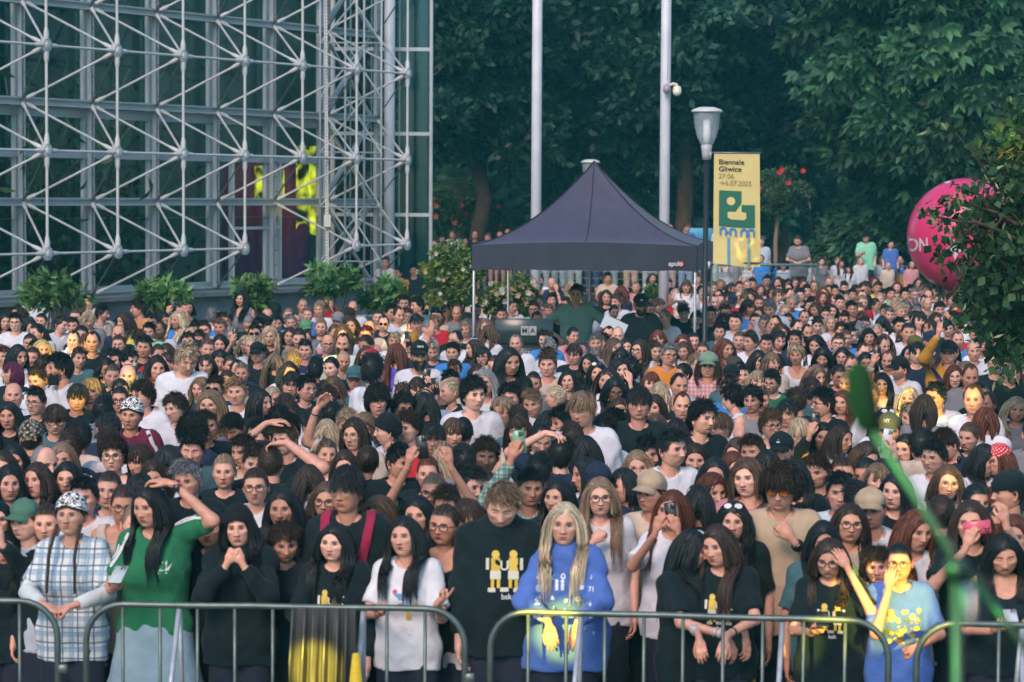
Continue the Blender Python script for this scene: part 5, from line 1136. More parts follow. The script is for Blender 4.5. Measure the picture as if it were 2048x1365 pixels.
# pink balloon
def balloon():
    Y = 43; c = at_y(1930, 472, Y); r = 115 * Y / F_PX; root = empty('giant_balloon', (c.x, Y, 0)); tag(root, 'huge pink inflatable ball with white lettering above the crowd', 'balloon')
    nu, nv = 64, 40; th = np.linspace(0, np.pi, nv); ph = np.linspace(0, 2 * np.pi, nu, endpoint=False); P, T = np.meshgrid(ph, th); V = np.stack([r * np.sin(T) * np.cos(P), r * np.sin(T) * np.sin(P), r * np.cos(T)], -1) * (1 - .004 * np.abs(np.sin(P * 6)))[..., None] ; i, j = np.meshgrid(np.arange(nv - 1), np.arange(nu), indexing='ij'); j2 = (j + 1) % nu
    obj('ball', Geo().add(V.reshape(-1, 3) + [0, 0, c.z], np.stack([i * nu + j, i * nu + nu + j, i * nu + nu + j2, i * nu + j2], -1).reshape(-1, 4), (.66, .03, .145)), node_mat('balloon_skin', .3, .5, use_col=True, noise=(2, .04), coat=.2), root)
    def put(V2, F, px, py, sc, rotd=0):
        q = at_y(px, py, Y) - Vector((c.x, 0, c.z)); g = Geo(); ca, sa = math.cos(R(rotd)), math.sin(R(rotd)); P = []
        for x, y, z in V2:
            x, y = (x * ca - y * sa) * sc, (x * sa + y * ca) * sc; X, Z = q.x + x, q.z + y; rr = math.hypot(X, Z); rr2 = min(rr, r * .995); X, Z = X * rr2 / max(rr, 1e-6), Z * rr2 / max(rr, 1e-6)
            P.append((X * 1.006, -math.sqrt(max(r * r - X * X - Z * Z, 0)) * 1.006 - .004, Z * 1.006 + c.z))
        obj('lettering', Geo().add(P, F, (.62, .60, .62)), MT['vinyl'], root, smooth=False)
    V, F = text_geo('ON', .32, offset=.006, sx=.55); put(V, F, 1813, 502, 1, 4); V, F = text_geo('U', .18, offset=.008, sx=1.1); put(V, F, 1883, 368, 1, 10)
    a = np.arange(10) * math.pi / 5; V = [(0, 0, 0)] + [(math.cos(t + .3) * (.22 if k % 2 else .09), math.sin(t + .3) * (.22 if k % 2 else .09), 0) for k, t in enumerate(a)]; put(V, [(0, k + 1, (k + 1) % 10 + 1) for k in range(10)], 1893, 493, 1)
    g = Geo(); tube([(0, 0, 0), (0, 0, c.z - r + .02)], .07, 12, (.5, .04, .16), g); box((0, 0, .05), (.8, .8, .1), g, (.05, .05, .05), bev=.02); obj('pedestal', g, MT['paint'], root)
balloon()
# terrace railings
def railing(pts, label, h=1.02, step=1.1, col=(.10, .22, .20)):
    root = empty('railing', (pts[0][0], pts[0][1], TZ)); tag(root, label, 'railing'); o = np.array([pts[0][0], pts[0][1], 0])
    rl = Geo(); P = [np.array([x, y, h]) - o for x, y in pts]; tube(P, .028, 8, col, rl); obj('top_rail', rl, MT['paint'], root); wv = Geo()
    for k in range(1, 6): tube([p - [0, 0, h * k / 6] for p in P], .007, 5, col, wv)
    obj('wire', wv, MT['paint'], root)
    for a, b in zip(P[:-1], P[1:]):
        n = max(1, int(np.linalg.norm(b - a) / step))
        for k in range(n + 1): q = a + (b - a) * k / n; g = Geo(); tube([(q[0], q[1], -.2), (q[0], q[1], h)], .024, 8, col, g); obj('post', g, MT['paint'], root)
ra = at_y(1436, 515, 48.9); rb = at_y(1636, 515, 48.9)
railing([(ra.x, 48.9), (rb.x, 48.9), (rb.x + .15, 51)], 'green metal terrace railing the woman in grey leans on')
railing([(-4.5, 59.9), (4.1, 53.6)], 'long wire railing at the terrace edge behind the canopy', col=(.2, .24, .25))
q = at_y(1400, 470, 62); r_ = empty('signboard', (q.x, 62, TZ)); tag(r_, 'blue and pink board behind the right corner of the canopy', 'board'); g = Geo(); box((-.05, 0, q.z - TZ), (.75, .04, .34), g, (.10, .38, .62), bev=.005); obj('panel', g, MT['vinyl'], r_); g = Geo(); box((.42, -.01, q.z - TZ - .02), (.18, .03, .30), g, (.55, .2, .3), bev=.004); obj('pink_panel', g, MT['vinyl'], r_)
g = Geo(); [tube([(x, 0, 0), (x, 0, q.z - TZ)], .02, 8, (.2, .2, .2), g) for x in (-.3, .3)]; obj('stand', g, MT['galv'], r_)
# ------------------------------------------------------------------ crowd barriers at the front
def barrier(pa, pb, bars, label, first=True, last=True, brace=()):
    """pa, pb: outer tube pixels at rail height; bars: pixel columns of the uprights"""
    A = at_z(pa[0], pa[1], 1.1); B = at_z(pb[0], pb[1], 1.1); d = (B - A); L = d.length; yaw = math.atan2(d.y, d.x)
    root = empty('crowd_barrier', (A.x, A.y, 0), yaw); tag(root, label, 'barrier', 'crowd barriers along the front row'); r = .19; P = []
    zb = .18; P.append((0, 0, zb)); P.append((0, 0, 1.1 - r))
    for a in np.linspace(0, math.pi / 2, 8)[1:]: P.append((r - r * math.cos(a), 0, 1.1 - r + r * math.sin(a)))
    for x in np.linspace(r, L - r, 8)[1:-1]: P.append((x, 0, 1.1 + .002 * math.sin(x * 9)))
    for a in np.linspace(math.pi / 2, 0, 8): P.append((L - r + r * math.cos(a), 0, 1.1 - r + r * math.sin(a)))
    P += [(L, 0, zb), (L, 0, zb)]; P = P[:-1]; P2 = [P[0]]
    for p in P[1:]:
        if np.linalg.norm(np.array(p) - P2[-1]) > .004: P2.append(p)
    g = Geo(); tube(P2 + [(L / 2, 0, zb), (0, 0, zb)][:0], .0165, 12, (.11, .15, .14), g); tube([(0, 0, zb), (L, 0, zb)], .0165, 12, (.11, .15, .14), g); fr_o = obj('frame', g, MT['galv'], root)
    for px in bars:
        t = (px - pa[0]) / (pb[0] - pa[0]); x = t * L; g = Geo(); zt = 1.1
        tube([(x, 0, zb), (x, 0, zt)], .0092, 10, (.12, .16, .14), g); obj('upright', g, MT['galv'], root)
    for px, dx in brace:
        t = (px - pa[0]) / (pb[0] - pa[0]); x = t * L; g = Geo(); tube([(x, -.01, 1.08), (x + dx, -.42, .03)], .0135, 10, (.55, .58, .62), g); tube([(x + dx, -.45, .03), (x + dx, .42, .03)], .0135, 10, (.5, .52, .55), g); tube([(x, .01, 1.08), (x + dx, .40, .03)], .0135, 10, (.4, .42, .45), g); obj('foot_brace', g, MT['galv'], root)
    g = Geo(); 
    for z in (.75, .25): g = Geo(); box((L + .025, 0, z), (.05, .03, .05), g, (.15, .17, .16), bev=.005); obj('coupling', g, MT['galv'], fr_o)
    return root
BARS = []
barrier((-660, 1197), (115, 1203), [-580, -500, -420, -340, -264, -188, -112, -36, 39], 'leftmost crowd barrier ending beside the plaid shirt person', brace=((-40, -.05),))
barrier((172, 1208), (930, 1219), [246, 321, 396, 471, 547, 623, 699, 775, 851], 'crowd barrier under the two people in black and the long-haired one in white', brace=((360, -.05), (728, -.05)))
barrier((981, 1222), (1778, 1243), [1058, 1135, 1213, 1292, 1370, 1450, 1529, 1610, 1692], 'crowd barrier under the blue sweatshirt person and the leaning pair', brace=((1164, -.05), (1568, -.05)))
barrier((1834, 1246), (2640, 1262), [1917, 2000, 2082, 2164, 2246, 2328, 2410, 2492, 2570], 'rightmost crowd barrier, cut off by the edge of the photo', brace=((2046, -.02),))
# satin cloth over the barrier, lit golden below
def drape():
    A = at_z(584, 1214, 1.118); B = at_z(712, 1216, 1.118); A.y -= .03; B.y -= .03; n, m = 60, 34; U, T = np.meshgrid(np.linspace(0, 1, n), np.linspace(0, 1, m)); rg = np.random.RandomState(4)
    w_ = 1 - .25 * np.exp(-((T - .72) / .16) ** 2) + .12 * T; X = (U - .5) * w_ * (B.x - A.x) + (A.x + B.x) / 2; fo = np.clip(T * 3, .15, 1); Yd = (A.y + B.y) / 2 - .02 - .030 * fo * (np.sin(U * 38 + 2 * T) + .5 * np.sin(U * 61 + T * 5)) - .03 * T; Z = 1.122 - T * .80
    V = np.stack([X, Yd, Z], -1).reshape(-1, 3); i, j = np.meshgrid(np.arange(m - 1), np.arange(n - 1), indexing='ij'); q = np.stack([i * n + j, i * n + n + j, i * n + n + j + 1, i * n + j + 1], -1).reshape(-1, 4)
    g = Geo().add(V, q, (.045, .045, .044)); g.add(V + [0, .006, 0], q[:, ::-1], (.2, .2, .2)); o = obj('draped_cloth', g, node_mat('satin', .28, .6, use_col=True, noise=(8, .1))); tag(o, 'dark shiny cloth draped over the barrier, glowing gold at its lower folds', 'cloth')
drape()
q = at_z(738, 1230, 1.0); r_ = empty('traffic_cone', (q.x - .02, q.y - .75, 0)); tag(r_, 'yellow traffic cone in front of the second barrier', 'cone'); cz = at_y(740, 1308, q.y - .75).z
g = lathe([(.16, .02), (.15, .05), (.11, .05), (.018, cz), (0, cz + .005)], 24, (.60, .42, .02)); obj('cone_body', g, MT['plastic'], r_); g = Geo(); box((0, 0, .01), (.36, .36, .025), g, (.5, .35, .03), bev=.01); obj('cone_foot', g, MT['plastic'], r_)
# ------------------------------------------------------------------ microphone stand in the foreground
def mic():
    Y = 3.6; P = lambda x, y, dy=0: np.array(at_y(x, y, Y + dy)); b = P(1915, 1365); root = empty('microphone_stand', (b[0], b[1], 0)); tag(root, 'blurred microphone stand with long boom lit green in the foreground', 'microphone stand'); o = np.array([b[0], b[1], 0])
    bm = Geo(); tube([P(1738, 850) - o, P(1900, 1100) - o, P(1912, 1150) - o], .0062, 12, (.06, .07, .06), bm); obj('boom', bm, MT['paint'], root)
    g = Geo(); tube([P(1912, 1165) - o, P(1915, 1500) - o, np.array([0, 0, .1])], .0075, 12, (.06, .07, .06), g); obj('pole', g, MT['paint'], root)
    g = Geo(); tube([P(1938, 1168, .03) - o, P(1940, 1245, .03) - o], 0.0115, 12, (.5, .52, .5), g); obj('clutch_grip', g, MT['paint'], root)
    g = lathe([(0, -.022), (.015, -.02), (.019, 0), (.015, .02), (0, .022)], 16, (.02, .03, .025)); G2 = Geo().join(g, Matrix.Translation(P(1910, 1140) - o) @ Matrix.Rotation(R(90), 4, 'X')); obj('swivel', G2, MT['plastic'], root)
    g = Geo(); tube([P(1925, 1130) - o, P(2085, 1340, -.1) - o], .006, 8, (.02, .03, .025), g); obj('counter_rod', g, MT['plastic'], root)
    g = Geo(); tube([P(1722, 725) - o, P(1718, 745) - o, P(1722, 790) - o, P(1738, 850) - o, P(1742, 860) - o], [.008, .020, .023, .018, .010], 20, (.010, .016, .014), g); obj('microphone', g, MT['cloth'], root)
    for a in range(3): t = a * 2.094 + .5; g = Geo(); tube([(0, 0, .22), (.38 * math.cos(t), .38 * math.sin(t), .015)], .010, 8, (.05, .05, .05), g); obj('leg', g, MT['paint'], root)
mic()
L = bpy.data.lights.new('green_stage_spot', 'SPOT'); L.energy = 650; L.color = (.02, 1, .08); L.spot_size = R(22); L.spot_blend = .4; L.shadow_soft_size = .05
o = bpy.data.objects.new('green_stage_spot', L); COL.objects.link(o); o.location = (-1.6, 1.6, 4.2); t_ = at_y(1880, 1090, 3.6); o.rotation_euler = (Vector(o.location) - t_).to_track_quat('Z', 'Y').to_euler()
# ------------------------------------------------------------------ the crowd: x y h yaw pitch hair haircolour top options | what marks the person out
# x, y = middle of the head, h = hair top to chin, in the pixels of the photo tile named by the header line
CROWD = """
@0 560 .2539
268 118 130 10 30 S k tw bd g K=1.0|white t-shirt looking down before the plinth plant
130 235 80 0 0 S d n s
35 320 120 20 0 L k n f
125 330 150 0 0 S k tw g w=1.2|thick glasses, white t-shirt and black strap
235 330 100 160 0 L k n f
325 310 110 -10 0 P k n f
310 400 150 -30 20 W d tw f
465 340 150 60 10 S d sw
580 350 125 0 0 S k n
640 290 125 0 0 S l tc
795 265 135 80 0 S k tc bd2|cream printed t-shirt in profile facing right
785 225 70 170 0 S l tc cr=w
1000 310 150 -50 10 L d ty f|yellow top and long hair below the plinth
1100 220 150 -80 0 S d ta|rust t-shirt facing left
1240 225 100 0 0 P d tw f
1370 200 110 -40 0 K g tp
1195 300 110 0 10 S d n g
1420 268 120 0 0 K g tw g a=uu ph|white t-shirt holding phone up with both hands
950 335 95 10 0 S k n g dk
935 405 110 0 0 K g tk
1170 400 140 0 0 S k tm|mint t-shirt
1262 390 145 -20 0 Z d tw bd2 dk
1672 275 105 180 0 S g n
1540 380 115 0 0 S k n
1617 390 150 0 0 S d tk w=1.1
1740 370 150 -10 0 S l n
1828 425 120 10 0 P g n f g
1905 145 130 -20 0 W k ve f K=1.0|grey sleeveless top before the glasshouse
1968 315 90 180 0 K g n
2012 390 100 0 0 S k n s
245 490 150 0 0 P k n f
325 545 170 30 0 W y tw f
575 465 145 0 0 Z k tw w=1.3|wide white t-shirt with bare forehead
605 600 155 30 0 S d tt
25 590 165 -10 0 S r n
340 680 165 75 0 C d tw
490 690 245 -75 0 S k tw bd w=1.1|full beard, white t-shirt, facing left
90 740 200 -60 -12 B m n f|magenta bob looking up at the left edge
125 590 200 180 0 L k n f
940 490 130 0 0 P d n f gt
895 605 125 0 0 C k n sh
1130 525 175 0 0 S k tk
1005 625 190 180 0 C k n
835 665 150 20 12 L k n f gt
1005 745 185 0 0 K g tk bd w=1.2|goatee and bare scalp, black t-shirt
1310 560 145 -20 0 L d n f
1225 690 215 20 0 L k tk f lip|dark lipstick and black printed top
1345 625 145 -80 0 P d n f
1445 595 240 25 22 C y tw|white t-shirt with thin chain, looking down
1565 540 150 180 0 L k n f
1740 490 130 0 0 W k n f
1728 590 140 10 20 L k n f sh
1625 655 150 0 0 B d n f gt
1805 645 130 20 0 P d n f
1905 712 150 0 0 P l n f
1800 755 125 -10 0 L d n f
1935 480 110 0 0 L y n f a=uD ph|yellow-lit raised arm holding a phone
1690 830 180 -10 0 S d n s
1590 815 130 -20 0 W l n f
1470 190 60 20 0 L d n f
2030 330 70 0 0 S k n
1490 440 80 0 0 S d n sh
700 130 40 0 0 S k n
@0 740 .2539
105 185 190 10 -5 K g th w=1.1|light blue t-shirt with bare scalp
292 215 170 -20 0 S k n g|round glasses between two taller heads
440 165 150 0 0 L r n f s lip
600 195 195 10 5 F k n
728 160 215 0 0 F l pk|black polo with gold crest
950 195 150 0 0 P k n f g
1140 200 225 -45 0 C d tw
1035 345 250 -8 0 S d lx nx sleeve mouth|checkered beanie and maroon jersey with white stripes
820 285 175 180 0 S k n
842 400 165 0 0 F k tn s
435 375 255 10 8 F d n g mouth|square glasses and shaggy fringe
270 500 195 175 0 S k n camo|camouflage cap worn backwards with yellow script
75 350 225 0 0 L k tk f|black top and long straight hair at left edge
1410 285 225 180 10 C d tw
1672 255 255 -12 5 L l n f gt
1878 165 230 -10 0 S l tw w=1.1|plain white t-shirt left of the waving arm
1868 400 230 -20 28 S k vk|black tank top with pink towel on shoulder
1520 450 215 180 0 A k tn|large black curls seen from behind
320 660 170 175 0 K g tr
500 665 250 160 0 L l tm f
565 560 175 180 0 S d tn
895 640 240 0 0 C d vk g mouth|black tank top, glasses, tongue out
1512 600 245 0 5 S k tt closed|dark teal t-shirt, eyes lowered
1340 660 180 180 0 L k n f
1225 740 140 0 10 L d n f
1770 735 180 0 0 P l n f|small face under the bent bare arm
2010 480 135 -60 0 S k n
870 525 140 180 0 S d n
2090 640 150 180 0 S k n
640 470 150 180 0 S k n
1130 640 150 180 0 B d n f
110 620 130 180 0 L k n f
20 700 150 10 0 L d n f
1950 560 150 180 0 S d n
1620 380 150 20 0 S d n
@0 920 .3261
440 322 235 -8 -6 P r sb q f nx a=FF under braids R1|blue plaid shirt and checkered beanie
945 268 280 -28 5 L k tg f a=OT phl stripes R1|green sports t-shirt, hand on head with red watch
745 262 250 10 5 P d vc f g|bare shoulders and dark glasses
515 185 195 -5 0 S k tw
300 345 195 -5 0 P d th f mouth
178 325 190 -35 0 S d tk c=f
1165 110 240 -15 5 S g tk w=1.2|grey hair behind the raised wrist watch
45 130 225 20 0 L k tk f
240 100 190 -20 -5 L d tk f a=DX|black top with hand at ear
820 320 150 20 0 P l n f
-20 330 220 15 0 L k lk f a=DP ph|black sleeve and yellow phone at the left edge
420 60 140 0 0 L k n f
665 130 150 0 0 P d n f
870 160 180 180 0 B k n f
20 480 180 10 0 L k tk f
@340 920 .3261
258 385 230 -10 0 B k tk f
430 400 270 -2 0 L k hk f nk a=Qx lipN R1|black hood over the head, hands near chin
530 152 240 0 0 P d tw f g|round glasses and white collar
705 268 215 -10 0 L k n f
705 470 250 10 12 C d tk f choker
1095 172 310 -22 0 F k tk gt chain pack|black t-shirt with red backpack strap and white chain
1015 495 285 -18 0 L k lk f a=FD mouth emb R1|long black hair, yellow print, one hand on the barrier
965 232 235 -10 0 L b n f g mouth
868 110 200 180 0 L d n f
320 60 120 0 0 P l n f
@680 920 .3261
412 465 285 -22 -5 L k tw f a=OG mouth lipd R1 prt|white printed t-shirt pointing aside
645 380 255 -22 0 P d vk f g2 lipd|black top and big dark glasses
485 290 190 -10 0 L k n f
665 235 195 180 0 S d n
790 325 200 -35 0 B d tr f lip
988 225 300 0 24 S l hk emb2 w=1.0 R1|black hoodie with two yellow figures
575 150 165 -10 0 P l n f g a=UU ph tat|tattooed arms holding a phone up high
250 300 210 160 0 W b n f
820 430 120 180 0 S k n
@960 920 .3261
520 388 275 -6 -3 L p hj f a=HH w=1.25 dood R1|blue sweatshirt with white doodles
740 215 260 0 0 L l tw f g mouth a=XD|white t-shirt, glasses, open mouth
300 150 220 10 0 S k lf q a=UD phg|green checked sleeve raised, holding a green phone
745 90 150 175 0 S k n cap2
900 130 190 -60 0 B k n f
1065 150 170 -40 0 S k n c=i
1190 280 225 -30 0 L r tw f a=PP ph|white t-shirt framing a shot with black phone
@1220 920 .3261
470 520 270 70 8 L k lk f a=HH R1 tee|black top with hair hiding the face, whispering
690 510 290 -35 6 L d lk f a=HH R1 tee emb|black printed t-shirt with wrists crossed over the rail
760 345 230 -8 0 W k tk f wsh|white sunglasses pushed up on dark wavy hair
550 260 230 180 0 L k n f sh
640 70 200 -8 0 L k n f gt
862 100 265 -25 0 M b tp mouth
1050 150 300 -14 8 A d ti so a=DX tall w=.9|orange sunglasses and beige t-shirt
1130 90 250 180 0 L k lk f
@1540 920 .3261
375 575 300 -16 14 L d tk f g a=OV emb ph R1|black t-shirt with yellow print, filming and holding forehead
800 600 270 -12 0 P k tj f g a=CF prt2 R1|blue sleeves, glasses, chin resting in hand
1435 540 285 -5 16 L k vk f a=OO phw lipd closed R1|black sleeveless top looking at a white phone
638 295 265 -18 0 S b tw c=i w=1.1 bd2|beige cap and white collar
482 330 180 0 0 L d n f g
435 165 205 -8 0 S k th a=OX|dark textured hair tapping a phone
652 95 195 0 0 G l n f|light brown bangs behind the beige cap
1080 130 245 0 0 L b n f gt ear|hoop earrings and thin glasses
1250 370 290 -18 0 L d tk f a=Pu phr|sideways phone in a red case
1480 190 270 -80 0 S k tg cr=k w=1.2|bright green jersey and black cap turned left
1380 345 190 -20 0 L k n f
1500 405 180 -15 0 L r n f gt
870 400 240 180 0 L r n f
675 590 210 -15 0 C d n
325 440 200 180 0 L k n f
1060 260 130 180 0 P d n f
1240 200 150 20 0 P k n f
560 200 160 180 0 S k n
780 150 180 -30 0 L k n f
@500 740 .2539
318 110 205 0 0 F k tk
432 130 190 40 0 S k tk gt
72 250 225 60 0 L k tk f
165 195 160 40 0 L y n f
595 205 215 12 15 S d tn stripes|navy sports shirt with white shoulder stripes
275 250 150 0 0 F d n
660 100 180 0 20 L b n f
500 400 205 0 0 F k n
255 345 130 180 0 C k n
305 400 130 180 0 S k n
92 465 175 -40 0 S k n
298 525 235 -30 0 S b tk a=TD|salute with the hand shading the eyes
185 660 150 175 0 Z d tk a=BD w=1.2|thick bare arm bent over a cropped head
765 375 190 5 10 S y th
905 370 155 0 20 W l n f
835 500 270 -20 0 M d tc gt a=WD|beige t-shirt with arm waving high
1095 465 250 -85 0 S k tw nk2|black skull beanie in profile, white t-shirt
1260 430 215 -30 0 C d n
1005 235 245 10 0 A k n sh
1190 255 180 180 0 C k n
1310 130 180 180 0 B d n f a=Du ph
1395 260 200 180 0 L k n hp a=Du ph|headphones over a raised phone
1440 520 240 0 0 F k tr|red t-shirt with a bowl fringe
1560 720 260 165 0 L y tr f|long blond hair and red t-shirt from behind
1600 465 220 180 0 B b n f
1590 165 220 -65 0 P y tk f|blond side parting in profile, black t-shirt
1750 185 280 28 0 C k tw collar|cream polo collar and maroon shirt, curly hair
1862 90 235 -10 0 L g tw f gt|long grey hair and white top
758 700 195 0 5 L d n f|straight centre parting between two waving people
1835 630 200 10 0 C d tw dk
1405 735 150 0 0 P r n f
490 840 200 180 0 L d n f
650 300 150 180 0 S k n
1700 420 130 180 0 P k n f
1150 620 120 180 0 S k n
930 640 130 180 0 P d n f
1700 640 130 180 0 S k n
620 430 120 180 0 L y n f
20 640 140 180 0 S d n
1690 820 160 180 0 S k tk
@1000 740 .2539
90 215 235 -12 0 C k tw a=GD mouth|curly dark hair, white t-shirt, raised pointing hand
160 465 235 -10 0 M d vc
270 220 160 180 0 S l n
440 195 185 -110 0 P y n f clip
360 400 205 180 0 L k n f
672 300 295 -28 4 F l tw closed|white t-shirt, face screwed up in a squint
525 380 225 -60 12 S k n
310 455 175 10 25 Z k tk
160 345 130 180 0 S d n
490 630 215 175 0 S k tn a=DB|bare arm bent across a dark head from behind
700 770 195 -70 0 L k n f
1092 255 295 0 0 F k tk helm|black t-shirt with tiny white lettering
930 270 150 0 0 L d n f
1222 265 180 -20 0 L d n f
1262 185 200 180 0 M y n
925 375 170 -60 0 S k n
1220 395 140 0 0 L b n f
1432 255 190 0 0 Z r tp q
1575 370 285 40 0 C k tk chain|curly mop, silver chain and black t-shirt
1742 430 225 -18 0 F b tw
1848 205 205 -110 10 C k vw|white tank top turned away to the left
2000 220 215 -20 5 C k n
1335 610 315 42 0 S k tw|swept hair, white t-shirt, head turned right
1400 440 150 180 0 L k n f
1092 700 170 0 0 L l n f gt
1990 555 165 -20 0 S d n
1825 700 180 180 0 L r n f
1650 880 200 180 0 W r n f
470 930 200 -30 0 L k n f
895 130 225 8 18 L k tw f g dk
820 420 150 180 0 S k n
600 470 140 180 0 S d n
1530 610 130 180 0 L d n f
1130 560 120 180 0 S k n
700 560 110 180 0 L k n f
320 720 150 180 0 S k n
1900 560 110 180 0 L b n f
@1500 740 .2676
52 60 150 10 0 G y n f
180 72 190 -30 10 S k tg g bd2|green t-shirt, glasses, looking down
150 380 185 20 0 C b n f g mouth
288 300 190 -20 0 F k n
365 200 160 180 0 S d n
485 110 125 180 0 S d n
560 240 235 -75 0 S k tk g|black t-shirt and glasses in profile
700 225 190 -30 0 L r tw f|white top with shiny print and auburn hair
380 445 200 -10 5 F y n
245 545 190 -20 5 S d tk c=k|black cap with white triangle badge
45 560 180 -30 0 S d n
655 490 200 50 0 L d n f gt
830 590 200 30 20 L d n f a=Du phw|raised white phone with three lenses
530 690 205 -30 10 S d tk
690 700 140 0 0 P d n f s
1052 450 260 -20 0 S k te c=o2 hp2 ny|olive cap with white letters and headphones at neck
1195 195 150 -25 -10 L y tk f|upturned smiling face left of the yellow glow
1310 290 245 175 0 B d te|pale grey hoodie seen from behind
1000 330 130 10 0 L k n f wsh
1185 545 180 -40 0 L k n f
1520 515 250 -65 25 S d tn hp2|navy t-shirt with headphones, head bowed left
1650 450 170 150 0 P b n f clip
1780 360 200 170 0 B r n f
1875 645 225 -60 0 L r n f ban gt|red bandana and glasses
540 430 120 0 0 L k n f a=uD ph
1390 570 130 -40 0 S k n gt
150 640 130 180 0 L k n f
900 690 120 180 0 P k n f
1300 500 140 180 0 S k n
1010 700 140 180 0 L k n f
1720 600 140 180 0 L k n f
@500 560 .2539
132 262 85 0 0 K g n s
200 230 95 180 0 C k n
300 255 80 0 0 P l n f
412 190 100 10 0 Z g te
458 268 120 -10 0 P l tj f sh floral|floral blue dress and sunglasses on head
548 230 130 -5 0 S y tw|short blond hair, white t-shirt, strap
608 150 110 0 0 S k tr bd a=DC|red shirt leaning chin on hand at the wall
810 220 130 5 0 K g sw|bald head in yellow light, white shirt
700 310 115 -20 0 S g tk c=e
110 330 105 20 0 S k tk c=k
200 340 140 20 0 C k n f gt
330 330 125 0 0 S g n f
435 382 130 20 0 S l te c=g2|green cap and grey t-shirt
155 440 160 0 0 W y tk f gt mouth|yellow-lit smiling face, long hair
312 430 130 0 0 L d tc f
790 355 150 0 0 L d tk f gt
1212 180 130 0 0 S k n g
1330 200 145 -60 0 S k tt|dark teal t-shirt in profile facing left
1012 270 85 0 0 P d n f
1050 330 120 0 0 Z d tk s|wraparound sunglasses and black t-shirt
1232 280 130 15 0 S b tm g|mint shirt and glasses
1275 330 140 40 0 K g te w=1.1
1400 380 160 85 0 K g tw|bald profile facing right, white shirt
908 430 150 0 0 S m tp f gt w=1.3|maroon short hair, pink t-shirt
945 350 85 0 0 K g n
1275 470 110 -10 0 S d n s cr=s|brown cap worn backwards with sunglasses
610 500 165 10 0 K g tn g goat
730 500 180 -5 0 Z k tw bd z|pale striped t-shirt and dark beard
440 545 165 -5 0 S k tn sh
68 572 170 -15 0 S k tk g c=k|black cap, glasses and v-neck at left centre
920 570 125 -10 0 L b tw f gt
1332 590 215 8 0 S k tw bd c=k vans|black cap, full beard and white t-shirt
1602 565 170 -10 0 S k tb|bright blue t-shirt
1848 600 170 -20 0 B k tk f g|dark bob and browline glasses
1618 420 150 -20 0 S k tk g c=e2|grey lettered cap
1700 380 130 -5 0 S y th f
1630 262 130 -8 0 K g te
1530 200 100 -30 0 S d tk
1622 205 85 0 0 P d n f
1990 260 110 0 0 S k n
1890 420 150 170 0 W b n f
1775 530 150 -65 0 L d n f
1165 590 200 175 0 L r tu f a=Du ph|purple top and maroon hair from behind
1615 700 110 0 0 F d n K=.85
985 710 270 160 0 S k tw|tall black quiff seen from behind
350 630 170 180 0 S l n
522 690 160 175 0 S k tk
655 685 170 -25 0 P k n f
822 745 135 0 0 S k tu f c=t so lip|teal cap, orange sunglasses, red lips
970 590 90 180 0 S k n cr=r|red cap with round badge
1930 650 130 -20 0 L d n f
205 640 150 170 0 L l n f
300 700 140 20 0 L k n f
2015 600 165 175 0 L k n f
1470 250 60 0 0 S k n
1100 230 80 30 0 S k n
1860 330 70 0 0 W l n f
560 330 60 0 0 P l n f
@1000 560 .2539
132 490 150 -8 0 Z g tw w=1.1|cropped grey hair and white printed t-shirt
362 455 135 -10 0 S d tb
412 520 130 180 0 S g n
592 570 160 -20 5 F d tk
758 480 135 0 0 S g te bd|grey hair and grey beard
852 430 150 -5 0 Z k te bd2|receding hairline, grey t-shirt, under the green shirt
925 400 80 0 0 K g n
890 530 175 30 0 L b n f
1000 525 155 0 -5 L k n f lip
1110 545 180 -35 0 L d vw f g|striped straps and glasses, long dark hair
1250 445 120 0 0 B r n f gt
1325 520 170 180 0 L d n f
1318 585 190 18 0 S g to g w=1.15 tall|orange t-shirt and glasses
1440 490 150 0 0 L r tk f|long red hair and black top near the canopy leg
1600 535 120 -10 0 P b n f
1728 400 140 -10 0 S k tt stache
1762 540 190 35 0 L r tk f mouth
1890 460 130 -15 0 P b n f
1985 480 180 -50 0 S d tw
380 660 215 -8 0 S b tc|cream t-shirt with choppy brown hair
255 770 120 0 0 P k n f
545 770 150 -10 -5 L k n f mouth
712 650 170 -20 0 L k tk f
770 720 180 0 0 L k tk f sh|sunglasses on centre-parted dark hair
940 690 205 15 5 L k tk f a=DC|black hair, fingers raised beside the cheek
1050 700 170 175 0 C k n f
1188 770 120 0 0 B r n f
1455 735 190 -65 0 P k tw f mouth
1642 670 215 -8 0 M d sp q c=f2|pale green cap and red gingham shirt
1735 710 140 -60 0 L r n f
1845 640 90 180 0 S k n cr=y2
1822 725 130 -10 0 S k n c=k
1912 725 155 0 0 S k n f sh
62 630 250 178 0 L k tk f
602 105 160 -8 4 S k tF a=KK w=1.0 DJ|olive green t-shirt, hands on hips, under the canopy
1108 175 165 4 16 S k tk bd g c=k w=1.35 DJ badge|black cap and black t-shirt behind the desk
270 220 110 -10 0 S d tm g
290 290 100 10 8 Z k n g dk
30 262 100 0 0 S k n
462 240 80 0 0 P l n f
412 22 105 0 10 K g tn a=DC
312 5 95 -5 0 S k tw bd
850 -15 95 0 0 S k tc a=FF|cream t-shirt with folded arms under the canopy
960 95 120 170 0 L r tn f
1070 50 90 0 0 P l tp f
1320 40 100 0 0 S d ta
1340 110 100 25 5 S k tn
1470 48 110 -10 0 M b tw K=.85 Z=1 mouth|child in white t-shirt sitting on shoulders
1450 235 115 0 22 C k tk a=BD
1540 290 135 0 16 S k tn|navy t-shirt bending behind the canopy leg
1310 285 115 -60 0 Z l tw
1735 165 120 -5 0 Z r te sh
1832 150 90 -10 10 S k tw c=n
1970 135 115 0 0 L d tw f
1735 25 80 0 0 L l tw f
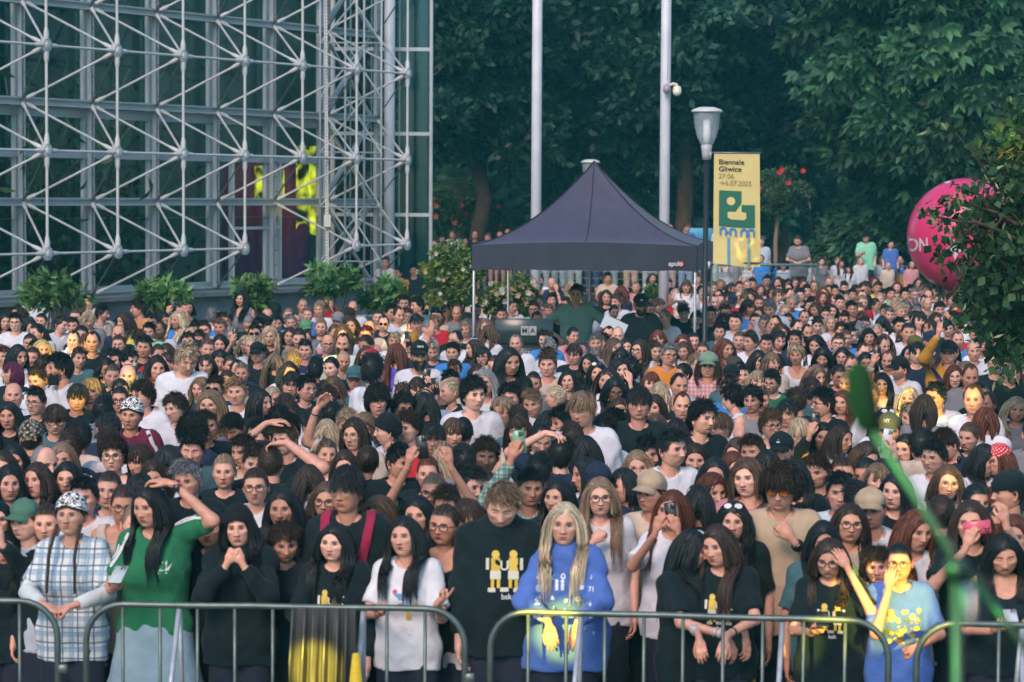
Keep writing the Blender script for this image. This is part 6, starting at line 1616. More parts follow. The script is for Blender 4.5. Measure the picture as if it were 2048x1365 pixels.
2005 300 110 0 0 P d n f
1990 20 80 -5 0 S d to
1765 335 140 175 0 A k n
560 50 90 10 0 L y ty f
1200 -20 80 0 0 L d n f
1600 60 80 0 0 L y tp f
1560 -20 70 -20 0 C l n f
1650 240 70 0 0 S k n
@1500 560 .2676
165 195 150 -30 18 S g tw|grey hair bowed, white t-shirt
342 150 105 175 10 S g tw
245 108 90 0 5 S d tk
480 48 100 0 0 Z d tk
540 130 110 0 0 L r vp f|pink camisole and red hair
640 78 95 0 0 S k tw bd2
705 50 100 0 10 S k te bd
870 78 90 0 0 Z d tt dk
950 58 105 0 0 S b ty|pale yellow t-shirt
1050 100 110 10 0 S d sm|light green shirt with open collar
930 185 115 55 0 P k th f
760 215 130 0 0 S k tk gt|black top, face caught by yellow light
670 160 100 0 0 S k n
1232 110 115 0 0 S g tk g bd
1160 200 110 -10 0 S g n
1250 230 100 -10 0 S g n
1268 300 150 0 0 B k tw f|dark shoulder-length hair and white t-shirt
1390 290 125 0 0 L d tk f gt
1472 265 95 0 0 K g n
1565 285 135 0 0 S r tk s c=r w=1.1|red cap and pink sunglasses
1485 355 130 -10 0 S k tk
1118 340 135 0 0 S k tw bd2
402 275 125 0 0 Z d tn w=1.2
425 375 110 10 0 S k tk cr=k bd
278 300 130 0 0 W k n f
205 330 150 -30 0 Z k tw
100 322 130 0 0 S g n f
38 292 110 0 0 P k tw f
512 300 100 0 0 P d n f gt
605 320 125 0 -5 L y n f
702 290 120 -15 0 S d tw bd
20 450 150 20 0 S r tw
120 462 130 0 0 S k n
352 552 155 -12 0 C y vw|blond curls and white sleeveless top
500 475 170 -20 8 L k n f
545 545 180 -10 26 L k vk f closed|long black hair, head bowed over a cross necklace
655 450 120 -5 0 S b n g
730 400 140 180 0 S k n
828 370 120 170 0 S g n
890 410 120 0 0 L k n f hb
1002 460 145 5 0 G r n f
700 550 120 -20 0 L k n f gt
752 612 115 0 0 Z r n g
870 575 120 -5 12 L k to f
1232 480 135 -5 0 S k tf c=o3 a=PP ph|camouflage cap in yellow light, phone in both hands
1350 430 110 0 0 S k tn c=n
1490 540 190 -20 0 S k ls c=k a=UD ph pack w=1.15|mustard jacket and black cap, phone held up
1530 715 190 -4 0 L r tw f gt|yellow-lit face, thin glasses, long auburn hair
1720 830 165 0 0 P k tk f g
1830 620 180 0 0 K g tk g bd2 w=1.2|bald head, glasses and moustache by the linden
1965 705 180 -6 0 B b tk f g lany w=1.2|black top with red lanyard in yellow light
2010 565 125 -10 0 S d tk c=e
1130 660 185 -65 0 S k tw c=k2 bd2|black cap facing left, white t-shirt
992 740 140 -10 5 L k n f mouth a=UD ph
60 575 120 20 0 L k n f
130 592 130 0 10 P k n f
655 680 140 10 12 P k n f g
745 738 130 -40 0 P l n f
500 790 110 180 0 S b n
590 60 70 0 0 L d tw f
380 100 80 -10 0 S k tk
430 60 60 0 0 S d n
80 60 70 0 0 L r to f
150 80 60 0 0 P l n f
30 110 70 0 0 L k n f
230 20 60 0 0 S k tn
290 160 60 0 0 S k tk
780 60 60 0 0 S d n
830 130 60 0 0 P k n f
1100 40 70 -20 0 L r n f
1160 90 70 0 0 S k n
840 20 60 0 0 S d to
1330 160 80 0 0 K g n
1410 200 80 10 0 S k n
610 210 80 0 0 L k n f
450 170 80 0 0 S k n
560 230 70 0 0 S d n
1040 230 70 0 0 S g n
1000 300 90 180 0 L k n f
@1500 200 .3663
60 772 58 -5 0 S g th e=1|light blue t-shirt behind the terrace railing
266 762 66 -25 18 P d te f e=1 a=FF|hair bun and grey top leaning on the green railing
635 745 60 -15 22 S k tm e=1 a=OD|mint polo shirt standing above the crowd, looking down
768 787 48 10 0 S k tj e=1 K=.8|child in blue patterned shirt on the terrace
498 893 46 0 0 L d tw f e=1 K=.78|child in white top seated on the terrace edge
597 893 48 -5 0 P k tp f e=1 K=.78|child in pink top seated on the terrace edge
718 875 50 40 0 P l tw f e=1 K=.78|child in white top turned right beside the blue shirt
812 878 58 10 0 K g ta e=.5|beige t-shirt sitting at the terrace edge
"""
SMALL = """
@1500 200 .3663
365 930 50 0 0 S k tk
425 935 48 0 0 P d tw
525 962 58 0 0 S g te
575 968 56 0 0 S d te
680 985 52 0 0 L r tk
350 1012 62 0 0 Z d tk
205 1000 58 0 0 S d tk
140 942 50 0 0 S b tr
290 1000 54 0 0 L r tw
430 990 56 0 0 Z g tw
60 920 50 0 0 S k tk
90 980 52 0 0 S k tn
20 960 48 0 0 S d to
120 1040 50 0 0 L d tw
180 930 46 0 0 L k tk
245 990 48 0 0 L b tw
470 1030 56 0 0 S k tw
520 1020 60 0 0 Z k tw
630 1010 52 0 0 S d tt
660 930 44 0 0 S k tk
780 960 50 0 0 S k tk
830 970 54 0 0 S r tk
740 960 46 0 0 S d te
900 1040 58 0 0 S g tk
400 1040 52 0 0 L r tp
305 960 44 0 0 S k tk
160 1030 46 0 0 Z d tk
60 1010 46 0 0 L b tw
560 1050 54 0 0 S k tw
920 990 50 0 0 L d tp
970 1060 54 0 0 K g tw
10 1050 44 0 0 S d tk
610 960 42 0 0 L k tw
860 930 46 0 0 S k tn
950 1010 44 0 0 S d tk
@0 0 1
950 470 20 0 0 S d tk cr=m e=1
975 475 19 0 0 S l tw e=1
1000 468 18 0 0 S r tw e=1
930 482 20 0 0 L k tp e=1
868 492 22 20 0 K g tk e=1
845 488 30 20 0 L l tk e=1
820 508 30 20 0 S r tk e=1
1015 462 18 0 0 S k tk e=1
905 470 18 0 0 P l tw e=1
885 478 18 0 0 S d tw e=1
718 520 26 10 0 B y tj e=1
770 525 24 0 0 S r tw e=.8
798 545 26 -40 0 S k tO e=.4
828 540 26 0 0 S k tk e=.5
"""
# people under the canopy whose heads the roof hides: x, base colour of shirt, trousers
HIDDEN = [(1085, 'w', (.45, .5, .5)), (1118, 'p', (.35, .42, .45)), (1150, 'k', (.40, .48, .46)), (1185, 'w', (.06, .1, .2)), (1222, 'e', (.3, .35, .4)), (1262, 'c', (.55, .4, .3)), (1300, 'k', (.40, .45, .48)), (1338, 'p', (.45, .35, .35)), (1372, 'b', (.25, .35, .5)), (1440, 'w', (.4, .45, .4)), (1472, 'r', (.5, .42, .25)), (1502, 'w', (.2, .45, .4))]
TC.update(F=(.20, .32, .25), O=(.75, .16, .03))
MT['plaid'] = None
def plaid_mat(name, base, c1, c2, sc):
    m = bpy.data.materials.new(name); m.use_nodes = True; nt = m.node_tree; b = nt.nodes['Principled BSDF']; b.inputs['Roughness'].default_value = .85
    tc = nt.nodes.new('ShaderNodeTexCoord'); sp = nt.nodes.new('ShaderNodeSeparateXYZ'); nt.links.new(tc.outputs['Object'], sp.inputs[0]); cur = None
    def stripe(axis, freq, duty, ph=0.):
        a = nt.nodes.new('ShaderNodeMath'); a.operation = 'MULTIPLY_ADD'; nt.links.new(sp.outputs[axis], a.inputs[0]); a.inputs[1].default_value = freq; a.inputs[2].default_value = ph
        f = nt.nodes.new('ShaderNodeMath'); f.operation = 'FRACT'; nt.links.new(a.outputs[0], f.inputs[0]); l = nt.nodes.new('ShaderNodeMath'); l.operation = 'LESS_THAN'; nt.links.new(f.outputs[0], l.inputs[0]); l.inputs[1].default_value = duty; return l.outputs[0]
    cur = None
    for (ax, du, ph, col, fac) in ((0, .34, 0, c1, .55), (2, .34, 0, c1, .55), (0, .10, .45, c2, .8), (2, .10, .45, c2, .8), (0, .06, .75, c1, .7), (2, .06, .75, c1, .7)):
        s = stripe(ax, sc, du, ph + 10); mx = nt.nodes.new('ShaderNodeMix'); mx.data_type = 'RGBA'; k = nt.nodes.new('ShaderNodeMath'); k.operation = 'MULTIPLY'; k.inputs[1].default_value = fac; nt.links.new(s, k.inputs[0]); nt.links.new(k.outputs[0], mx.inputs[0])
        if cur is None: mx.inputs[6].default_value = (*base, 1)
        else: nt.links.new(cur, mx.inputs[6])
        mx.inputs[7].default_value = (*col, 1); cur = mx.outputs[2]
    nt.links.new(cur, b.inputs['Base Color']); nz = nt.nodes.new('ShaderNodeTexNoise'); nz.inputs['Scale'].default_value = 16; nt.links.new(tc.outputs['Object'], nz.inputs['Vector']); bp = nt.nodes.new('ShaderNodeBump'); bp.inputs['Strength'].default_value = .5; bp.inputs['Distance'].default_value = .02; nt.links.new(nz.outputs[0], bp.inputs['Height']); nt.links.new(bp.outputs[0], b.inputs['Normal']); return m
MT['plaid'] = plaid_mat('plaid_cotton', (.62, .64, .62), (.16, .28, .42), (.03, .06, .14), 11)
MT['plaid_green'] = plaid_mat('plaid_green', (.30, .42, .36), (.05, .15, .12), (.02, .06, .05), 16)
MT['gingham'] = plaid_mat('gingham_red', (.60, .50, .50), (.45, .06, .10), (.45, .06, .10), 26)
MT['stripe'] = plaid_mat('pale_stripe', (.55, .60, .58), (.40, .52, .48), (.40, .52, .48), 1.0)
def parse(txt):
    out = []; T = None
    for ln in txt.strip().splitlines():
        ln = ln.strip()
        if not ln: continue
        if ln[0] == '@': T = [float(a) for a in ln[1:].split()]; continue
        d, _, lab = ln.partition('|'); a = d.split(); x, y, h, yaw, pit = map(float, a[:5]); opts = a[8:]
        out.append(dict(x=T[0] + x * T[2], y=T[1] + y * T[2], h=h * T[2], yaw=yaw, pit=pit, hair=a[5], hc=a[6], t=a[7], o=opts, lab=lab.strip()))
    return out
PEOPLE = parse(CROWD) + parse(SMALL)
# where two records describe the same head keep the larger
keep = []
for p in sorted(PEOPLE, key=lambda q: -q['h'] - (1000 if q['lab'] else 0)):
    if all(math.hypot(p['x'] - q['x'], (p['y'] - q['y'])) > .34 * min(p['h'], q['h']) + 3 for q in keep): keep.append(p)
PEOPLE = keep
def horizon(px): return 388 - .006 * (px - 1024) * -1 * -1
BLK = (.009, .013, .016)
for n, p in enumerate(PEOPLE):
    o = p['o']; kv = {a.split('=')[0]: a.split('=')[1] for a in o if '=' in a}; p['id'] = int(p['x'] * 7 + p['y'] * 13); rg = random.Random(p['id'])
    if abs(p['yaw']) >= 150 and not p['lab'] and rg.random() < .42: p['yaw'] = rg.choice((-35, -15, 0, 10, 25, 45)); p['pit'] = 6
    p['fem'] = 'f' in o; g0 = TZ * float(kv.get('e', 0)); dy = p['y'] - horizon(p['x'])
    if 'K' in kv and 'e' not in kv and float(kv['K']) >= 1: k = float(kv['K'])
    elif 'K' in kv: k = float(kv['K'])
    else: k = (H_CAM - g0) / (1.6 + .262 * dy / p['h']) if dy > 5 or g0 == 0 else 1
    if 'e' in kv and 'K' not in kv: k = 1.0
    lo_, hi_ = (.90, 1.06) if p['fem'] else (.92, 1.15)
    if 'K' not in kv:
        if k < lo_ and not g0:                                       # only the top of this head shows: keep its top edge, let the rest sink behind the neighbours
            a_ = .262 * lo_ / (H_CAM - 1.6 * lo_); hz_ = horizon(p['x']); tp_ = p['y'] - p['h'] / 2; yn = (tp_ - a_ * hz_ / 2) / (1 - a_ / 2); p['y'] = min(yn, p['y'] + 40); p['h'] = a_ * (p['y'] - hz_)
        k = min(max(k, lo_), hi_)
    p['k'] = k; s = p['h'] / (.262 * k)                              # pixels per metre wanted
    zc = g0 + 1.612 * k
    if 'e' in kv:
        Y = 61.5 if p['x'] < 1100 and float(kv['e']) >= 1 else (47.2 if float(kv['e']) < 1 and p['x'] < 1100 else 49.6 + (p['x'] % 7) * .2); p['k'] = k = p['h'] * Y / (F_PX * .262); q = at_y(p['x'], p['y'], Y); p['loc'] = Vector((q.x, Y, q.z - 1.612 * k))
    elif 'Z' in kv: Y = F_PX / s; q = at_y(p['x'], p['y'], Y); p['loc'] = Vector((q.x, Y, q.z - 1.612 * k))
    else:
        q = at_z(p['x'], p['y'], zc); p['loc'] = Vector((q.x, q.y, 0)); ym = 12.50 - .00030 * (p['x'] - 500) + (.40 if 'R1' in o else .62)
        if q.y < ym or 'R1' in o: q = at_y(p['x'], p['y'], ym if 'R1' in o else ym + .001 * (p['x'] % 40)); p['loc'] = Vector((q.x, q.y, 0)); p['k'] = k = q.z / 1.612
    p['lod'] = 0 if p['h'] > 62 else (1 if p['h'] > 30 else 2)
    if 'R1' in o and p['loc'].y < 12.75: pass
    p['w'] = float(kv.get('w', 1.0 if p['fem'] else rg.choice((1.0, 1.0, 1.1)))); p['arms'] = kv.get('a', 'DD').replace('x', 'Q'); p['arms_drawn'] = p['arms']
    t = p['t']; p['topseen'] = t != 'n'
    if t == 'n': t = rg.choice('tttl') + rg.choice('kkwnkewtck')
    p['top'], p['tc'] = t[0], t[1]
    if p['top'] not in 'tlshvp': p['top'] = 't'
    if 'tee' in o: p['top'] = 't'
    p['acc'] = acc = []
    cl = lambda c: dict(TC, f2=(.18, .28, .20), e2=(.16, .18, .17), k2=(.012, .014, .018), g2=(.10, .26, .13), o2=(.12, .13, .06), o3=(.10, .10, .03), y2=(.05, .05, .04)).get(c, BLK)
    def A(nm, key, mt, col, head=1): acc.append((nm, (key,), mt, col, head))
    if 'g' in o: A('glasses', 'glasses', 'plastic', BLK)
    if 'g2' in o: A('glasses', 'glasses', 'plastic', (.01, .01, .03))
    if 'gt' in o: A('glasses', 'thinglasses', 'plastic', (.25, .20, .16))
    if 's' in o: A('sunglasses', 'sunglasses', 'lens', BLK)
    if 'so' in o: A('sunglasses', 'sunglasses', 'lens', (.42, .13, .03))
    hatM = None
    if 'sh' in o or 'wsh' in o: acc.append(('sunglasses', ('sunglasses',), 'lens', (.6, .6, .62) if 'wsh' in o else (.03, .04, .08), 2))
    if 'c' in kv: A('cap', 'cap', 'cloth', cl(kv['c']))
    if 'cap2' in o: acc.append(('cap', ('cap',), 'cloth', TC['n'], 3))
    if 'cr' in kv: acc.append(('cap', ('cap',), 'cloth', cl(kv['cr']), 3))
    if 'nk' in o or 'nk2' in o: A('hood' if 'nk' in o else 'beanie', 'beanie', 'cloth', BLK)
    if 'nx' in o: A('beanie', 'bobble', 'cloth', (1, 1, 1))
    if 'camo' in o: A('cap', 'camo', 'cloth', (1, 1, 1))
    if 'ban' in o: A('bandana', 'bandana', 'cloth', (1, 1, 1))
    if 'hb' in o: A('headband', 'headband', 'cloth', BLK)
    if 'hp' in o: A('headphones', 'headphones', 'plastic', BLK)
    if 'hp2' in o: acc.append(('headphones', ('headphones',), 'plastic', BLK, 4))
    bc = np.array(HC[p['hc'] if p['hc'] in 'kdbgrl' else 'd']) * .9
    if 'bd' in o: p['beard'] = (bc, .85); A('beard', 'beard', 'hair', bc)
    if 'bd2' in o or 'stache' in o or 'goat' in o: p['beard'] = (bc * 1.5 + .02, .5)
    if 'q' in o: p['tmat'] = 'plaid' if p['tc'] == 'b' else ('plaid_green' if p['tc'] == 'f' else 'gingham')
    if 'z' in o: p['tmat'] = 'stripe'
    if 'dk' in o: p['skin'] = rg.choice(SKD)
    if 'closed' in o: p['closed'] = True
    if 'mouth' in o: p['mouth'] = 1
    if 'lip' in o: p['lip'] = 1
    if 'lipd' in o: p['lip'] = 2
    if 'R1' in o and 'stripes' in o: p['skirt'] = True; p['trc'] = (.22, .32, .38)
    if 'c' in kv or 'cr' in kv or 'nk' in o or 'nk2' in o or 'nx' in o or 'camo' in o or 'ban' in o:
        if p['hair'] in 'FSCA': p['hair'] = 'Z'
    if 'DJ' in o: p['loc'].z = p['loc'].z
HEADX = {2: Matrix.Translation((0, .028, .068)) @ Matrix.Rotation(R(-22), 4, 'X'), 3: Matrix.Rotation(R(180), 4, 'Z') @ Matrix.Translation((0, -.015, 0)), 4: Matrix.Translation((0, .0, -.175)) @ Matrix.Rotation(R(150), 4, 'X')}
_bp = build_person
def place_acc(p):
    """acc entries with a code above 1 sit on the head with an extra offset"""
    ex = [a for a in p['acc'] if a[4] > 1]; p['acc'] = [a for a in p['acc'] if a[4] <= 1]; return ex
# ------------------------------------------------------------------ labels
TN = dict(t='t-shirt', l='long-sleeved top', s='shirt', h='hoodie', v='sleeveless top', p='polo shirt')
CN = dict(w='white', k='black', n='navy', g='green', r='red', b='blue', y='yellow', o='orange', c='cream', e='grey', m='mint', p='pink', u='purple', t='dark teal', f='dark green', x='maroon', h='light blue', a='brown', j='blue', s='mustard', i='beige', F='olive', O='orange')
def desc(p):
    o = p['o']; d = []
    if p['topseen']: d.append(CN[p['t'][1]] + ' ' + TN.get(p['t'][0], 'top'))
    if any(a in o for a in ('g', 'gt', 'g2')): d.append('glasses')
    if 's' in o or 'so' in o: d.append('sunglasses')
    if 'sh' in o or 'wsh' in o: d.append('sunglasses on head')
    if any(a.startswith(('c=', 'cr=')) for a in o) or 'cap2' in o: d.append('cap')
    s = 'person' + (' in ' + ' and '.join(d[:2]) if d else '')
    ay = abs(p['yaw'])
    s += ' seen from behind' if ay > 140 else (' looking down' if p['pit'] > 12 else (' turned left' if p['yaw'] < -25 else (' turned right' if p['yaw'] > 25 else ' facing forward')))
    return s
BODY = ('hair', 'face', 'bob', 'beard', 'lipstick', 'head', 'arm', 'arms', 'quiff', 'curls', 'mop', 'goatee', 'scalp', 'hairline', 'fringe', 'bangs', 'shoulders', 'salute', 'parting', 'hand', 'jersey', 'phone')
def inwith(s):
    w = s.split(',')[0].split(); f = [a for a in w if a in BODY or a in ('t-shirt', 'shirt', 'top', 'cap', 'dress', 'hood', 'jacket', 'beanie', 'glasses', 'sunglasses', 'sweatshirt', 'hoodie', 'bandana', 'camisole', 'sleeve', 'straps', 'polo')]
    return 'with ' if (f and f[0] in BODY and f[0] != 'jersey') or not f else 'in '
def label_all(ps):
    marks = []
    for p in ps:
        if p['lab']: p['label'] = 'person ' + inwith(p['lab']) + p['lab'] if not p['lab'].startswith('child') else p['lab'].replace('child', 'small person', 1)
        if p['lab']: marks.append(p)
    used = {p['label'] for p in ps if p['lab']}
    short = lambda m: ' '.join(m['lab'].split(',')[0].split(' and ')[0].split()[:5]) if len(m['lab'].split(',')[0].split(' and ')[0].split()) <= 5 else None
    names = {}
    for m in marks:
        s = short(m)
        if s and len(s.split()) > 1: names.setdefault(s, []).append(m)
    LM = [(v[0], k) for k, v in names.items() if len(v) == 1 and k not in {c + ' ' + t for c in CN.values() for t in TN.values()} and not k.startswith(('child', 'small')) and k.split()[-1] not in ('in', 'with', 'the', 'left', 'from', 'over', 'under', 'a', 'of')]
    for p in ps:
        if p['lab']: continue
        c = sorted(LM, key=lambda m: math.hypot((m[0]['x'] - p['x']), (m[0]['y'] - p['y']) * 1.3))[:40]; best = None
        for m, nm in c:
            dx, dy = p['x'] - m['x'], p['y'] - m['y']; h = (p['h'] + m['h']) / 2
            dep = 'in front' if dy > .45 * h else ('behind' if dy < -.45 * h else ''); sd = 'right' if dx > .35 * h else ('left' if dx < -.35 * h else '')
            if not dep and not sd: sd = 'right' if dx > 0 else 'left'
            far = '' if math.hypot(dx, dy) < 1.6 * h else 'some way '
            rel = (dep + (' and ' + sd if sd else '')) if dep else sd
            rel += ' of ' if (sd or dep == 'in front') else ' '
            L = desc(p) + ', ' + far + rel + 'the person ' + inwith(nm) + nm
            if L not in used and len(L.split()) <= 16: best = L; break
        p['label'] = best or desc(p) + ' near the middle of the crowd'; used.add(p['label'])
PH = dict(k=(.02, .022, .025))
def add_phone(p, kind):
    col = {'ph': (.02, .022, .025), 'phl': (.45, .5, .5), 'phg': (.10, .30, .18), 'phw': (.62, .62, .66), 'phr': (.60, .08, .14)}[kind]
    J = p['J']; best = None
    for s in (-1, 1):
        code = p['arms'][0] if s < 0 else p['arms'][1]
        if code in 'PUuOQ' and best is None: best = s
    if best is None: return
    sh, el, wr, fd, pn, shp = J[best]; y = nv_(fd); z = -nv_(pn); z = nv_(z - y * (z @ y)); both = p['arms'][0] == p['arms'][1]
    c = wr + y * (.12) - z * .042 + np.array([-best * (.045 if both else .01), -.012, .015])
    flat = code == 'O' or kind in ('phl',)
    M = p['M'] @ Matrix.Translation(Vector(c)) @ (Matrix.Rotation(R(-62), 4, 'X') if p['arms'][0 if best < 0 else 1] == 'O' else Matrix.Rotation(R(8 * best), 4, 'Y')) @ (Matrix.Rotation(R(90), 4, 'Y') if kind == 'phr' else Matrix())
    key = ('phone', kind)
    if key not in _ac: _ac[key] = tomesh('phone', phone_geo(col), MT['plastic'])
    o = obj('phone', _ac[key], None); o.matrix_basis = M
    nm = {'ph': 'black', 'phl': 'pale', 'phg': 'green', 'phw': 'white', 'phr': 'red and white'}[kind]
    hold = (p['lab'].split(',')[0] if p['lab'] else p['label'].replace('person ', '').replace('facing forward', '')).split()[:9]
    tag(o, nm + ' phone held by the person in ' + ' '.join(hold), 'phone', 'phones held up in the crowd')
# print and trim on garments
def extras(p):
    o = p['o']; root = p['root']; par = p['parts']; top = par.get('shirt') or par.get('hoodie')
    bv = None
    def bvh():
        me = top.data; return BVHTree.FromPolygons([v.co[:] for v in me.vertices], [q.vertices[:] for q in me.polygons])
    def decal(name, items, x0, z0, mat='vinyl'):  # printed on the garment, so a part of it
        nonlocal bv; bv = bv or bvh(); g = Geo()
        for V, F, col in items: surf_decal(g, [(v[0], v[1]) for v in V], F, x0, z0, bv, col)
        return obj(name, g, MT[mat], top, smooth=False)
    def txt(s, size, col, x=0, z=0, off=.001): V, F = text_geo(s, size, offset=off, align='CENTER'); return ([(a + x, b + z) for a, b, c in V], F, col)
    def rect(x, z, w_, h_, col): return ([(x - w_ / 2, z - h_ / 2), (x + w_ / 2, z - h_ / 2), (x + w_ / 2, z + h_ / 2), (x - w_ / 2, z + h_ / 2)], [(0, 1, 2, 3)], col)
    def disc(x, z, r, col): n = 12; return ([(x + r * math.cos(a * 6.283 / n), z + r * math.sin(a * 6.283 / n)) for a in range(n)], [tuple(range(n))], col)
    def figures(s=1.0):
        Yl, Wh, it = (.62, .42, .06), (.60, .58, .48), []
        for sx in (-.042, .042):
            it += [disc(sx * s, .075 * s, .019 * s, Yl), rect(sx * s, .028 * s, .042 * s, .062 * s, Yl), rect(sx * s + math.copysign(.038, sx) * s, .03 * s, .015 * s, .055 * s, Wh), rect(sx * s - math.copysign(.0, sx), -.022 * s, .05 * s, .04 * s, Wh), rect((sx + .014) * s, -.06 * s, .015 * s, .045 * s, Yl), rect((sx - .014) * s, -.06 * s, .015 * s, .045 * s, Yl), rect((sx + math.copysign(.018, sx)) * s, -.092 * s, .035 * s, .02 * s, Wh)]
        it += [txt('U', .062 * s, (.62, .60, .5), 0, .002 * s, .002), rect(0, -.09 * s, .04 * s, .02 * s, Wh), txt('bsk', .036 * s, (.6, .6, .6), .01 * s, -.135 * s)]
        return it
    if top is None: return
    if 'emb' in o: decal('chest_print', figures(.95), 0, 1.235)
    if 'emb2' in o: decal('chest_print', figures(1.1), .02, 1.24)
    if 'dood' in o:
        Wh = (.62, .66, .72); it = []; rg = random.Random(4)
        sy = ['√', '✕', '◎', '♥', '♪', '☺', '*', '?', '∑', '71', '20', '&', '#', '@', '+', 'bsk', 'i2', 'e', '6', '%']
        for k, ch in enumerate(sy): it.append(txt(ch, .034, Wh, -.15 + (k % 5) * .072 + rg.uniform(-.01, .01), .10 - (k // 5) * .062 + rg.uniform(-.01, .01)))
        for sx in (-.02, .012): it += [disc(-.03 + sx, .085, .010, Wh), rect(-.03 + sx, .055, .018, .04, Wh)]
        it.append(disc(.09, .055, .014, Wh)); decal('chest_print', it, .01, 1.22)
    if 'prt' in o: decal('chest_print', [rect(-.02, .03, .07, .10, (.15, .32, .55)), rect(-.02, .03, .05, .02, (.6, .6, .6)), rect(.085, .04, .022, .05, (.55, .28, .08)), rect(.03, -.06, .03, .05, (.55, .38, .06)), disc(-.05, .09, .014, (.5, .05, .12))], .0, 1.2)
    if 'prt2' in o:
        rg = random.Random(9); decal('chest_print', [disc(rg.uniform(-.10, .12), rg.uniform(-.14, .12), rg.uniform(.008, .02), rg.choice([(.5, .42, .12), (.35, .35, .2), (.12, .16, .10), (.45, .25, .08)])) for _ in range(60)], .0, 1.2)
    if 'helm' in o: decal('chest_print', [txt('HELM', .022, (.62, .62, .65))], .06, 1.19)
    if 'vans' in o: decal('chest_print', [txt('moonit', .06, (.10, .16, .10), 0, 0), rect(0, .06, .12, .05, (.45, .52, .46))], .06, 1.17)
    if p['lab'].startswith('cropped grey'): decal('chest_print', [txt('Cześć', .06, (.08, .12, .3))], .03, 1.22)
    if p['lab'].startswith('cream printed'): decal('chest_print', [rect(0, 0, .10, .05, (.06, .07, .07)), rect(0, -.05, .06, .04, (.12, .13, .13))], .02, 1.2)
    if p['lab'].startswith('pale grey hoodie'): pass
    if p['lab'].startswith('black t-shirt with red backpack'):
        decal('chest_print', [([(-.035, .004), (-.012, -.012), (.045, .016), (-.008, -.002), (-.02, 0), (-.022, .012)], [(0, 1, 2, 3), (0, 3, 4, 5)], (.65, .65, .68))], .08, 1.27)
    if 'stripes' in o and p['tc'] == 'g':
        decal('chest_print', [([(-.03, 0), (0, .05), (.008, 0)], [(0, 2, 1)], (.6, .68, .62)), ([(-.012, 0), (.022, .055), (.024, 0)], [(0, 2, 1)], (.6, .68, .62)), ([(.012, 0), (.048, .04), (.034, 0)], [(0, 2, 1)], (.6, .68, .62)), rect(.006, -.012, .045, .006, (.6, .68, .62))], .09, 1.26)
    if 'crest' in p['lab']:
        decal('chest_print', [disc(0, 0, .022, (.45, .30, .04)), disc(0, 0, .013, (.5, .5, .5)), rect(0, .034, .02, .018, (.45, .30, .04))], .075, 1.27)
    J = p['J']; sh0 = {s: J[s][0] for s in (-1, 1)}
    def strap(name, path, wd, col, mat='cloth', raise_=.006):
        nonlocal bv; bv = bv or bvh(); g = Geo(); P = []
        for q in path:
            q = Vector(q); l = bv.find_nearest(q); 
            P.append(np.array(l[0] + (q - l[0]).normalized() * raise_ if (q - l[0]).length > 1e-4 else l[0]))
        P = np.array(P); T = np.gradient(P, axis=0); T /= np.linalg.norm(T, axis=1)[:, None]; nrm = np.array([bv.find_nearest(Vector(q))[1] for q in P]); b = np.cross(T, nrm); b /= np.linalg.norm(b, axis=1)[:, None] + 1e-9
        top_ = P + nrm * .004; V = np.stack([P - b * wd, top_ - b * wd * .9, top_ + b * wd * .9, P + b * wd], 1).reshape(-1, 3); K = len(P)
        i = np.arange(K - 1)[:, None] * 4; j = np.arange(4)[None]; j2 = (j + 1) % 4; g.add(V, np.stack([i + j, i + j2, i + 4 + j2, i + 4 + j], -1).reshape(-1, 4), col); return obj(name, g, MT[mat], root)
    if 'stripes' in o or 'sleeve' in o:
        for s in (-1, 1):
            for dx in ((.0, .03, .06) if 'stripes' in o else (.01, .065)):
                a = sh0[s] + np.array([-s * .03, -.03 + dx - .03, .08]); e = J[s][1]; d = e - sh0[s]; strap('shoulder_stripe', [a * (1 - t) + (sh0[s] + d * .7 + np.array([s * .02, -.04 + dx - .02, .05])) * t for t in np.linspace(0, 1, 9)], .008 if 'stripes' in o else .017, (.62, .64, .64), raise_=.003)
    if 'pack' in o:
        col = (.30, .02, .06) if p['tc'] == 'k' else (.05, .05, .14)
        for s in (-1, 1): strap('backpack_strap', [(s * .12, -.25, z) for z in np.linspace(1.12, 1.38, 7)] + [(s * .12, -.08, 1.5), (s * .12, .02, 1.52), (s * .12, .12, 1.48)], .026, col, raise_=.010)
    if 'lany' in o: strap('lanyard', [(-.12, -.1, 1.5), (-.10, -.25, 1.40), (-.03, -.28, 1.30), (.06, -.3, 1.15), (.12, -.3, 1.02)], .022, (.35, .02, .04), raise_=.008)
    if 'collar' in o or p['top'] in 'sp' or 'beige cap' in p['lab'] or 'white collar' in p['lab']:
        g = Geo(); c = (.70, .70, .74) if ('collar' in o or p['tc'] == 'w') else (.35, .42, .46); 
        for s in (-1, 1):
            a = np.linspace(0, 2.6, 10); P = np.stack([s * (.066 * np.sin(a)), .035 - .0 - .075 * np.cos(np.pi - a) * -1 * -1, 1.475 - .045 * np.clip(a / 2.6, 0, 1) ** 2], -1); P[:, 1] = .03 + .075 * np.cos(a)
            P2 = P + np.stack([s * .022 * np.sin(a) , .022 * np.cos(a) - .02 * (a > 2), -.034 - .01 * a], -1); V = np.concatenate([P, P2, P2 - [0, 0, .003], P - [0, 0, .003]]); n = 10; F = [(i, i + 1, n + i + 1, n + i) for i in range(n - 1)] + [(3 * n + i, 2 * n + i, 2 * n + i + 1, 3 * n + i + 1) for i in range(n - 1)]
            g.add(V, F, c)
        obj('collar', g, MT[p.get('tmat', 'cloth')] if 'tmat' in p else MT['cloth'], root)
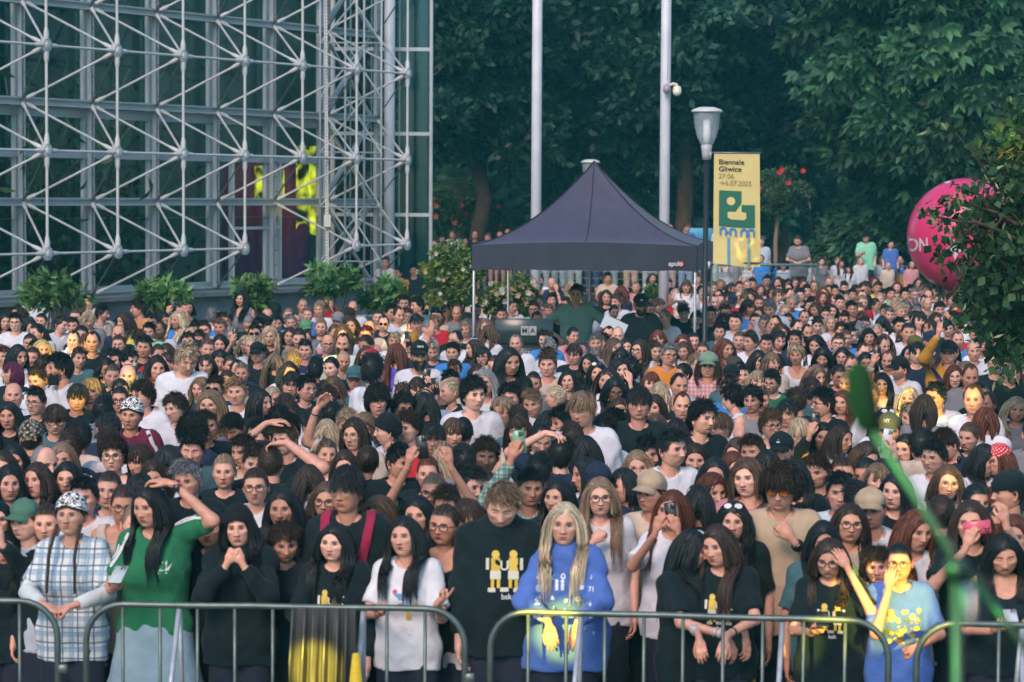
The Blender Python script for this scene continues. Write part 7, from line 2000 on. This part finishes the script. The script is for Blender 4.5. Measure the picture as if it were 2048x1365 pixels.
    if p['hair'] and 'braids' in o:
        for s in (-1, 1):
            g = Geo(); t = np.linspace(0, 1, 44); x = s * (.075 + .012 * t); y = -.03 - .115 * np.clip(t * 2.2, 0, 1) ** .8; z = -.055 - .40 * t
            for ph in (0, 2.09, 4.19): tube(np.stack([x + .007 * np.cos(t * 60 + ph), y + .006 * np.sin(t * 60 + ph), z], -1), .0065 * (1 - .4 * t), 6, (1, 1, 1), g)
            b_ = obj('braid', g, MT['hair'], root, color=HC['d'], M=p['HM'])
    if 'chain' in o or 'choker' in o or 'necklace' in p['lab'] or 'thin chain' in p['lab']:
        g = Geo(); a = np.linspace(0, 2 * np.pi, 40); dz = .05 if 'choker' not in o else 0
        P = np.stack([.072 * np.sin(a), .028 - .078 * np.cos(a), 1.445 - dz * (.5 + .5 * np.cos(a)) * .8], -1); ra = .0045 + .002 * (np.arange(40) % 2); tube(P, ra if 'R' not in o else .004, 6, (.5, .5, .5) if 'choker' not in o else (.25, .25, .26), g, caps=False); obj('necklace', g, MT['galv'], root)
    if 'ear' in o:
        for s in (-1, 1): obj('earring', ring((s * .082, .005, -.045), .010, .013, .0022, 14, (.6, .45, .15)), MT['galv'], root, M=p['HM'])
    if 'clip' in o:
        g = Geo()
        for k in range(9): a = k / 8 * 2.2 - 1.1; g.join(lathe([(0, -.006), (.006, 0), (0, .006)], 8, (.65, .62, .5)), Matrix.Translation((.04 * math.sin(a), .115 - .01 * math.cos(a), .03 + .045 * math.cos(a))))
        obj('hair_clip', g, MT['plastic'], root, M=p['HM'])
    if 'under' in o:
        for s in (-1, 1):
            sh, el, wr = J[s][:3]; g = Geo(); P = [sh + (el - sh) * .6, sh + (el - sh) * .85, el + np.array([0, .0, -.004]), el + (wr - el) * .35, el + (wr - el) * .7, el + (wr - el) * .95]
            tube(P, [.048, .050, .052, .049, .043, .036], 16, (.55, .60, .60), g); obj('undersleeve', g, MT['cloth'], root)
    # wrist wear
    def band(s, f, r_, wd, col, nm='bracelet', mat='plastic', m=None):
        sh, el, wr = J[s][:3]; d = (wr - el) / np.linalg.norm(wr - el); c = el + (wr - el) * f; g = Geo(); k = 12; rr = (.040 + (.026 - .040) * f) * (.9 if p['fem'] else 1)
        P = [c - d * wd, c - d * wd * .5, c + d * wd * .5, c + d * wd]; tube(P, [rr + r_ * .3, rr + r_, rr + r_, rr + r_ * .3], 14, col, g)
        if nm == 'watch': box(c + np.array([0, -rr - .004, 0]), (.036, .010, .040), g, (.02, .02, .03), bev=.004)
        obj(nm, g, MT[mat], root)
    if 'watch' in p['lab']: band(1, .93, .005, .012, (.50, .04, .08), 'watch')
    if 'tall' in o and p['lab'].startswith('orange sun'): band(1, .9, .008, .02, BLK)
    if 'R1' in o and p['lab'].startswith(('black top with hair', 'black printed t-shirt with wr')):
        band(-1, .85, .004, .008, (.5, .5, .52)); band(1, .80, .004, .006, BLK); band(-1, .74, .003, .010, (.4, .42, .45))
    if 'a=WD' in o: band(-1, .88, .003, .006, BLK)
    if p['arms'] in ('Du', 'UD', 'PP') and p['id'] % 2: band(1, .88, .003, .006, (.5, .5, .5) if p['id'] % 3 else BLK)
    # lettering on hats
    def hat_text(s, size, col, back=False, x=0, z=.078):
        hd = par.get('cap') or par.get('beanie')
        if hd is None: return
        me = hd.data; bb = BVHTree.FromPolygons([v.co[:] for v in me.vertices], [q.vertices[:] for q in me.polygons]); V, F = text_geo(s, size, offset=.0008, align='CENTER'); P = []
        for a, b, c in V:
            h = bb.ray_cast(Vector((a + x, -.5, b + z)), Vector((0, 1, 0)))[0] if not back else bb.ray_cast(Vector((-(a + x), .5, b + z)), Vector((0, -1, 0)))[0]
            P.append((a + x, h.y - .003, b + z) if (h and not back) else ((-(a + x), h.y + .003, b + z) if h else ((a + x) * (-1 if back else 1), .10 if back else -.1, b + z)))
        obj('lettering', Geo().add(P, F, col), MT['vinyl'], hd, smooth=False)
    if 'ny' in o: hat_text('NY', .038, (.65, .62, .55))
    if 'camo' in o: hat_text('New Era', .036, (.60, .36, .06), back=True, z=-.005)
    if 'vans' in o: hat_text('VANS', .026, (.6, .6, .62), z=.085)
    if 'badge' in o: hat_text('MA', .024, (.5, .5, .5), z=.085)
    if 'triangle' in p['lab']: hat_text('▲', .03, (.6, .6, .62), z=.08)
    if 'towel' in p['lab']: strap('towel', [(-.12, -.28, z) for z in np.linspace(1.12, 1.36, 7)] + [(-.12, -.08, 1.5), (-.12, .05, 1.5), (-.12, .2, 1.40)], .05, (.55, .32, .40), raise_=.008)
for p in PEOPLE: p['area'] = p['h'] + (40 if p['lab'] else 0)
PEOPLE.sort(key=lambda q: -q['area'])
DEBUG_LABELS = False
IND, REST = PEOPLE[:300], PEOPLE[300:]
label_all(IND)
for p in IND:
    p['group'] = 'people in the concert crowd'; ex = place_acc(p); build_person(p)
    for nm, key, mt, col, code in ex:
        par_M = p['HM'] @ HEADX[code] if code != 4 else Matrix.Translation((0, -.02, 1.46)) @ Matrix.Rotation(R(200), 4, 'X') @ Matrix.Scale(.8, 4)
        o_ = obj(nm, resolve_mesh(key, nm, mt), None, p['root'], color=col, M=par_M); p['parts'][nm] = o_
    for kk in ('ph', 'phl', 'phg', 'phw', 'phr'):
        if kk in p['o']: add_phone(p, kk)
    extras(p)
if DEBUG_LABELS:
    for p in IND[:]: print(p['root']['label'])
st = Geo()
for p in REST:
    ex = place_acc(p); build_person(p, st)
# people on the terrace whose upper halves the canopy hides, and the packed rows between the heads
for i, (px, c, tr) in enumerate(HIDDEN):
    Y = 60.5; q = at_y(px, 500, Y); d = dict(id=9000 + i, fem=i % 2 == 1, lod=2, w=1.0, arms='DD', yaw=(-20, 10, 30)[i % 3], pit=0, hair='SLF'[i % 3], hc='kdb'[i % 3], top='t', tc=c, acc=[], k=1.0, loc=Vector((q.x, Y, TZ)), trc=tr); 
    n0 = len(st.F); build_person(d, st); st.join(resolve_geo(('tr', 1.0, 2, False)), Matrix.Translation(d['loc']), col=tr, m=2)
rg_ = random.Random(8); pos = [(p['loc'].x, p['loc'].y) for p in PEOPLE]; nfill = 0
for r_i in range(43):
    Y = 13.4 + r_i * .78
    half = 1024 / F_PX * Y
    x = -half - .2
    while x < half + .2:
        x += .62; xx = x + rg_.uniform(-.12, .12); yy = Y + rg_.uniform(-.15, .15)
        if min((xx - a) ** 2 + ((yy - b) * .8) ** 2 for a, b in pos) < .42 ** 2: continue
        if 30.5 < yy < 36.5 and -.9 < xx < 2.9: continue
        if xx < -2.4 and yy > 34.2 + (xx + 9) * 1.3: continue
        if 20 < yy < 32 and 930 < 1024 + F_PX * xx / yy < 1130 and 24.5 < yy: continue
        if xx < -1.0 and yy > 34 or (yy > 40 and xx < 3.2): continue
        pos.append((xx, yy)); nfill += 1; f = rg_.random() < .5; k = rg_.uniform(.88, .98)
        d = dict(id=5000 + nfill, fem=f, lod=2, w=1.0, arms='DD', yaw=rg_.choice((0, 0, -20, 15, 30, -40, 10)), pit=rg_.choice((0, 0, 5, 12)), hair=rg_.choice('LPPPB' if f else 'SSFZZ'), hc=rg_.choice('kkddbly'), top='t', tc=rg_.choice('kknwwwwephcbr'), acc=[], k=k, loc=Vector((xx, yy, 0)))
        build_person(d, st)
for i in range(16):
    px = 1446 + i * 25 + rg_.uniform(-7, 7); Y = 49.2 + (i * 7 % 5) * .5; q = at_y(px, 530, Y); f = i % 2 == 0
    build_person(dict(id=7000 + i, fem=f, lod=2, w=1.0, arms='DD', yaw=rg_.choice((0, 20, -30)), pit=0, hair=rg_.choice('LP' if f else 'SZ'), hc=rg_.choice('kdly'), top='t', tc=rg_.choice('wpcehb'), acc=[], k=rg_.uniform(.56, .70), loc=Vector((q.x, Y, TZ))), st)
print('people', len(IND), 'rest', len(REST), 'fill', nfill)
o = obj('crowd', st, [MT['skin'], MT['hair'], MT['cloth']]); tag(o, 'the rest of the packed concert crowd, small heads between the others', 'crowd', kind='stuff')
# ------------------------------------------------------------------ air
HAZE = .0013
if HAZE:
    g = Geo(); box((0, 45, 12), (160, 110, 26.2), g); me = tomesh('haze', g, []); hm = bpy.data.materials.new('haze_air'); hm.use_nodes = True; nt = hm.node_tree; nt.nodes.remove(nt.nodes['Principled BSDF'])
    pv = nt.nodes.new('ShaderNodeVolumePrincipled'); pv.inputs['Color'].default_value = (.12, .66, .72, 1); pv.inputs['Density'].default_value = HAZE; nt.links.new(pv.outputs[0], nt.nodes['Material Output'].inputs['Volume'])
    me.materials.append(hm); o = bpy.data.objects.new('haze', me); COL.objects.link(o); tag(o, 'thin bluish air between the stage and the far trees', 'haze', kind='stuff')
